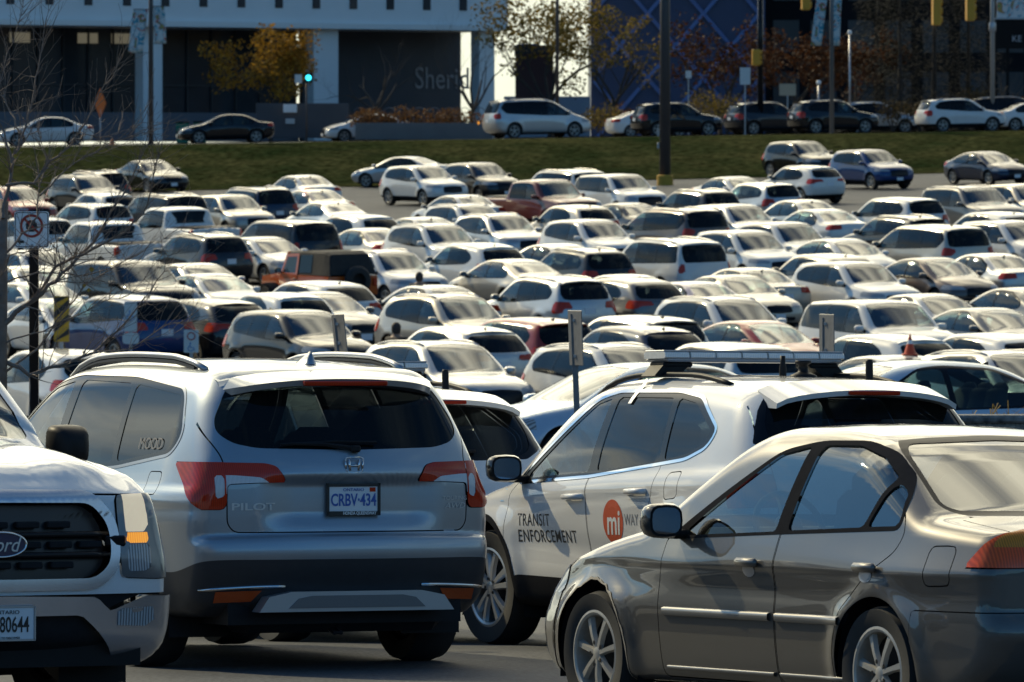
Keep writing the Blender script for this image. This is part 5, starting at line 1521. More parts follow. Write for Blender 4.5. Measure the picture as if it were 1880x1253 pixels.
    e.add([(ex, .128 * math.cos(2 * math.pi * k / n), .865 + .056 * math.sin(2 * math.pi * k / n)) for k in range(n)], [list(range(n))])
    eo = e.build('emblem', pmat('emblem_blue', (.012, .025, .075), .15, coat=1), root)
    rm = MB(); rm.tube([(ex, .130 * math.cos(2 * math.pi * k / n), .865 + .058 * math.sin(2 * math.pi * k / n)) for k in range(n + 1)], .006, 6, cap=False); rm.build('emblem_rim', M['chrome'], eo, True)
    text_obj('emblem_script', 'Ford', .098, M['silver'], eo, face_front(ex + .003, 0, .862), sx=.92, shear=.35, extrude=.002)
    # plate
    h = c.hit((6, 0, .50), (-1, 0, 0)); px = h.x + .05
    p = MB(); p.box((px, 0, .495), (.006, .152, .076), bev=.004); po = p.build('license_plate', M['plate'], root)
    pf = MB()
    for a, b_ in (((0, .078), (.158, .004)), ((0, -.078), (.158, .004)), ((.155, 0), (.004, .08)), ((-.155, 0), (.004, .08))): pf.box((px + .004, a[0], .495 + a[1]), (.005, b_[0], b_[1]))
    pf.build('plate_frame', M['satin'], po)
    text_obj('plate_lettering', 'BK 80644', .104, M['ink'], po, face_front(px + .008, 0, .487), sx=.60, bold=.0012)
    text_obj('plate_lettering', 'ONTARIO', .026, M['ink'], po, face_front(px + .008, 0.0, .548), sx=1.25)
    text_obj('plate_lettering', 'YOURS TO DISCOVER', .014, M['ink'], po, face_front(px + .008, 0, .428), sx=1.1)
    build_liners(lin, root)
    u = MB(); u.box((-.1, 0, .42), (2.6, .75, .10)); u.box((2.5, 0, .36), (.25, .80, .08)); u.build('underbody', M['black'], root)
    seats_mb([(.3, 1.58), (-.5, 1.56)], .74, .75, (1.15, 1.28), (.90, .40, 1.28)).build('seats', M['seat'], root, True)
    bed = MB(); bed.box((-1.95, 0, 1.31), (.86, .80, .006)); bed.build('bed_cover', M['black'], root)
    add_wheels(root, sp, 36, None, 'alloy')
    return root
M['lampbezel'] = pmat('lamp_bezel', (.15, .155, .16), .18, .3, coat=.6)
M['barlens'] = lamp_mat('light_bar_lens', (.86, .86, .82), 26, .75, rough=.45)
M['tailcivic'] = lamp_mat('tail_lamp_orange_red', (.85, .11, .014), 24, .65)
M['civicglass'] = glass_mat('clear_side_glass', (0.34, 0.41, 0.42), 1.9)
M['headlit'] = lamp_mat('head_lamp_lit', (.95, .78, .52), 40, .8, emit=.45)
M['amberlit'] = lamp_mat('turn_signal_lit', (.95, .36, .03), 22, .6, emit=.9)
M['truckchrome'] = pmat('bumper_chrome', (.60, .62, .66), .26, .8, noise=(6, .1))
# ------------------------------------------------------------------ ground, bank, road
def grid_mesh(xs, ys, off):
    X, Y = np.meshgrid(xs, ys, indexing='ij')
    Z = zg(X, Y) + off
    V = np.stack([X, Y, Z], -1).reshape(-1, 3)
    n2 = len(ys)
    i = (np.arange(len(xs) - 1)[:, None] * n2 + np.arange(n2 - 1)[None]).ravel()
    return V, np.stack([i, i + n2, i + n2 + 1, i + 1], 1)
def ground_mat(name, c0, c1, scale, rough=0.9, fine=None, bump=0.0, wet=None):
    m, n, l, b = new_mat(name)
    tc = n.new('ShaderNodeTexCoord')
    t = n.new('ShaderNodeTexNoise'); t.inputs['Scale'].default_value = scale; t.inputs['Detail'].default_value = 8; t.inputs['Roughness'].default_value = .65
    r = n.new('ShaderNodeValToRGB'); r.color_ramp.elements[0].position = .32; r.color_ramp.elements[1].position = .70
    r.color_ramp.elements[0].color = (*c0, 1); r.color_ramp.elements[1].color = (*c1, 1)
    l.new(tc.outputs['Object'], t.inputs['Vector']); l.new(t.outputs['Fac'], r.inputs['Fac'])
    out = r.outputs['Color']
    if fine:
        f = n.new('ShaderNodeTexNoise'); f.inputs['Scale'].default_value = fine; f.inputs['Detail'].default_value = 3
        mr = n.new('ShaderNodeMapRange'); mr.inputs[1].default_value = .3; mr.inputs[2].default_value = .7; mr.inputs[3].default_value = .40; mr.inputs[4].default_value = 1.8
        vm = n.new('ShaderNodeVectorMath'); vm.operation = 'SCALE'
        l.new(tc.outputs['Object'], f.inputs['Vector']); l.new(f.outputs['Fac'], mr.inputs[0])
        l.new(out, vm.inputs[0]); l.new(mr.outputs[0], vm.inputs['Scale']); out = vm.outputs[0]
        if bump:
            bp = n.new('ShaderNodeBump'); bp.inputs['Distance'].default_value = bump; bp.inputs['Strength'].default_value = .8
            l.new(f.outputs['Fac'], bp.inputs['Height']); l.new(bp.outputs['Normal'], b.inputs['Normal'])
    l.new(out, b.inputs['Base Color']); b.inputs['Roughness'].default_value = rough
    if rough >= .95: b.inputs['Specular IOR Level'].default_value = 0.0
    return m
xs = np.concatenate([np.linspace(-3000, -90, 12), np.linspace(-80, 80, 81), np.linspace(90, 3000, 12)])
ys = np.concatenate([np.linspace(-800, 0, 12), np.linspace(4, 420, 261), np.linspace(440, 6000, 14)])
V, F = grid_mesh(xs, ys, 0.0)
M['asphalt'] = ground_mat('asphalt', (.034, .038, .043), (.066, .070, .075), .6, .82, 34, .006)
tag(mk('ground', V, F, M['asphalt']), kind='structure')
def strip(name, x0, x1, fa, fb, off, mat, nx=120, ny=24):
    """a sheet between two lines Y = fa(X) and Y = fb(X), lying just above the ground"""
    xs = np.linspace(x0, x1, nx); V = []
    for x in xs:
        for t in np.linspace(0, 1, ny):
            y = fa(x) * (1 - t) + fb(x) * t
            V.append((x, y, float(zg(x, y)) + off))
    i = (np.arange(nx - 1)[:, None] * ny + np.arange(ny - 1)[None]).ravel()
    o = mk(name, V, np.stack([i, i + ny, i + ny + 1, i + 1], 1), mat)
    return tag(o, kind='structure')
M['grass'] = ground_mat('bank_grass', (.010, .019, .007), (.048, .048, .020), .22, .95, 3.0, .10)
M['pave'] = ground_mat('pale_concrete', (.12, .118, .112), (.19, .185, .175), .5, .9, 12)
M['road'] = ground_mat('road_asphalt', (.05, .05, .052), (.085, .083, .082), .4, .85, 20)
strip('grass_bank', -120, 160, lambda x: 306.6 + .02 * x, lambda x: 325.2 + .05 * x, .03, M['grass'], 160, 40)
strip('sidewalk', -120, 160, lambda x: 325.2 + .05 * x, lambda x: 327.4 + .05 * x, .034, M['pave'])
strip('road', -120, 160, lambda x: 327.4 + .05 * x, lambda x: 346 + .05 * x, .012, M['road'])
strip('plaza_pavement', -120, 160, lambda x: 346 + .05 * x, lambda x: 366 + .05 * x, .12, M['pave'])
# added unseen dark ring, left, right and behind, that darkens the car reflections
rng = np.random.RandomState(8); V = []; F = []
az = np.linspace(R(42), R(330), 141); nr_ = 6
for i, a in enumerate(az):
    e = min(1, i / 8, (140 - i) / 8)
    top = 95 + 14 * math.sin(a * 9) + 10 * math.sin(a * 23 + 1) + rng.uniform(-4, 4)
    for j in range(nr_):
        t = j / (nr_ - 1); rr = 820 + 260 * t
        left = 1 + .95 * math.exp(-((a - R(290)) / R(32)) ** 2)      # ring raised on the left to darken reflections in the car flanks
        V.append((math.sin(a) * rr, math.cos(a) * rr, -3 + top * e * left * math.sin(t * math.pi / 2)))
for i in range(140):
    for j in range(nr_ - 1): F.append((i * nr_ + j, i * nr_ + j + 1, (i + 1) * nr_ + j + 1, (i + 1) * nr_ + j))
tag(mk('horizon_blocker', V, F, ground_mat('horizon_blocker_dark', (.008, .011, .006), (.026, .024, .012), .03, .95, .2)), kind='structure')

# ------------------------------------------------------------------ everyday-car fleet in the car park
CW = (.67, .655, .61, 0); CS = (.50, .50, .485, .65); CB = (.46, .42, .35, .45); CK = (.006, .006, .007, 0); CD = (.014, .014, .016, .0)
CG = (.13, .13, .13, .5); CN = (.008, .018, .045, .1); CBL = (.008, .040, .140, .1); CR = (.30, .028, .018, 0); CT = (.11, .085, .072, .3); CLB = (.40, .50, .60, .3)
NAMES = dict(sedan='parked_sedan', compact='compact_sedan', suv='parked_crossover', cuv='sloping_crossover', bigsuv='large_suv', van='minivan', pickup='pickup_truck', coupe='sports_coupe')
CATS = dict(sedan='car', compact='car', suv='car', cuv='car', bigsuv='car', van='minivan', pickup='pickup truck', coupe='car')
# style, nose towards us (F) or tail towards us (R), photo column of the cabin, photo row of the roof, colour, label
FLEET = [
 ('sedan', 'F', 276, 291, CK, 'black sedan facing us at the foot of the grass bank, far left'),
 ('suv', 'R', 172, 313, CD, 'dark grey crossover half hidden between the black sedan by the bank and the bare branches'),
 ('suv', 'F', 155, 321, CD, 'dark crossover with a pale hood edge facing us behind the thickest fork of bare branches'),
 ('suv', 'F', 24, 342, CR, 'dark red crossover facing us behind the trunk side of the bare tree'),
 ('cuv', 'R', 192, 353, CW, 'white hatchback tail towards us just below the two dark crossovers at the left'),
 ('suv', 'R', 168, 372, CW, 'white crossover tail towards us right above the white pickup behind the branches'),
 ('pickup', 'R', 190, 405, CW, 'white pickup truck with black bed cover, left one of the two behind the branches'),
 ('pickup', 'R', 322, 379, CW, 'white crew cab pickup truck with red high brake light, right one of the two'),
 ('bigsuv', 'R', 306, 355, CD, 'dark boxy SUV tail towards us directly behind the right white pickup'),
 ('suv', 'F', 430, 357, CB, 'beige grey crossover facing us, to the right of the right white pickup'),
 ('van', 'R', 468, 343, CN, 'dark blue van with long pale roof, tail towards us, left of the cream sedans'),
 ('sedan', 'R', 553, 321, CW, 'cream white sedan with lit red tail lamp, alone by the open asphalt, topmost of three'),
 ('sedan', 'R', 572, 347, CB, 'beige sedan tail towards us, middle of the three cars stepping down beside the open asphalt'),
 ('compact', 'R', 590, 369, CS, 'silver compact sedan, lowest of the three cars beside the open asphalt'),
 ('suv', 'R', 370, 427, CD, 'charcoal crossover with big red tail lamps below the right white pickup'),
 ('bigsuv', 'R', 514, 403, CK, 'black boxy SUV tail towards us, above the hood of the orange off-roader'),
 ('sedan', 'F', 498, 434, CW, 'white sedan facing us, squeezed between charcoal crossover and orange off-roader'),
 ('sedan', 'F', 390, 482, CS, 'silver sedan facing us left of the orange off-roader, the higher of two'),
 ('compact', 'F', 388, 502, CW, 'white compact sedan with blue sky in its windshield, left below the orange off-roader'),
 ('bigsuv', 'F', 228, 477, CK, 'black large SUV facing us behind the low bare branches'),
 ('suv', 'R', 268, 539, CBL, 'bright blue crossover tail towards us beside the accessible parking sign'),
 ('cuv', 'R', 388, 547, CD, 'charcoal coupe-like crossover with red lamp strip, right of the blue crossover'),
 ('cuv', 'R', 462, 537, CW, 'white hatchback with dark spoiler shadow below the front of the orange off-roader'),
 ('suv', 'F', 540, 568, CD, 'dark grey crossover with black mirror facing us beside the leaning grey sign post'),
 ('sedan', 'F', 640, 534, CG, 'grey sedan facing us behind the leaning grey sign post'),
 ('cuv', 'R', 650, 513, CW, 'white hatchback tail towards us below the orange off-roader, pale spoiler over dark glass'),
 ('suv', 'F', 58, 459, CW, 'white crossover facing us just under the no stopping sign plate'),
 ('sedan', 'F', 66, 517, CW, 'white sedan facing us between the bare trunk and the striped hazard board'),
 ('suv', 'R', 62, 398, CW, 'white crossover with red lamps peeping out on both sides of the no stopping sign'),
 ('sedan', 'F', 58, 488, CS, 'silver sedan facing us on the left behind the black sign pole'),
 ('compact', 'F', 118, 548, CW, 'white compact sedan whose hood shows behind the striped hazard board'),
 ('cuv', 'R', 110, 640, CW, 'white hatchback with dark rear glass behind the front roof of the silver three-row SUV'),
 ('coupe', 'L', 740, 287, CS, 'silver sports coupe turned side-on at the foot of the bank behind the white crossover'),
 ('suv', 'F', 772, 303, CW, 'white crossover standing in the open driving lane, all wheels visible'),
 ('suv', 'F', 876, 298, CD, 'dark grey crossover facing us right beside the white crossover in the lane'),
 ('bigsuv', 'R', 1042, 311, CW, 'white SUV with roof bars behind the red pickup'),
 ('pickup', 'F', 995, 329, (.17, .035, .026, 0), 'faded red pickup truck facing us in the top rows'),
 ('bigsuv', 'F', 1128, 319, CW, 'big white SUV facing us left of the tall lamp post'),
 ('sedan', 'R', 850, 357, CW, 'white sedan right below the white crossover in the lane'),
 ('suv', 'F', 862, 374, CW, 'white crossover with dark side glass, second below the white crossover in the lane'),
 ('suv', 'F', 912, 392, CS, 'silver grey crossover with large pale windshield below the faded red pickup'),
 ('cuv', 'R', 655, 393, CW, 'white hatchback with long roof at the lower edge of the open asphalt'),
 ('sedan', 'R', 770, 398, CW, 'white sedan of which only the pale roof shows, right of the open asphalt'),
 ('suv', 'F', 795, 410, CW, 'white crossover facing us above the white crossover next to the orange off-roader'),
 ('sedan', 'R', 675, 418, CB, 'beige fastback sedan with teal side glass right behind the orange off-roader'),
 ('suv', 'F', 740, 457, CW, 'white crossover facing us touching the right end of the orange off-roader'),
 ('cuv', 'R', 875, 445, CW, 'white hatchback tail towards us below the silver grey crossover'),
 ('compact', 'R', 900, 476, CB, 'beige compact sedan with big rear glass and dark purple trunk shade, centre of the lot'),
 ('sedan', 'R', 1015, 447, CS, 'silver sedan hidden behind the dark crossover with bright window line'),
 ('suv', 'R', 1068, 455, CD, 'dark crossover with bright chrome window line, tail towards us, centre of the lot'),
 ('suv', 'F', 1080, 402, CW, 'white crossover facing us left of the brown minivan'),
 ('cuv', 'R', 1050, 376, CB, 'cream hatchback between the faded red pickup and the white crossover below it'),
 ('sedan', 'R', 1145, 372, CD, 'dark sedan under the hood of the big white SUV near the lamp post'),
 ('suv', 'F', 1345, 374, CS, 'silver crossover facing us right of the brown minivan'),
 ('van', 'R', 1240, 381, CT, 'brown minivan tail towards us with orange red lamp at its left corner'),
 ('sedan', 'F', 1350, 324, CW, 'white sedan right of the tall lamp post with only its roof clear'),
 ('suv', 'R', 1398, 334, CS, 'silver crossover with teal window and red lamp right of the tall lamp post'),
 ('suv', 'R', 1282, 347, CD, 'dark crossover close to the yellow foot of the tall lamp post'),
 ('bigsuv', 'R', 1232, 437, CW, 'white boxy SUV with roof rack and tall red lamps, tail towards us'),
 ('suv', 'F', 1382, 421, CW, 'white crossover facing us right beside the white boxy SUV'),
 ('sedan', 'R', 1502, 383, CW, 'white sedan with a single red lamp under the white hatchback by the blue crossover'),
 ('suv', 'F', 1448, 407, CW, 'white crossover with big white mirror facing us left of the dark crossover'),
 ('sedan', 'R', 1466, 366, CS, 'silver sedan under the tail of the white hatchback near the bank'),
 ('cuv', 'R', 1478, 303, CW, 'white hatchback with black lower bumper in front of the blue crossover by the bank'),
 ('suv', 'F', 1592, 274, CBL, 'blue crossover facing us on the open asphalt near the bank'),
 ('suv', 'F', 1468, 247, CK, 'black crossover standing up against the grass bank, highest car of the lot'),
 ('compact', 'F', 1810, 278, CN, 'navy sedan facing us on the open asphalt at the right edge'),
 ('bigsuv', 'F', 1772, 341, CG, 'grey large SUV facing us below the navy sedan'),
 ('suv', 'F', 1872, 337, CB, 'beige crossover cut by the right edge next to the grey large SUV'),
 ('suv', 'R', 1648, 361, CW, 'white crossover with dark side glass below the blue crossover on the open asphalt'),
 ('suv', 'R', 1655, 395, CD, 'dark crossover just above the beige minivan'),
 ('cuv', 'R', 1826, 388, CW, 'white hatchback with dark rear glass at the right edge below the grey large SUV'),
 ('van', 'R', 1705, 411, CB, 'beige minivan with wide red lamps, tail towards us, right part of the lot'),
 ('suv', 'F', 1850, 404, CW, 'white crossover with white mirror facing us right behind the beige minivan'),
 ('compact', 'F', 1518, 438, CW, 'white compact sedan facing us left of the beige minivan'),
 ('cuv', 'R', 1552, 464, CB, 'beige hatchback with dark spoiler shadow below the beige minivan'),
 ('suv', 'F', 1542, 480, CW, 'white crossover with white mirror facing us left of the brown grey sedan'),
 ('sedan', 'R', 1330, 492, CB, 'beige sedan with only its roof above the champagne sedan'),
 ('sedan', 'F', 1368, 504, CB, 'champagne sedan facing us below the white boxy SUV'),
 ('compact', 'F', 1728, 472, CT, 'brown grey compact sedan facing us with teal glass below the beige minivan'),
 ('sedan', 'R', 1832, 464, CS, 'silver sedan behind the brown grey compact sedan at the right'),
 ('sedan', 'R', 1893, 471, CG, 'grey sedan with teal window cut by the right edge beside the brown grey sedan'),
 ('compact', 'R', 1868, 527, CG, 'grey compact sedan with pillar dividers cut by the right edge'),
 ('sedan', 'F', 1705, 539, CS, 'silver beige sedan facing us behind the large white SUV with white mirrors'),
 ('bigsuv', 'F', 1598, 549, CW, 'large white SUV facing us behind the right grey sign post'),
 ('compact', 'F', 1812, 565, CG, 'grey compact sedan facing us right of the large white SUV'),
 ('cuv', 'R', 1820, 610, CW, 'white hatchback with dark rear glass at the right edge below the grey compact sedan'),
 ('suv', 'F', 1832, 643, CS, 'silver crossover facing right of the traffic cone behind the blue sedan roof'),
 ('cuv', 'R', 1620, 612, CW, 'white hatchback with curved dark rear glass behind the traffic cone'),
 ('sedan', 'F', 1640, 652, CW, 'white sedan carrying the traffic cone on its roof'),
 ('compact', 'F', 1390, 588, CR, 'red compact car facing us above the light bar'),
 ('suv', 'R', 1335, 627, CS, 'silver crossover with roof rails just above the light bar'),
 ('suv', 'F', 1322, 544, CW, 'white crossover facing us above the red compact car'),
 ('cuv', 'R', 1168, 597, CN, 'navy hatchback with large dark rear glass left of the red compact car'),
 ('suv', 'R', 1155, 578, CS, 'silver crossover roof just above the navy hatchback'),
 ('cuv', 'R', 1045, 512, CG, 'grey crossover with red lamp strip across its tail behind the middle sign post'),
 ('suv', 'R', 985, 507, CS, 'silver crossover with teal window left of the grey crossover with lamp strip'),
 ('sedan', 'R', 1178, 502, CS, 'silver sedan under the white boxy SUV'),
 ('sedan', 'R', 1215, 517, (.30, .28, .34, .5), 'lilac grey sedan right of the grey crossover with lamp strip'),
 ('suv', 'F', 818, 539, CB, 'cream crossover facing us below the person in dark clothes'),
 ('sedan', 'R', 850, 521, CW, 'white sedan with the person in dark clothes standing beside it'),
 ('cuv', 'R', 845, 597, CS, 'silver hatchback with black spoiler shadow above the grey large SUV'),
 ('suv', 'F', 838, 625, CS, 'silver grey crossover facing us with black mirror above the white patrol roof'),
 ('suv', 'R', 980, 582, CR, 'dark red crossover with roof rails left of the middle sign post'),
 ('suv', 'F', 1085, 631, CW, 'white crossover facing us behind the middle sign post and pale blue sedan'),
]
def roof_depth(x, y, H):
    """distance at which a point H above the ground shows on photo row y"""
    Ds = np.linspace(104, 306, 1200)
    X = (x - 940.0) * Ds / FPX
    rows = HORIZON - (zg(X, Ds) + H) * FPX / Ds
    k = np.argmin(np.abs(rows - y))
    return float(Ds[k])
def place_fleet():
    protos = {}; used = set()
    rs = np.random.RandomState(5)
    items = []
    for kind, fc, x, y, col, label in FLEET:
        sp = style(kind)
        first = kind not in used; used.add(kind)
        scl = (1.0, 1.0, 1.0) if first else (rs.uniform(.955, 1.045), rs.uniform(.98, 1.025), rs.uniform(.965, 1.04))
        H = sp['H'] * scl[2]
        D = roof_depth(x, y, H)
        a = {'F': R(-90 + 30), 'R': R(90 + 30), 'L': R(90 + 62)}[fc] + R(rs.uniform(-2.5, 2.5))
        X = (x - 940.0) * D / FPX
        f = np.array([math.cos(a), math.sin(a)])
        c = np.array([X, D]) - f * sp['cabx']
        L = sp['prof'][0]; xs_ = [p[0] for p in sp['prof']]
        items.append(dict(scl=scl, kind=kind, a=a, c=c, f=f, col=col, label=label, hl=(max(xs_) - min(xs_)) / 2 + .12, off=(max(xs_) + min(xs_)) / 2, hw=sp['W'] / 2 + .20, c0=c.copy()))
    Dj = roof_depth(575, 459, 1.84); aj = R(122); fj = np.array([math.cos(aj), math.sin(aj)]); cj = np.array([(575 - 940.0) * Dj / FPX + .1, Dj])
    items.append(dict(kind=None, a=aj, c=cj, f=fj, label='jeep', hl=2.25, off=0, hw=1.15, c0=cj.copy()))
    # cars that would touch are eased apart
    ax = np.array([.5, -.866]); ac = np.array([.866, .5])
    for it in range(400):
        moved = 0
        for i in range(len(items)):
            for j in range(i + 1, len(items)):
                A, B = items[i], items[j]
                d = (B['c'] + B['f'] * B['off']) - (A['c'] + A['f'] * A['off'])
                u, v = d @ ax, d @ ac
                ou, ov = A['hl'] + B['hl'] - abs(u), A['hw'] + B['hw'] - abs(v)
                if ou > 0 and ov > 0:
                    moved += 1
                    if ov < ou * 0.9: p = ac * ov * .26 * (1 if v > 0 else -1)
                    else: p = ax * ou * .26 * (1 if u > 0 else -1)
                    if A['kind']: A['c'] = A['c'] - p
                    if B['kind']: B['c'] = B['c'] + p
        if not moved: break
    worst = sorted([(float(np.linalg.norm(i['c'] - i['c0'])), i['label']) for i in items], reverse=True)[:6]
    print('fleet settled after', it, 'rounds; largest shifts', worst)
    for q in items:
        k = q['kind']
        if not k: continue
        if k not in protos:
            root = build_car(k, NAMES[k], q['col']); protos[k] = root
            for ch in root.children:
                if ch.data.materials and ch.data.materials[0] == M['paint']: ch.color = q['col']
        else:
            skip = set()
            if rs.rand() < .55: skip.add('roof_rail')
            if rs.rand() < .4: skip.add('spoiler')
            if rs.rand() < .5: skip.add('antenna_fin')
            root = copy_tree(protos[k], NAMES[k], q['col'], skip)
        tag(root, q['label'], CATS[k], 'cars parked in the big lot')
        cab, H, wbl, tr = protos[k]['_cab']
        align_car(root, q['c'][0], q['c'][1], q['a'], 0, wbl, tr)
        root.scale = q['scl']
        q['root'] = root
    for p in protos.values():
        if '_cab' in p: del p['_cab']
    return protos
# ------------------------------------------------------------------ orange off-roader with black soft top
def build_offroader():
    root = empty('off_road_vehicle')
    tag(root, 'orange four-door off-roader with black soft top and spare wheel on its tail', 'car', 'cars parked in the big lot')
    col = (.55, .095, .012, 0)
    def hull(poly, y, bev=.04):
        b = MB(); P = fillet(poly, .05, 3)
        m = MB(); m.prism([tuple(p) for p in P], 'y', -y, y); return m
    tub = hull([(-1.98, .52), (-2.0, 1.16), (.62, 1.18), (.70, 1.16), (.72, .52)], .79).build('body', M['paint'], root); tub.color = col
    hood = hull([(.70, .62), (.70, 1.18), (1.2, 1.17), (1.88, 1.08), (1.92, .62)], .66).build('hood', M['paint'], root); hood.color = col
    top = MB()
    V = []; F = []
    for x, z0, z1, w0, w1 in ((.42, 1.18, 1.80, .76, .64), (-.4, 1.18, 1.84, .77, .66), (-1.6, 1.18, 1.83, .77, .66), (-1.82, 1.18, 1.76, .76, .64), (-2.0, 1.17, 1.20, .76, .74)):
        V += [(x, -w0, z0), (x, -w1, z1 - .05), (x, -w1 + .08, z1), (x, w1 - .08, z1), (x, w1, z1 - .05), (x, w0, z0)]
    for i in range(4):
        for j in range(5): F.append((i * 6 + j, (i + 1) * 6 + j, (i + 1) * 6 + j + 1, i * 6 + j + 1))
    F.append(tuple(range(6))); top.add(V, F)
    top.build('soft_top', pmat('soft_top_cloth', (.022, .020, .019), .85, noise=(6, .3), bump=(3, .02)), root)
    for sg in (1, -1):
        d = MB(); P = [(-.28, .60), (-.30, 1.18), (-.27, 1.76), (.40, 1.74), (.62, 1.20), (.62, .60)]
        Wd = [(-.20, 1.22), (-.19, 1.68), (.34, 1.66), (.52, 1.22)]
        V = [(x, sg * (.80 - max(0, z - 1.18) * .20), z) for x, z in P] + [(x, sg * (.80 - max(0, z - 1.18) * .20), z) for x, z in Wd]
        # frame ring around the glass plus the door skin below
        F = [(0, 1, 6, 9) if 0 else (1, 2, 7, 6), (2, 3, 8, 7), (3, 4, 9, 8), (4, 1, 6, 9), (0, 1, 4, 5)]
        if sg > 0: pass
        else: F = [f[::-1] for f in F]
        d.add(V, F); do = d.build('door', M['paint'], root); do.color = col
        h = MB(); h.box((-.18, sg * .82, 1.06), (.06, .015, .018), bev=.01); h.build('handle', M['black'], do)
        g = MB(); g.add([V[6], V[7], V[8], V[9]], [(0, 1, 2, 3)]); g.build('side_window', M['sideglass'], root)
        w = MB(); P2 = [(-.36, 1.24), (-.36, 1.72), (-1.0, 1.74), (-1.02, 1.24)]; w.add([(x, sg * (.785 - (z - 1.18) * .19), z) for x, z in P2], [(0, 1, 2, 3)]); w.build('side_window', M['privacy'], root)
        for cx in (1.22, -1.40):
            f = MB(); n = 10; V = []
            for i in range(n + 1):
                a = R(10) + R(160) * i / n
                for y in (.66, .93): V.append((cx + math.cos(a) * .55, sg * y, .42 + math.sin(a) * .50))
                V.append((cx + math.cos(a) * .55, sg * .93, .42 + math.sin(a) * .50 - .07))
            F = []
            for i in range(n):
                for j in range(2): F.append((i * 3 + j, i * 3 + j + 1, (i + 1) * 3 + j + 1, (i + 1) * 3 + j))
            f.add(V, F); f.build('fender_flare', M['clad'], root, True)
        t = MB(); t.box((-2.01, sg * .70, .98), (.03, .06, .10), bev=.01); t.build('tail_light', M['tail'], root)
        hl = MB(); hl.lathe([(.001, .03), (.085, .02), (.09, -.02)], 16, 'x', (1.92, sg * .44, .93)); hl.build('headlight', M['head'], root)
        mirror_mb(sg, .55, sg * .78, 1.20, .09, .08, .18).build('side_mirror', [M['black'], M['black'], M['chrome']], root, True)
    ws = MB(); ws.add([(.66, -.68, 1.20), (.66, .68, 1.20), (.43, .60, 1.72), (.43, -.60, 1.72)], [(0, 1, 2, 3)]); ws.build('windshield', M['glass'], root)
    wf = MB()
    for y in (-.70, .70): wf.tube([(.67, y, 1.18), (.42, y * .90, 1.78)], .045, 6)
    wf.tube([(.42, -.63, 1.76), (.42, .63, 1.76)], .05, 6); o = wf.build('windshield_frame', M['paint'], root); o.color = col
    sp = MB(); sp.lathe([(.20, -.10), (.34, -.11), (.40, -.05), (.40, .05), (.34, .11), (.001, .115)], 24, 'x', (-2.17, -.05, 1.04)); sp.build('spare_wheel', M['tyre'], root, True)
    b = MB(); b.box((-2.10, 0, .55), (.10, .80, .09), bev=.03); b.build('bumper', M['clad'], root)
    b = MB(); b.box((2.02, 0, .58), (.10, .80, .09), bev=.03); b.build('bumper', M['clad'], root)
    g = MB(); g.box((1.93, 0, .90), (.015, .34, .17)); g.build('grille', M['gloss'], root)
    p = MB(); p.box((-2.03, .45, .78), (.006, .152, .076)); p.build('license_plate', M['plate'], root)
    u = MB(); u.box((-.1, 0, .45), (1.8, .5, .10)); u.build('underbody', M['black'], root)
    add_wheels(root, dict(wb_len=2.62, track=1.60, tyre=(.42, .22, .26), spokes=5), 24, None, 'dirtyalloy', True)
    return root

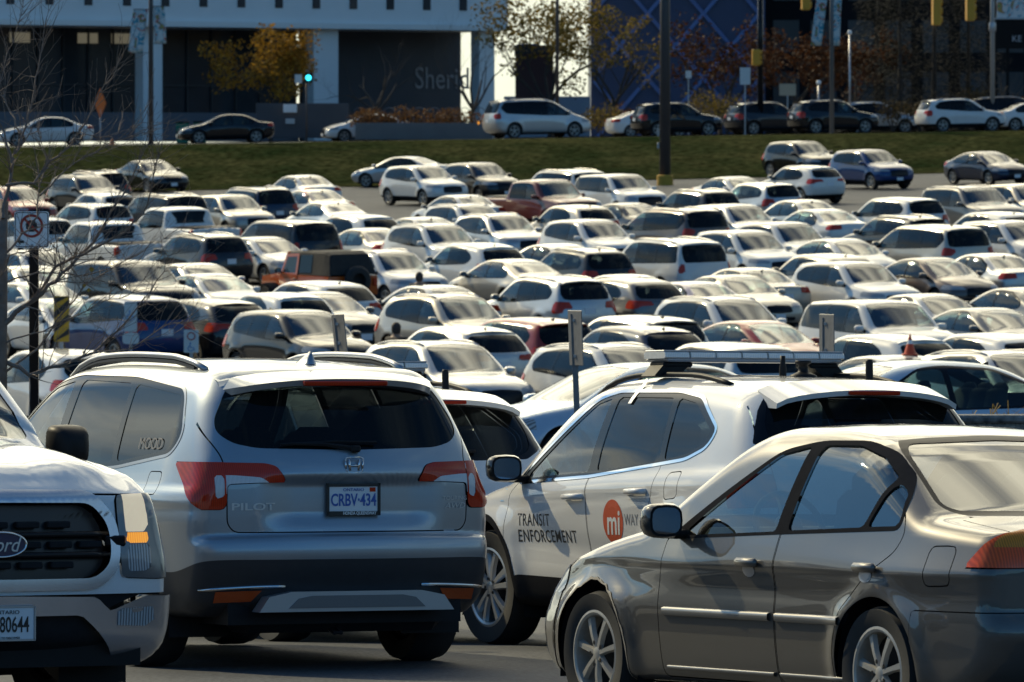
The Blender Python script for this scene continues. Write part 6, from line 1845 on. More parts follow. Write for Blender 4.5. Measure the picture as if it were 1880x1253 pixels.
# ------------------------------------------------------------------ people
def build_person(name, label, D, px, py_head, coat, hair, turn=0.0, bag=None):
    H = 1.72
    Dd = roof_depth(px, py_head, H) if D is None else D
    p = gpt(px, Dd)
    root = empty(name, p); root.rotation_euler = (0, 0, turn)
    tag(root, label, 'person')
    nodes = [((0, 0, .93), .15), ((0, 0, 1.12), .145), ((0, .01, 1.30), .165), ((0, .0, 1.42), .12), ((0, 0, 1.50), .058), ((0, -.01, 1.57), .085), ((0, -.015, 1.655), .088),
             ((.19, .0, 1.40), .075), ((.25, -.02, 1.15), .058), ((.24, -.10, .93), .046), ((.23, -.13, .84), .042),
             ((-.19, .0, 1.40), .075), ((-.26, -.02, 1.15), .058), ((-.23, -.12, .95), .046), ((-.22, -.15, .86), .042),
             ((.09, 0, .86), .105), ((.10, -.02, .48), .075), ((.10, .0, .09), .052), ((.11, -.14, .04), .042),
             ((-.09, 0, .86), .105), ((-.10, .03, .48), .075), ((-.10, .06, .09), .052), ((-.11, -.08, .04), .042)]
    E = [(0, 1), (1, 2), (2, 3), (3, 4), (4, 5), (5, 6), (3, 7), (7, 8), (8, 9), (9, 10), (3, 11), (11, 12), (12, 13), (13, 14), (0, 15), (15, 16), (16, 17), (17, 18), (0, 19), (19, 20), (20, 21), (21, 22)]
    def skin(nm, nodes, E, mat, par, sub=2, grow=0.0):
        me = bpy.data.meshes.new(nm); me.from_pydata([n[0] for n in nodes], E, []); me.update()
        o = bpy.data.objects.new(nm, me); COL.objects.link(o); o.parent = par
        md = o.modifiers.new('skin', 'SKIN'); md.use_smooth_shade = True
        for i, n in enumerate(nodes): me.skin_vertices[0].data[i].radius = (n[1] + grow, n[1] + grow)
        me.skin_vertices[0].data[0].use_root = True
        s = o.modifiers.new('sub', 'SUBSURF'); s.levels = sub; s.render_levels = sub
        dg = bpy.context.evaluated_depsgraph_get()
        m2 = bpy.data.meshes.new_from_object(o.evaluated_get(dg)); o.modifiers.clear(); o.data = m2
        m2.materials.clear(); m2.materials.append(mat)
        for pl in m2.polygons: pl.use_smooth = True
        return o
    skin_m = pmat('skin', (.30, .17, .11), .6)
    skin('body', nodes, E, skin_m, root)
    cn = [nodes[i] for i in (0, 1, 2, 3, 7, 8, 9, 11, 12, 13)]; cn[0] = ((0, 0, .80), .175)
    skin('jacket', cn, [(0, 1), (1, 2), (2, 3), (3, 4), (4, 5), (5, 6), (3, 7), (7, 8), (8, 9)], coat, root, 2, .028)
    tn = [((0, 0, .92), .155), nodes[15], nodes[16], ((.10, 0, .14), .06), nodes[19], nodes[20], ((-.10, .06, .14), .06)]
    skin('trousers', tn, [(0, 1), (1, 2), (2, 3), (0, 4), (4, 5), (5, 6)], M['lining'], root, 2, .018)
    h = MB(); h.lathe([(.001, .115), (.06, .098), (.095, .05), (.102, 0), (.098, -.06), (.080, -.12)], 14, 'z', (0, .012, 1.655)); h.build('hair', hair, root, True)
    for sx in (1, -1):      # shoes and hands with five fingers
        s = MB(); s.box((sx * .105, -.05 if sx > 0 else .01, .05), (.045, .13, .045), bev=.03); s.build('shoe', M['black'], root, True)
        hx, hy, hz = (nodes[10] if sx > 0 else nodes[14])[0]
        hn = [((hx, hy, hz), .03), ((hx, hy - .02, hz - .06), .034)]; he = [(0, 1)]
        for k in range(4):
            i0 = len(hn); o = (k - 1.5) * .019
            hn += [((hx + o * .2, hy - .025 + o, hz - .11 + abs(k - 1.3) * .006), .0095), ((hx - sx * .012, hy - .03 + o, hz - .15 + abs(k - 1.3) * .012), .008)]
            he += [(1, i0), (i0, i0 + 1)]
        i0 = len(hn); hn += [((hx - sx * .03, hy - .06, hz - .07), .010), ((hx - sx * .035, hy - .075, hz - .10), .009)]; he += [(0, i0), (i0, i0 + 1)]
        skin('hand', hn, he, skin_m, root, 1)
    f = MB(); f.box((0, -.105, 1.64), (.012, .02, .025), bev=.01)
    for sx in (1, -1): f.box((sx * .032, -.093, 1.665), (.012, .006, .006))
    f.box((0, -.093, 1.598), (.025, .006, .006)); f.build('face', pmat('face_marks', (.16, .08, .06), .6), root)
    if bag: 
        b = MB(); b.box((0, .20, 1.22), (.16, .09, .23), bev=.06); tag(b.build('backpack', bag, None, True), 'dark backpack worn by the person behind the silver hatchback', 'backpack').matrix_world = root.matrix_basis
    return root

# ------------------------------------------------------------------ trees
def leaf_cloud(centers, n, size, rng, squash=.8):
    V = []; F = []
    for k in range(n):
        c, r = centers[rng.randint(len(centers))]
        d = rng.normal(size=3); d /= np.linalg.norm(d); q = rng.uniform(.25, 1) ** .5
        p = np.array(c) + d * r * q * np.array([1, 1, squash])
        a = rng.normal(size=3); a /= np.linalg.norm(a); b = np.cross(a, rng.normal(size=3)); b /= np.linalg.norm(b)
        s = size * rng.uniform(.5, 1.3)
        i = len(V); V += [p - a * s, p + b * s * .55, p + a * s, p - b * s * .55]; F.append((i, i + 1, i + 2, i + 3))
    return V, F
def leaf_mat(name, c0, c1):
    m, n, l, b = new_mat(name)
    g = n.new('ShaderNodeNewGeometry'); r = n.new('ShaderNodeValToRGB')
    r.color_ramp.elements[0].color = (*c0, 1); r.color_ramp.elements[1].color = (*c1, 1)
    l.new(g.outputs['Random Per Island'], r.inputs['Fac']); l.new(r.outputs['Color'], b.inputs['Base Color'])
    b.inputs['Roughness'].default_value = .7; b.inputs['Specular IOR Level'].default_value = .2
    tr = n.new('ShaderNodeBsdfTranslucent'); mx = n.new('ShaderNodeMixShader'); mx.inputs[0].default_value = .3
    l.new(r.outputs['Color'], tr.inputs['Color']); l.new(b.outputs[0], mx.inputs[1]); l.new(tr.outputs[0], mx.inputs[2]); l.new(mx.outputs[0], n['Material Output'].inputs['Surface'])
    return m
M['bark'] = pmat('bark', (.20, .155, .125), .9, noise=(9, .45), bump=(14, .03))
M['darkbark'] = pmat('dark_bark', (.05, .042, .036), .9, noise=(3, .4))
def grow(b, p, d, L, r, depth, rng, ends, spread=.55, up=.25):
    """recursive limb; records twig ends"""
    n = 4; pts = [p]; rads = [r]
    for i in range(n):
        d = (d + Vector(rng.normal(size=3)) * .13 + Vector((0, 0, up * .10))).normalized()
        p = p + d * L / n; pts.append(p); rads.append(r * (1 - .38 * (i + 1) / n))
    b.tube(pts, rads, 6 if r > .03 else 4, cap=False)
    ends.append(p)
    if depth <= 0: return
    for k in range(rng.randint(2, 4)):
        dd = (d + Vector(rng.normal(size=3)) * spread + Vector((0, 0, up))).normalized()
        grow(b, pts[rng.randint(2, n + 1)], dd, L * rng.uniform(.55, .8), rads[-1] * rng.uniform(.5, .72), depth - 1, rng, ends, spread, up)
def street_tree(name, label, x, y, h, trunk_h, crown_r, mat, seed, leaves=2600, size=.13, group=None, bark='darkbark', depth=3, dens=1.0):
    rng = np.random.RandomState(seed)
    z = float(zg(x, y)); root = empty(name, (x, y, z)); tag(root, label, 'tree', group)
    b = MB(); ends = []
    grow(b, Vector((0, 0, -.1)), Vector((0, 0, 1)), trunk_h, h * .016 + .03, 0, rng, ends)
    for k in range(5):
        a = 2 * math.pi * k / 5 + rng.uniform(-.4, .4)
        grow(b, Vector((0, 0, trunk_h * rng.uniform(.75, 1.0))), Vector((math.cos(a) * .7, math.sin(a) * .7, .9)).normalized(), (h - trunk_h) * .45, h * .009 + .015, depth, rng, ends, .5, .28)
    b.build('trunk', M[bark], root)
    if mat is not None:
        cs = [((e.x * .95, e.y * .95, e.z), crown_r * rng.uniform(.18, .34)) for e in ends[1:]]
        V, F = leaf_cloud(cs, leaves, size, rng)
        mk('crown', V, F, mat, root, smooth=False)
    return root
# ------------------------------------------------------------------ foreground vehicles
pilot = build_big_suv(); p = gpt(351, 40.7); align_car(pilot, p.x, p.y, R(115), 0, 2.82, 1.68)
patrol = build_enforcement(); p = gpt(1312, 41.8); align_car(patrol, p.x, p.y, R(115.5), 0, 2.71, 1.6)
tag(patrol, 'white patrol crossover lettered TRANSIT ENFORCEMENT with orange mi WAY disc and light bar', 'car', 'white patrol cars with light bars')
patrol2 = copy_tree(patrol, 'enforcement_crossover'); p = gpt(570, 45.5); align_car(patrol2, p.x, p.y, R(116), 0, 2.71, 1.6)
tag(patrol2, 'white patrol car half hidden behind the silver three-row SUV, rear glass and bar end visible', 'car', 'white patrol cars with light bars')
taupe = build_taupe_sedan(); p = gpt(1618, 32.5); align_car(taupe, p.x, p.y, R(118.7), 0, 2.62, 1.49)
tag(taupe, 'taupe grey four-door sedan with torn front wheel arch, nearest car at the right', 'car')
truck = build_white_truck(); n_ = Vector(gpt(3, 32.0)); f_ = Vector((math.sin(R(31)), -math.cos(R(31)), 0)); p = n_ - f_ * 2.87
align_car(truck, p.x, p.y, R(-59), 0, 3.69, 1.73)
tag(truck, 'white pickup truck front with black grille, lit headlamp and Ontario plate ending 80644', 'pickup truck')

# ------------------------------------------------------------------ the lot
protos = place_fleet()
orr = build_offroader(); Dj = roof_depth(575, 459, 1.84); pj = gpt(575, Dj); align_car(orr, pj.x + .1, pj.y, R(122), 0, 2.62, 1.6)
orr['group'] = 'cars parked in the big lot'
# two pale blue sedans waiting in the lane right behind the terrace
blue = build_car('sedan', 'pale_blue_sedan', CLB, 2)
del blue['_cab']
p = gpt(1160, 80.5); align_car(blue, p.x, p.y, R(209), 0.04, 2.82, 1.58)
tag(blue, 'pale blue sedan facing left with sun glare on its windshield, behind the patrol car hood', 'car', 'pale blue sedans in the cross lane')
blue2 = copy_tree(blue, 'pale_blue_sedan', CLB); p = gpt(1650, 74); align_car(blue2, p.x, p.y, R(203), 0.08, 2.82, 1.58)
tag(blue2, 'pale blue sedan with sloping roof and small quarter window, right behind the patrol car tail', 'car', 'pale blue sedans in the cross lane')

# ------------------------------------------------------------------ vehicles on the road above the bank
def road_car(kind, px, D, ang, col, label, name=None):
    r = copy_tree(protos[kind], name or NAMES[kind], col); p = gpt(px, D)
    align_car(r, p.x, p.y, R(ang), 0.02, 2.8, 1.6)
    return tag(r, label, CATS[kind], 'vehicles on the road above the bank')
road_car('sedan', 82, 333, 190, CW, 'white sedan driving left on the road beside the orange diamond sign', 'white_sedan')
road_car('sedan', 414, 334, 190, CK, 'black sedan driving left on the road in front of the glass hall', 'black_sedan')
road_car('compact', 672, 345.5, 196, CW, 'white car with only its nose out left of the brown planter shrubs', 'white_sedan')
van = road_car('van', 985, 333.5, 24, CS, 'silver minivan on the road with lit tail lamp and flashing amber light', 'minivan')
road_car('suv', 1243, 336, 20, CK, 'black SUV on the road passing behind the tall lamp post', 'black_crossover')
road_car('suv', 1412, 342, 26, CD, 'grey SUV on the road with pale tailgate right behind the black SUV', 'grey_crossover')
road_car('suv', 1530, 335, 22, CK, 'dark grey SUV on the road in front of the banner pole', 'dark_crossover')
road_car('suv', 1608, 352, 12, CS, 'silver SUV half covered by the dark grey SUV on the road', 'silver_crossover')
road_car('suv', 1764, 339, 20, CW, 'white SUV on the road at the right below the yellow signals', 'white_crossover')
road_car('bigsuv', 1856, 351, 14, CD, 'dark SUV with pale roof at the right edge behind the white SUV', 'dark_suv')
road_car('sedan', 1900, 343, 18, CW, 'white sedan cut by the right edge on the road', 'white_sedan')
road_car('compact', 1192, 352, 20, CW, 'white sedan mostly hidden between silver minivan and black SUV', 'white_sedan')
van.scale = (1.06, 1.05, 1.12)
fl = MB(); fl.lathe([(.001, .06), (.06, .05), (.07, 0), (.001, -.01)], 12, 'x', (-2.56, .86, .72)); o = fl.build('turn_signal', M['amberlit'], van, True)

# ------------------------------------------------------------------ left foreground: no stopping sign, bare tree
Ds = 58.7
gs = gpt(58, Ds)
sign = empty('no_stopping_sign', gs); tag(sign, 'square white no stopping sign with red ring, black octagon and arrow on a black pole', 'sign')
zt = (HORIZON - 422) * Ds / FPX - gs.z
P_ = MB(); P_.box((.018, .055, (zt + .13) / 2), (.040, .040, (zt + .13) / 2)); P_.build('pole', M['gloss'], sign)
pl = MB(); hw = .150; pl.prism([tuple(q) for q in fillet([(-hw, zt - hw * 1.05), (hw, zt - hw * 1.05), (hw, zt + hw * 1.05), (-hw, zt + hw * 1.05)], .03)], 'y', .002, .010)
pl.build('sign_plate', pmat('sign_white', (.90, .90, .88), .45), sign)
bd = MB(); o_ = fillet([(-.143, zt - .150), (.143, zt - .150), (.143, zt + .150), (-.143, zt + .150)], .028); i_ = fillet([(-.137, zt - .144), (.137, zt - .144), (.137, zt + .144), (-.137, zt + .144)], .024)
nn = len(o_); bd.add([(a, -.001, b) for a, b in o_] + [(a, -.001, b) for a, b in i_], [(k, (k + 1) % nn, nn + (k + 1) % nn, nn + k) for k in range(nn)]); bd.build('sign_border', M['ink'], sign)
sr = pmat('sign_red', (.36, .035, .022), .45)
rg_ = MB(); n = 48; cz = zt + .032
for r0, r1 in ((.080, .101),):
    rg_.add([(r0 * math.cos(2 * math.pi * k / n), -.004, cz + r0 * math.sin(2 * math.pi * k / n)) for k in range(n)] + [(r1 * math.cos(2 * math.pi * k / n), -.004, cz + r1 * math.sin(2 * math.pi * k / n)) for k in range(n)], [(k, (k + 1) % n, n + (k + 1) % n, n + k) for k in range(n)])
q = math.cos(R(45)); a_, b_ = .090, .010
rg_.add([(-a_ * q - b_ * q, -.0045, cz + a_ * q - b_ * q), (-a_ * q + b_ * q, -.0045, cz + a_ * q + b_ * q), (a_ * q + b_ * q, -.0045, cz - a_ * q + b_ * q), (a_ * q - b_ * q, -.0045, cz - a_ * q - b_ * q)], [(0, 1, 2, 3)])
rg_.build('prohibition_ring', sr, sign)
oc = MB(); oc.add([(.052 * math.cos(R(22.5 + 45 * k)), -.0025, cz + .054 * math.sin(R(22.5 + 45 * k))) for k in range(8)], [tuple(range(8))]); oc.build('octagon_symbol', M['ink'], sign)
ar = MB(); az = zt - .105
ar.add([(-.122, -.002, az), (-.096, -.002, az + .026), (-.096, -.002, az + .011), (-.066, -.002, az + .011), (-.066, -.002, az - .011), (-.096, -.002, az - .011), (-.096, -.002, az - .026)], [tuple(range(7))]); ar.build('arrow', M['ink'], sign)
for z in (zt + .138, zt - .135):
    bo = MB(); bo.lathe([(.001, -.010), (.010, -.009), (.014, 0)], 10, 'y', (.003, .0, z)); bo.build('bolt', M['satin'], sign, True)

def bare_tree():
    D = 56.5
    g0 = gpt(2, D); root = empty('bare_tree', g0); tag(root, 'bare autumn tree with grey trunk and long rising branches at the left edge', 'tree')
    rng = np.random.RandomState(21)
    def W(px, py, dd=0.0): return px_at(px, py, D + dd) - g0
    tr = MB()
    tr.tube([W(0, 760), W(1, 640, .02), (W(3, 520)), W(4, 430, .05), W(8, 370, .1)], [.062, .056, .050, .044, .036], 12)
    tr.build('trunk', M['bark'], root, True)
    paths = [([(2, 660), (60, 690), (110, 672), (170, 650), (215, 612), (262, 548), (300, 500)], .030, .2),
             ([(5, 600), (45, 560), (90, 525), (130, 488), (165, 448), (205, 392), (238, 335), (262, 268)], .034, -.3),
             ([(70, 545), (105, 492), (150, 470), (210, 440), (262, 395), (282, 325), (292, 262)], .024, -.5),
             ([(8, 400), (15, 330), (22, 285), (40, 245), (58, 195), (72, 120), (84, 50)], .026, .4),
             ([(15, 345), (60, 330), (95, 300), (128, 262), (162, 205), (190, 158), (226, 105)], .022, .3),
             ([(20, 300), (8, 245), (-12, 200), (-30, 150)], .018, .1),
             ([(75, 360), (100, 330), (150, 290), (210, 262), (262, 245)], .014, .6),
             ([(6, 470), (40, 430), (66, 400), (70, 340), (88, 300), (78, 262), (70, 240)], .016, .7),
             ([(3, 560), (-10, 520), (20, 470), (60, 455), (105, 460)], .014, -.6),
             ([(2, 690), (70, 640), (130, 560), (160, 520), (195, 500), (250, 470)], .016, .5),
             ([(5, 630), (60, 610), (120, 590), (180, 560), (240, 540), (310, 470)], .012, -.7),
             ([(40, 245), (20, 200), (0, 170), (10, 110), (28, 60), (40, 15)], .012, .5),
             ([(128, 262), (150, 250), (200, 250), (260, 225)], .009, .8),
             ([(5, 520), (70, 500), (150, 505), (235, 480), (330, 425)], .013, .9),
             ([(170, 650), (240, 640), (300, 600), (345, 585)], .012, -.2)]
    br = MB()
    for pts, r, dd in paths:
        P = [W(x + rng.uniform(-3, 3), y + rng.uniform(-3, 3), dd * (i / len(pts)) * 1.6 + rng.uniform(-.04, .04)) for i, (x, y) in enumerate(pts)]
        # fine curve
        Q = []
        for i in range(len(P) - 1):
            for t in (0, .34, .67): Q.append(P[i].lerp(P[i + 1], t) + Vector(rng.normal(size=3)) * .008)
        Q.append(P[-1]); m = len(Q)
        rr = [r * .72 * (1 - .86 * (i / (m - 1)) ** .8) for i in range(m)]
        br.tube(Q, rr, 7, cap=False)
        for i in range(3, m):
            for k in range(rng.randint(2, 5)):
                d = (Q[i] - Q[i - 1]).normalized()
                dd_ = (d * .8 + Vector((rng.normal() * .5, rng.normal() * .5, rng.normal() * .45 + .12))).normalized()
                L = rng.uniform(.14, .55); a = Q[i]; T = [a]; rad = [max(.0035, rr[i] * .45)]
                for s in range(5):
                    dd_ = (dd_ + Vector(rng.normal(size=3)) * .14 + Vector((0, 0, .04))).normalized(); a = a + dd_ * L / 5; T.append(a); rad.append(max(.0016, rad[0] * (1 - .17 * (s + 1))))
                    if s in (1, 2, 3) and rng.rand() < .55:
                        e = (dd_ + Vector(rng.normal(size=3)) * .5).normalized(); l2 = L * rng.uniform(.2, .5)
                        br.tube([a, a + e * l2 * .5, a + (e + Vector((0, 0, .15))) * l2], [rad[-1] * .7, rad[-1] * .55, .0015], 4, cap=False)
                br.tube(T, rad, 4, cap=False)
    br.build('branches', M['bark'], root, True)
    lv = MB()
    for x, y, s in ((168, 495, 3.2), (28, 287, 3), (44, 306, 2.4), (163, 533, 2.8), (155, 525, 2.2)):
        c = W(x, y, rng.uniform(-.3, .5)); s = s * D / FPX * 1.6
        lv.add([c + Vector((-s, 0, 0)), c + Vector((0, -.01, -s)), c + Vector((s, .01, 0)), c + Vector((0, 0, s))], [(0, 1, 2, 3)])
        lv.build('leaf', pmat('yellow_leaf', (.42, .24, .03), .7), root); lv = MB()
    return root
bare_tree()

# striped hazard board and accessible parking signs in the lot
def post_sign(name, label, cat, px, py, D, w, h, plate_mat, yaw=0.0, bottom=None, post=.03, group=None):
    g = gpt(px, D); root = empty(name, g); root.rotation_euler = (0, 0, yaw); tag(root, label, cat, group)
    z = (HORIZON - py) * D / FPX - g.z
    p_ = MB(); p_.box((0, .035, (z + h * .3) / 2), (post, post * .7, (z + h * .3) / 2)); p_.build('post', M['satin'], root)
    b = MB(); b.prism([tuple(q) for q in fillet([(-w / 2, z - h / 2), (w / 2, z - h / 2), (w / 2, z + h / 2), (-w / 2, z + h / 2)], .02)], 'y', 0, .008); b.build('sign_plate', plate_mat, root)
    return root, z
yel = pmat('hazard_yellow', (.56, .32, .015), .5)
hz, z = post_sign('hazard_board', 'yellow board with black slanting stripes standing among the cars behind the bare tree', 'sign', 113, 586, 128, .29, .86, yel)
for k in range(-2, 4):
    zc = z - .46 + k * .27 + .2; P4 = []
    lo, hi = z - .425, z + .425
    V = [(-.14, -.006, zc), (.14, -.006, zc + .24), (.14, -.006, zc + .36), (-.14, -.006, zc + .12)]
    V = [(a, b, min(max(c, lo), hi)) for a, b, c in V]
    if max(v[2] for v in V) - min(v[2] for v in V) > .03:
        m_ = MB(); m_.add(V, [(0, 1, 2, 3)]); m_.build('stripe', M['ink'], hz)
swh = pmat('faded_sign_white', (.60, .64, .62), .5); sblue = pmat('access_blue', (.03, .22, .50), .5)
def access_symbol(root, x, z, s):
    b = MB(); n = 14
    b.add([(x - s * .1 + .09 * s * math.cos(2 * math.pi * k / n), -.004, z + .42 * s + .09 * s * math.sin(2 * math.pi * k / n)) for k in range(n)], [tuple(range(n))])
    P = [(-.1, .30), (-.1, -.05), (.22, -.05), (.34, -.38)]
    b.tube([(x + a * s, -.004, z + c * s) for a, c in P], .045 * s, 6)
    b.tube([(x - .06 * s + .30 * s * math.cos(t), -.004, z - .16 * s + .30 * s * math.sin(t)) for t in np.linspace(R(110), R(330), 12)], .04 * s, 6)
    b.build('access_symbol', sblue, root)
s1, z = post_sign('accessible_parking_sign', 'tall white accessible parking sign with rounded tab in front of the blue crossover', 'sign', 240, 582, 140, .26, .62, swh)
access_symbol(s1, 0, z + .02, .22)
tb = MB(); tb.prism([tuple(q) for q in fillet([(-.17, z - .56), (.17, z - .56), (.17, z - .33), (-.17, z - .33)], .08)], 'y', 0, .008); tb.build('sign_tab', swh, s1)
s2, z = post_sign('accessible_parking_sign', 'small white accessible parking sign with red ring just over the silver three-row SUV roof', 'sign', 351, 627, 120, .26, .40, swh)
access_symbol(s2, 0, z - .10, .16)
rr_ = MB(); rr_.tube([(.065 * math.cos(t), -.004, z + .09 + .065 * math.sin(t)) for t in np.linspace(0, 2 * math.pi, 21)], .010, 5, cap=False); rr_.build('red_ring', sr, s2)
# grey sign backs on channel posts along the terrace edge
galv = pmat('galvanised_steel', (.20, .20, .205), .5, .5, noise=(20, .25))
for px, py0, py1, tilt, lb in ((666, 575, 645, R(-6), 'leaning grey sign on a channel post, seen edge-on left of the silver SUV rail end'), (1069, 570, 671, R(-2), 'grey sign on a slim post seen edge-on in front of the pale blue sedan'), (1515, 577, 660, 0, 'grey sign on a channel post seen edge-on behind the right end of the light bar')):
    D = 57.5; g = gpt(px, D); root = empty('edge_on_sign', g); tag(root, lb, 'sign', 'grey parking signs along the terrace edge')
    z0, z1 = (HORIZON - py1) * D / FPX - g.z, (HORIZON - py0) * D / FPX - g.z
    pm = MB(); pm.prism([(-.025, .0), (-.025, .03), (-.012, .03), (-.008, .008), (.008, .008), (.012, .03), (.025, .03), (.025, 0)], 'z', -.1, z1 - .03)
    pm.build('post', galv, root)
    a = R(68); ca, sa = math.cos(a), math.sin(a)
    pb = MB(); pb.box((0, 0, 0), (.15, .004, (z1 - z0) / 2), Matrix.Translation((.012, -.05, (z0 + z1) / 2)) @ Matrix.Rotation(-a, 4, 'Z'), .003); pb.build('sign_plate', galv, root)
    for zz in (z0 + .08, z1 - .08):
        bb = MB(); bb.box((.0, -.02, zz), (.012, .035, .012)); bb.build('bolt', M['satin'], root)
    root.rotation_euler = (0, tilt, 0)
# concrete terrace wall with dry grass at the right
cw = empty('concrete_wall', gpt(1800, 62)); tag(cw, 'low weathered concrete wall at the right edge in front of the pale blue sedan', 'wall')
zt_ = (HORIZON - 776) * 62 / FPX - cw.location.z
wm = MB(); wm.box((1.25, .15, zt_ / 2 - .2), (1.85, .14, zt_ / 2 + .2), bev=.03); wm.build('wall_body', ground_mat('weathered_concrete', (.15, .125, .10), (.27, .235, .19), 2.2, .9, 30), cw)
cap = MB(); cap.box((1.25, .15, zt_ + .03), (1.88, .17, .035), bev=.02); cap.build('wall_cap', M['pave'], cw)
rng = np.random.RandomState(3); V = []; F = []
for k in range(160):
    x = rng.uniform(-.1, 2.9) if k % 2 else rng.uniform(.55, 1.6); b = len(V); h = rng.uniform(.05, .22); l = rng.normal() * .09
    c = cw.location + Vector((x, .30 + rng.uniform(0, .25), zt_ - .03))
    V += [c + Vector((-.006, 0, 0)), c + Vector((.006, 0, 0)), c + Vector((l + .003, rng.normal() * .03, h)), c + Vector((l - .003, 0, h))]; F.append((b, b + 1, b + 2, b + 3))
tag(mk('dry_grass', V, F, leaf_mat('dry_grass', (.16, .11, .03), (.36, .24, .06)), smooth=False), kind='stuff')
vb = MB(); vb.box((cw.location.x + 1.4, cw.location.y + .45, cw.location.z + zt_ / 2 - .25), (1.9, .17, zt_ / 2 + .2)); tag(vb.build('planting_soil', pmat('soil', (.05, .04, .03), .95, noise=(6, .4))), kind='structure')
# traffic cone on the roof of the white sedan below the curved hatchback
cone_car = [o for o in COL.objects if o.get('label', '') == 'white sedan carrying the traffic cone on its roof'][0]
bpy.context.view_layer.update()
cp = cone_car.matrix_world @ Vector((-.10, .25, 1.44))
cn = empty('traffic_cone', cp); tag(cn, 'orange traffic cone with white collar standing on a white sedan roof', 'traffic cone')
b = MB(); b.lathe([(.115, .03), (.085, .13), (.058, .22)], 20, 'z'); b.lathe([(.040, .29), (.018, .40), (.001, .405)], 20, 'z'); b.box((0, 0, .015), (.15, .15, .015), bev=.01); b.build('cone_body', pmat('cone_orange', (.62, .07, .015), .5), cn, True)
b = MB(); b.lathe([(.0595, .218), (.0395, .292)], 20, 'z'); b.build('collar', M['white'], cn, True)
# people between the cars
build_person('person', 'person in dark jacket seen from behind, standing between white cars left of the lot centre', None, 770, 503, pmat('navy_jacket', (.012, .015, .028), .8), pmat('black_hair', (.012, .010, .010), .6), R(165))
build_person('person', 'person with brown hair in dark clothes walking behind the grey large-windowed crossover', None, 728, 596, pmat('dark_coat', (.022, .016, .015), .8), pmat('brown_hair', (.045, .028, .020), .7), R(140))
# ------------------------------------------------------------------ buildings behind the road
hall = empty('glass_hall', (0, 0, 0)); 
A0, A1 = Vector((-34.0, 360.0, 0)), Vector((-.55, 381.0, 0))
fd = (A1 - A0); Lf = fd.length; fd.normalize(); nrm = Vector((fd.y, -fd.x, 0))        # towards the camera
hall.matrix_world = Matrix(((fd.x, -nrm.x, 0, A0.x), (fd.y, -nrm.y, 0, A0.y), (0, 0, 1, 1.55), (0, 0, 0, 1)))
hall.location = hall.matrix_world.translation; hall.rotation_euler = hall.matrix_world.to_euler()
tag(hall, 'white upper storey on pale columns over a dark recessed glass front', 'building')
hw_ = pmat('white_cladding', (.74, .77, .76), .6, noise=(.6, .06)); dk = pmat('dark_glazing', (.045, .050, .058), .16, noise=(.5, .4)); dwall = pmat('slate_wall', (.060, .064, .074), .7, noise=(.8, .15))
pan = pmat('blue_grey_panel', (.13, .15, .185), .5); mull = pmat('mullion', (.03, .032, .036), .5)
SOF = 6.2
b = MB(); b.box((Lf / 2, 5.0, SOF + 4.65), (Lf / 2, 5.6, 4.35)); b.build('upper_storey', hw_, hall)
b = MB(); b.box((Lf / 2, 5.0, SOF + .15), (Lf / 2 + .12, 5.85, .15)); b.build('fascia', pmat('fascia_white', (.72, .73, .70), .5), hall)
for k in range(16):
    x = 1.0 + k * 2.37
    b = MB(); b.box((x, -.61, SOF + 2.05), (.24, .03, .95)); w = b.build('window', mull, hall)
    b = MB(); b.box((x, -.655, SOF + 2.05), (.19, .01, .88)); b.build('pane', dk, w)
def hx(px):      # distance along the facade that shows at a photo column
    k = (px - 940.0) / FPX
    return (k * A0.y - A0.x) / (fd.x - k * fd.y)
for p0, p1 in ((263, 298), (576, 621), (880, 908)):
    x0, x1 = hx(p0), hx(p1)
    b = MB(); b.box(((x0 + x1) / 2, .45, SOF / 2), ((x1 - x0) / 2, .45, SOF / 2)); b.build('column', hw_, hall)
xw = hx(630)
b = MB(); b.box((xw / 2, 5.2, SOF / 2), (xw / 2, .1, SOF / 2)); b.build('glass_front', dk, hall)
b = MB(); b.box(((xw + Lf) / 2, 4.6, SOF / 2), ((Lf - xw) / 2, .2, SOF / 2)); b.build('slate_wall', dwall, hall)
x = .4
while x < xw:
    b = MB(); b.box((x, 5.02, SOF / 2), (.05, .07, SOF / 2)); b.build('mullion', mull, hall); x += 1.55
b = MB(); b.box((xw / 2, 5.03, 3.1), (xw / 2, .05, .05)); b.build('transom', mull, hall)
b = MB(); b.box((xw / 2, 4.9, .8), (xw / 2, .08, .8)); b.build('base_panel', pan, hall)
warm = pmat('lit_ceiling_strip', (.3, .26, .2), .8, emit=(.9, .8, .55), estr=.10)
for k in range(9):
    if k in (3, 6): continue
    b = MB(); b.box((1.2 + k * 2.1, 5.06, SOF - .55), (.62, .02, .28)); b.build('lit_strip', warm, hall)
tmx = Matrix(((1, 0, 0, hx(765) + 2.5), (0, 0, -1, 4.37), (0, 1, 0, 3.55), (0, 0, 0, 1)))
text_obj('wall_lettering', 'Sheridan', 1.75, pmat('pale_lettering', (.24, .25, .265), .5), hall, tmx, .02, align='LEFT', sx=.82)
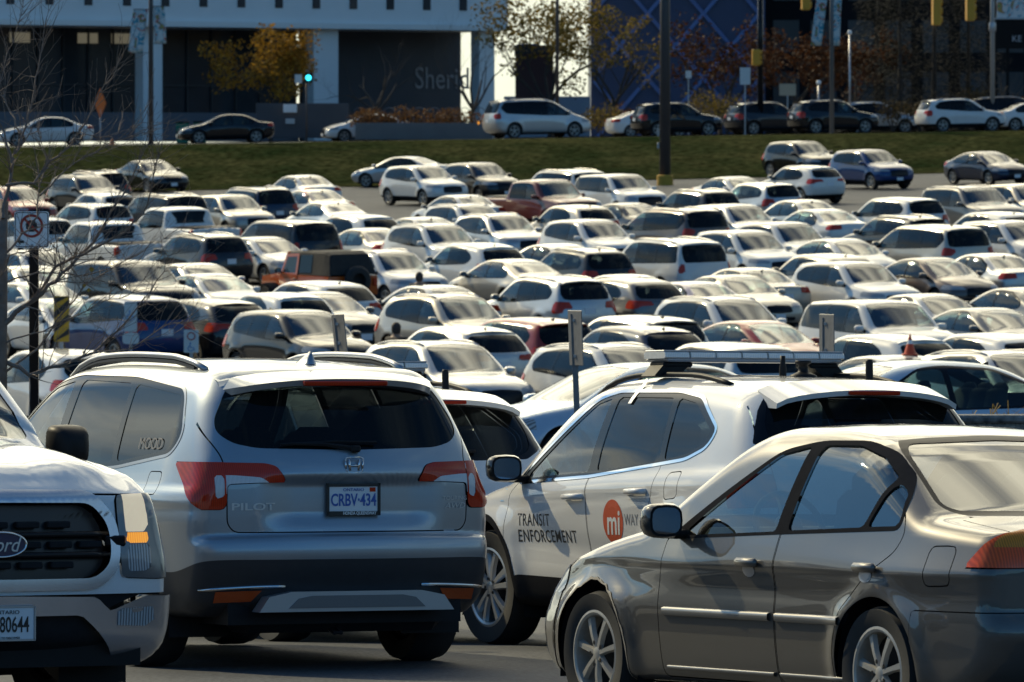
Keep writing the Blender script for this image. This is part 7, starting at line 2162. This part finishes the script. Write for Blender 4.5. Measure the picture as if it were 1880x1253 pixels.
# low barrier wall in front of the hall, planters
def world_box(name, label, cat, px0, px1, D, py0, py1, depth, mat, kind=None, bev=0.02):
    a, c = (px0 - 940) * D / FPX, (px1 - 940) * D / FPX
    z0, z1 = (HORIZON - py1) * D / FPX, (HORIZON - py0) * D / FPX
    b = MB(); b.box(((a + c) / 2, D + depth / 2, (z0 + z1) / 2), ((c - a) / 2, depth / 2, (z1 - z0) / 2), bev=bev)
    o = b.build(name, mat); return tag(o, label, cat, kind=kind)
barrier = pmat('barrier_grey', (.055, .058, .066), .7, noise=(1, .2))
world_box('barrier_wall', 'dark grey barrier wall along the road between the white column and the planter', 'wall', 470, 640, 349, 190, 254, .3, barrier)
world_box('barrier_wall', 'low grey retaining wall under the brown planter shrubs', 'wall', 652, 905, 341, 226, 257, .4, pmat('planter_concrete', (.16, .15, .14), .8, noise=(1, .2)))
world_box('notice_board', 'small white notice on the dark barrier wall', 'sign', 520, 545, 348.6, 192, 207, .06, M['white'])
world_box('notice_board', 'small grey notice below the white one on the dark barrier wall', 'sign', 524, 541, 348.6, 218, 228, .06, M['satin'])
# far dark blue lattice building
lat = empty('lattice_building', (0, 0, 0)); tag(lat, 'dark blue building with a lighter diamond lattice across its front', 'building')
D = 415.0
def WX(px): return (px - 940) * D / FPX
def WZ(py): return (HORIZON - py) * D / FPX
b = MB(); b.box(((WX(1085) + WX(1405)) / 2, D + 8, 10), ((WX(1405) - WX(1085)) / 2, 8, 9.5)); b.build('wall', pmat('navy_panels', (.032, .046, .105), .45, noise=(.5, .25)), lat)
lb_ = MB(); x0, x1 = WX(1087), WX(1403); zb, zt2 = 1.6, 19.0
for sgn in (1, -1):
    for k in range(-8, 12):
        xs0 = x0 + k * 3.4
        P = []
        for t in np.linspace(0, 1, 60):
            z = zb + (zt2 - zb) * t; xx = xs0 + sgn * (z - zb) * .86
            if x0 <= xx <= x1: P.append((xx, D - .12, z))
        if len(P) > 2: lb_.tube([P[0], P[-1]], .16, 4)
lb_.build('lattice', pmat('lattice_blue', (.09, .15, .33), .5), lat)
dkb = empty('dark_building', (0, 0, 0)); tag(dkb, 'dark office building behind the trees on the right', 'building')
b = MB(); b.box(((WX(1400) + WX(1960)) / 2, D + 12, 11), ((WX(1960) - WX(1400)) / 2, 8, 10.5)); b.build('wall', pmat('dark_facade', (.010, .010, .012), .7, spec=.1, noise=(.4, .4)), dkb)
for k in range(8):
    for j in range(3):
        b = MB(); b.box((WX(1400) + 1.6 + k * 2.3, D + 3.96, 5 + j * 3.2), (.8, .05, 1.0)); b.build('window', dk, dkb)
kio = empty('street_kiosk', (0, 0, 0)); tag(kio, 'dark red and blue kiosk wall in the bright gap between the buildings', 'kiosk')
Dk = 372.0
def KX(px): return (px - 940) * Dk / FPX
def KZ(py): return (HORIZON - py) * Dk / FPX
b = MB(); b.box(((KX(946) + KX(1016)) / 2, Dk, (KZ(178) + KZ(100)) / 2 - .6), ((KX(1016) - KX(946)) / 2, .8, (KZ(100) - KZ(178)) / 2 + .6)); b.build('wall', pmat('dark_red_panel', (.045, .014, .014), .6, noise=(2, .3)), kio)
b = MB(); b.box(((KX(950) + KX(990)) / 2, Dk - .82, KZ(90)), ((KX(990) - KX(950)) / 2, .04, .26)); b.build('blue_band', pmat('bright_blue', (.01, .10, .30), .5), kio)
b = MB(); b.box(((KX(946) + KX(1016)) / 2, Dk - .02, KZ(92)), ((KX(1016) - KX(946)) / 2 + .05, .85, .24)); b.build('roof', M['lining'], kio)
b = MB(); b.box(((KX(925) + KX(1085)) / 2, Dk + 4, KZ(176) / 2 + .4), ((KX(1085) - KX(925)) / 2, .15, KZ(176) / 2 - .4)); tag(b.build('pale_wall', pmat('pale_blue_wall', (.30, .36, .42), .7)), 'pale low wall under the bright sky gap', 'wall')

# ------------------------------------------------------------------ street furniture along the road
def pole(name, label, cat, px, D, py_top, r0, r1, mat, extra_h=None):
    g = gpt(px, D); root = empty(name, g); tag(root, label, cat)
    h = (HORIZON - py_top) * D / FPX - g.z if extra_h is None else extra_h
    b = MB(); b.tube([(0, 0, -.2), (0, 0, h)], [r0, r1], 14); b.build('pole', mat, root, True)
    return root, h, g
brown = pmat('dark_bronze_steel', (.075, .064, .060), .55, .3, noise=(1, .2))
lamp, h, g = pole('lamp_post', 'tall dark bronze lamp post on a yellow concrete foot in the lot', 'lamp post', 1221, 300.5, 0, .25, .19, brown, 15.0)
b = MB(); b.lathe([(.36, -.3), (.36, .42), (.30, .46), (.001, .46)], 20, 'z', (.0, 0, 0)); b.build('foot', pmat('worn_yellow', (.46, .26, .03), .8, noise=(4, .3)), lamp, False)
b = MB(); b.box((0, 0, 15.05), (1.3, .2, .12), bev=.05); b.build('lamp_head', brown, lamp)
for zz in (2.3, 1.75): 
    b = MB(); b.box((-.30, -.05, zz), (.05, .06, .14), bev=.02); b.build('junction_box', M['satin'], lamp)
def banner_mat(name, seed):
    m, n, l, b = new_mat(name)
    tc = n.new('ShaderNodeTexCoord'); v = n.new('ShaderNodeTexNoise'); v.inputs['Scale'].default_value = 2.2; v.inputs['Detail'].default_value = 1.5; v.inputs['Distortion'].default_value = 1.2
    mp = n.new('ShaderNodeMapping'); mp.inputs['Location'].default_value = (seed * 3.7, seed, seed * 1.3)
    r = n.new('ShaderNodeValToRGB'); r.color_ramp.interpolation = 'CONSTANT'
    cols = [(0, (.60, .62, .60)), (.40, (.60, .62, .60)), (.47, (.05, .30, .40)), (.53, (.62, .60, .56)), (.60, (.42, .09, .08)), (.66, (.10, .28, .12)), (.72, (.50, .28, .07))]
    while len(r.color_ramp.elements) < len(cols): r.color_ramp.elements.new(.5)
    for e, (p_, c_) in zip(r.color_ramp.elements, cols): e.position = p_; e.color = (*c_, 1)
    l.new(tc.outputs['Object'], mp.inputs[0]); l.new(mp.outputs[0], v.inputs['Vector']); l.new(v.outputs['Fac'], r.inputs['Fac']); l.new(r.outputs['Color'], b.inputs['Base Color']); b.inputs['Roughness'].default_value = .8
    return m
bm = [banner_mat('banner_print', s) for s in (1, 4)]
bp1, h, g = pole('banner_pole', 'dark lamp pole with two colourful banners by the left white column', 'lamp post', 277, 328.5, 0, .13, .10, brown, 12.0)
def banner(root, x, z0, z1, w, lean, mat):
    V = []; F = []
    for i in range(9):
        t = i / 8; z = z0 + (z1 - z0) * t
        for j in range(5):
            u = j / 4; V.append((x + w * u + lean * (1 - t), -.04 * math.sin(u * 3 + t * 4), z))
    for i in range(8):
        for j in range(4): F.append((i * 5 + j, i * 5 + j + 1, (i + 1) * 5 + j + 1, (i + 1) * 5 + j))
    o = mk('banner', V, F, mat, root); md = o.modifiers.new('thick', 'SOLIDIFY'); md.thickness = .01
    b = MB()
    for z in (z0, z1): b.tube([(0, 0, z), (x + w * (1 if x >= 0 else 0) + (lean if z == z0 else 0), 0, z)], .018, 6)
    b.build('banner_arm', brown, root)
banner(bp1, -.85, 4.45, 6.55, .70, -.25, bm[0]); banner(bp1, .12, 4.9, 6.7, .55, .08, bm[1])
bp2, h, g = pole('banner_pole', 'grey lamp pole with two leaning banners behind the dark grey SUV', 'lamp post', 1527, 327.5, 0, .11, .085, pmat('grey_steel', (.16, .16, .165), .5, .4), 12.0)
banner(bp2, -.72, 4.25, 6.6, .52, -.30, bm[0]); banner(bp2, .06, 4.25, 6.6, .42, -.10, bm[1])
lp, h, g = pole('lamp_post', 'thin dark lamp pole standing in the bright sky gap', 'lamp post', 1023, 352, 0, .10, .08, brown, 13.0)
sig_y = pmat('signal_yellow', (.55, .28, .015), .5)
def signal(name, label, px, py0, py1, D, hang=None, lit=None):
    z0, z1 = (HORIZON - py1) * D / FPX, (HORIZON - py0) * D / FPX
    root = empty(name, ((px - 940) * D / FPX, D, z0)); tag(root, label, 'traffic light'); root.rotation_euler = (0, 0, R(97))
    hh = z1 - z0; w = hh * .20
    b = MB(); b.box((0, 0, hh / 2), (w, .20, hh / 2), bev=.04); b.build('housing', sig_y, root)
    for k in range(3):
        v = MB(); v.lathe([(w * .62, -.30), (w * .66, -.12)], 14, 'y', (0, 0, hh * (.2 + .3 * k))); v.build('visor', sig_y, root, True)
        l_ = MB(); l_.lathe([(w * .6, -.15), (.001, -.17)], 14, 'y', (0, 0, hh * (.2 + .3 * k))); l_.build('signal_lens', lit if lit and k == 0 else M['gloss'], root, True)
    if hang:
        b = MB(); b.tube([(0, 0, hh), (0, 0, hh + hang)], .03, 6); b.build('hanger', brown, root)
    return root
mastp, h, g = pole('signal_mast', 'black signal mast with long arm across the top right', 'signal mast', 1396, 341, 0, .16, .12, M['gloss'], 9.6)
b = MB(); b.tube([(0, 0, 8.55), (6, -.1, 8.8), (13.6, -.2, 8.85)], [.09, .075, .05], 8); b.build('mast_arm', M['gloss'], mastp, True)
for px, p0, p1, lb in ((1479, -28, 19, 'yellow traffic light cut by the top edge left of the leaning banners'), (1719, -6, 47, 'larger yellow traffic light hanging at the top right'), (1781, -10, 39, 'smaller yellow traffic light at the far top right')):
    signal('traffic_light', lb, px, p0, p1, 340.9, .35)
signal('traffic_light', 'small yellow signal on the black mast above the grey SUV', 1388, 91, 121, 340.6)
gl = pmat('green_signal', (.02, .5, .6), .4, emit=(.05, .75, .95), estr=2.2)
sg_, h, g = pole('pedestrian_signal', 'slim signal post with a lit blue green lamp by the white column', 'traffic light', 563, 347.5, 136, .05, .05, brown)
b = MB(); b.lathe([(.15, -.20), (.001, -.22)], 16, 'y', (.10, 0, h - .2)); b.build('signal_lens', gl, sg_, True)
b = MB(); b.box((.10, -.06, h - .2), (.2, .10, .24), bev=.03); b.build('housing', M['gloss'], sg_)
b = MB(); b.box((-.42, -.1, h - .25), (.18, .02, .22)); b.build('sign_plate', swh, sg_)
gp, h, g = pole('signal_pole', 'pale grey pole with a clamp at the right edge', 'signal mast', 1822, 350, 0, .12, .11, pmat('pale_steel', (.32, .31, .29), .5, .3), 12.0)
b = MB(); b.lathe([(.17, 0), (.19, .1), (.19, .35), (.17, .45)], 14, 'z', (0, 0, 5.2)); b.build('clamp', M['satin'], gp, True)
# hoarding with a picture and dark sign at the right edge
ho = empty('hoarding', (0, 0, 0)); tag(ho, 'dark hoarding with a picture panel and pale letters at the top right corner', 'sign')
Dh = 356.0; HX = lambda q: (q - 940) * Dh / FPX; HZ = lambda q: (HORIZON - q) * Dh / FPX
b = MB(); b.box(((HX(1828) + HX(1990)) / 2, Dh, (HZ(90) + HZ(36)) / 2), ((HX(1990) - HX(1828)) / 2, .15, (HZ(36) - HZ(90)) / 2)); b.build('dark_panel', M['gloss'], ho)
b = MB(); b.box(((HX(1830) + HX(1990)) / 2, Dh, (HZ(33) + HZ(-60)) / 2), ((HX(1990) - HX(1830)) / 2, .15, (HZ(-60) - HZ(33)) / 2)); b.build('picture_panel', bm[1], ho)
b = MB(); b.box(((HX(1826) + HX(1992)) / 2, Dh - .02, HZ(34.5)), ((HX(1992) - HX(1826)) / 2, .2, .04)); b.build('frame', M['satin'], ho)
for q in (1850, 1970):
    b = MB(); b.box((HX(q), Dh + .1, HZ(90) / 2 + .6), (.08, .08, HZ(90) / 2 - .4)); b.build('leg', M['gloss'], ho)
text_obj('sign_lettering', 'KE', .46, pmat('pale_sign_letters', (.4, .4, .4), .5), ho, face_cam(HX(1857), Dh - .17, HZ(72)), .01, align='LEFT')
# roadworks diamond and cone foot by the left pole
rw, h, g = pole('roadworks_sign', 'orange diamond roadworks sign turned nearly edge-on beside the white sedan', 'sign', 184, 327, 200, .03, .03, M['satin'])
b = MB(); zc = (HORIZON - 190) * 327 / FPX - g.z
ca = .42
b.prism([(-.62, zc), (0, zc - .74), (.62, zc), (0, zc + .74)], 'y', -.05, -.035)
b.V = [(x * ca + y * .0, y + x * .85, z) for x, y, z in b.V]; b.build('sign_plate', pmat('roadworks_orange', (.70, .14, .01), .5), rw)
cb = empty('roadworks_cone', gpt(206, 326.4)); tag(cb, 'low orange cone at the foot of the roadworks sign', 'traffic cone')
b = MB(); b.lathe([(.16, .02), (.03, .34), (.001, .345)], 14, 'z'); b.box((0, 0, .012), (.22, .22, .014)); b.build('cone_body', pmat('cone_orange_faded', (.60, .15, .03), .6), cb, False)
# small signs on posts to the right
for px, D, py, w, hh, mt, lb in ((1368, 338.6, 140, .52, .85, swh, 'white sign with a lower tab left of the black mast'), (1446, 348, 165, .85, .6, pmat('beige_board', (.42, .36, .25), .7), 'beige board on a post behind the grey SUV'), (1264, 349, 137, .3, .38, swh, 'tiny white sign right of the tall lamp post')):
    post_sign('street_sign', lb, 'sign', px, py, D, w, hh, mt)
for px, D, top, lb in ((1503, 351, 152, 'short post with a white lamp ball above the dark grey SUV'), (1560, 351, 60, 'thin grey pole between the orange brown trees')):
    r_, h, g = pole('slim_post', lb, 'post', px, D, top, .05, .05, M['satin'])
    b = MB(); b.lathe([(.001, -.14), (.11, -.08), (.13, 0), (.09, .1), (.001, .13)], 12, 'z', (0, 0, h)); b.build('lamp_ball', M['white'], r_, True)

# ------------------------------------------------------------------ trees and shrubs
L_y = leaf_mat('yellow_leaves', (.14, .075, .012), (.44, .235, .026)); L_o = leaf_mat('rust_leaves', (.028, .013, .007), (.10, .040, .014)); L_g = leaf_mat('dark_needles', (.002, .0035, .003), (.006, .009, .006)); L_b = leaf_mat('brown_shrub_leaves', (.06, .03, .014), (.24, .12, .045)); L_m = leaf_mat('olive_leaves', (.06, .055, .015), (.30, .20, .04)); L_k = leaf_mat('dusky_leaves', (.02, .02, .012), (.10, .07, .03))
def tx(px, D): return (px - 940) * D / FPX
street_tree('street_tree', 'yellow autumn tree in front of the glass hall', tx(498, 356), 356, 6.8, 2.3, 3.2, L_y, 2, 5200, .11)
street_tree('street_tree', 'thin yellow tree at the corner of the blue lattice building', tx(1128, 362), 362, 7.6, 2.0, 1.5, L_m, 5, 1500, .10)
street_tree('street_tree', 'sparse leafy tree against the bright sky gap', tx(1008, 366), 366, 9.2, 2.0, 3.6, L_m, 7, 4200, .12)
street_tree('bare_street_tree', 'bare tree in front of the slate wall lettering', tx(868, 352), 352, 6.4, 1.7, 2, None, 9, group='bare street trees', depth=5)
street_tree('bare_street_tree', 'bare tree left of the slate wall lettering', tx(692, 353), 353, 6.2, 2.0, 2, None, 12, group='bare street trees', depth=5)
street_tree('bare_street_tree', 'bare tree at the far right edge by the pale pole', tx(1840, 354), 354, 4.6, 1.2, 2, None, 14, group='bare street trees', depth=5)
street_tree('street_tree', 'rust brown tree right of the tall lamp post', tx(1322, 362), 362, 6.6, 1.4, 2.2, L_o, 16, 1900, .12)
street_tree('street_tree', 'rust orange tree left of the leaning banners', tx(1462, 358), 358, 6.0, 1.8, 2.3, L_o, 17, 2600, .12)
street_tree('street_tree', 'rust orange tree right of the leaning banners', tx(1572, 359), 359, 5.6, 1.7, 2.1, L_o, 18, 2400, .12)
def conifer(label, px, D, h, r, seed):
    rng = np.random.RandomState(seed); x = tx(px, D); z = float(zg(x, D)); root = empty('evergreen_tree', (x, D, z)); tag(root, label, 'tree', 'dark evergreens on the right')
    b = MB(); b.tube([(0, 0, -.1), (0, 0, h * .95)], [.16, .03], 8); b.build('trunk', M['darkbark'], root)
    V = []; F = []
    for k in range(6500):
        t = rng.uniform(0, 1) ** 1.25; zz = .35 + (h - .35) * t; rr = r * (1 - t) ** .75 * rng.uniform(.35, 1) * (1 + .18 * math.sin(t * 40)); a = rng.uniform(0, 6.28)
        p = np.array((rr * math.cos(a), rr * math.sin(a), zz - rr * .22)); d = np.array((math.cos(a), math.sin(a), -.3)) * rng.uniform(.12, .26); s = np.array((-math.sin(a), math.cos(a), 0)) * .06
        i = len(V); V += [p - s, p + s, p + d]; F.append((i, i + 1, i + 2))
    mk('crown', V, F, L_g, root, smooth=False)
for px, D, h, r, s, lb in ((1652, 356, 10.5, 2.8, 1, 'left one of the dark evergreens behind the road'), (1715, 360, 12.5, 3.2, 2, 'tallest dark evergreen behind the white SUV'), (1778, 362, 11.2, 2.9, 3, 'dark evergreen left of the pale grey pole'), (1610, 366, 10.6, 2.6, 4, 'dark evergreen behind the rust orange tree')):
    conifer(lb, px, D, h, r, s)
def shrub(label, px, D, w, h, mat, seed, n=700):
    rng = np.random.RandomState(seed); x = tx(px, D); z = float(zg(x, D)); root = empty('shrub', (x, D, z)); tag(root, label, 'shrub', 'shrubs along the road')
    b = MB()
    for k in range(7):
        a = rng.uniform(0, 6.28); b.tube([(0, 0, 0), (math.cos(a) * w * .25, math.sin(a) * w * .25, h * .5), (math.cos(a) * w * .4, math.sin(a) * w * .4, h * .9)], [.03, .02, .008], 5)
    b.build('stem', M['darkbark'], root)
    cs = [((rng.uniform(-w, w) * .42, rng.uniform(-.4, .4), h * rng.uniform(.45, .8)), h * .35) for k in range(9)]
    V, F = leaf_cloud(cs, n, .08, rng); mk('foliage', V, F, mat, root, smooth=False)
for i, (px, D, w, h, mt, lb) in enumerate(((668, 342.2, 1.6, 1.75, L_b, 'rusty shrub over the white car nose'), (716, 342.6, 1.7, 1.6, L_b, 'brown shrub left of centre in the planter'), (764, 342.2, 1.8, 1.8, L_b, 'tallest brown shrub in the planter'), (812, 342.6, 1.7, 1.65, L_b, 'brown shrub left of the bare tree foot'), (856, 342.2, 1.5, 1.6, L_b, 'brown shrub next to the silver minivan tail'),
        (1105, 354, 1.5, 1.9, L_m, 'olive shrub right of the silver minivan'), (1150, 356, 1.6, 1.8, L_b, 'brown shrub above the black SUV tail'), (1285, 354, 1.8, 2.5, L_m, 'olive shrub right of the black SUV roof'), (1335, 353, 1.8, 2.4, L_m, 'tall yellowish shrub left of the grey SUV'), (1640, 350, 1.5, 1.9, L_k, 'dusky shrub right of the silver SUV'), (1690, 352, 1.6, 1.8, L_k, 'dusky shrub left of the white SUV'), (1800, 358, 2.2, 2.6, L_k, 'dusky shrub over the white SUV hood'), (1866, 357, 1.8, 2.0, L_o, 'reddish shrub at the right edge'))):
    shrub(lb, px, D, w, h, mt, 40 + i)
# hoop bike rack in front of the slate wall
bk = empty('bike_rack', gpt(770, 362)); tag(bk, 'row of pale hoops in front of the slate wall', 'bike rack')
for k in range(9):
    b = MB(); b.tube([(-3.2 + k * .8 + .32 * math.cos(t), 0, 1.5 + .34 * math.sin(t)) for t in np.linspace(0, math.pi, 10)], .018, 6); b.tube([(-3.2 + k * .8 - .32, 0, 0), (-3.2 + k * .8 - .32, 0, 1.5)], .018, 6); b.tube([(-3.2 + k * .8 + .32, 0, 0), (-3.2 + k * .8 + .32, 0, 1.5)], .018, 6)
    b.build('hoop', galv, bk, True)
# green bins by the black sedan
for px, lb in ((335, 'green bin left of the black sedan roof'), (368, 'green bin just above the black sedan hood')):
    g = gpt(px, 352); r_ = empty('waste_bin', g); tag(r_, lb, 'bin', 'green bins by the hall')
    b = MB(); b.prism([(-.28, .05), (.28, .05), (.34, 1.15), (-.34, 1.15)], 'y', -.3, .3); b.build('bin_body', pmat('bin_green', (.01, .16, .09), .5), r_)
    b = MB(); b.box((0, 0, 1.2), (.37, .35, .05), bev=.03); b.build('lid', M['black'], r_)
bpy.context.view_layer.update()
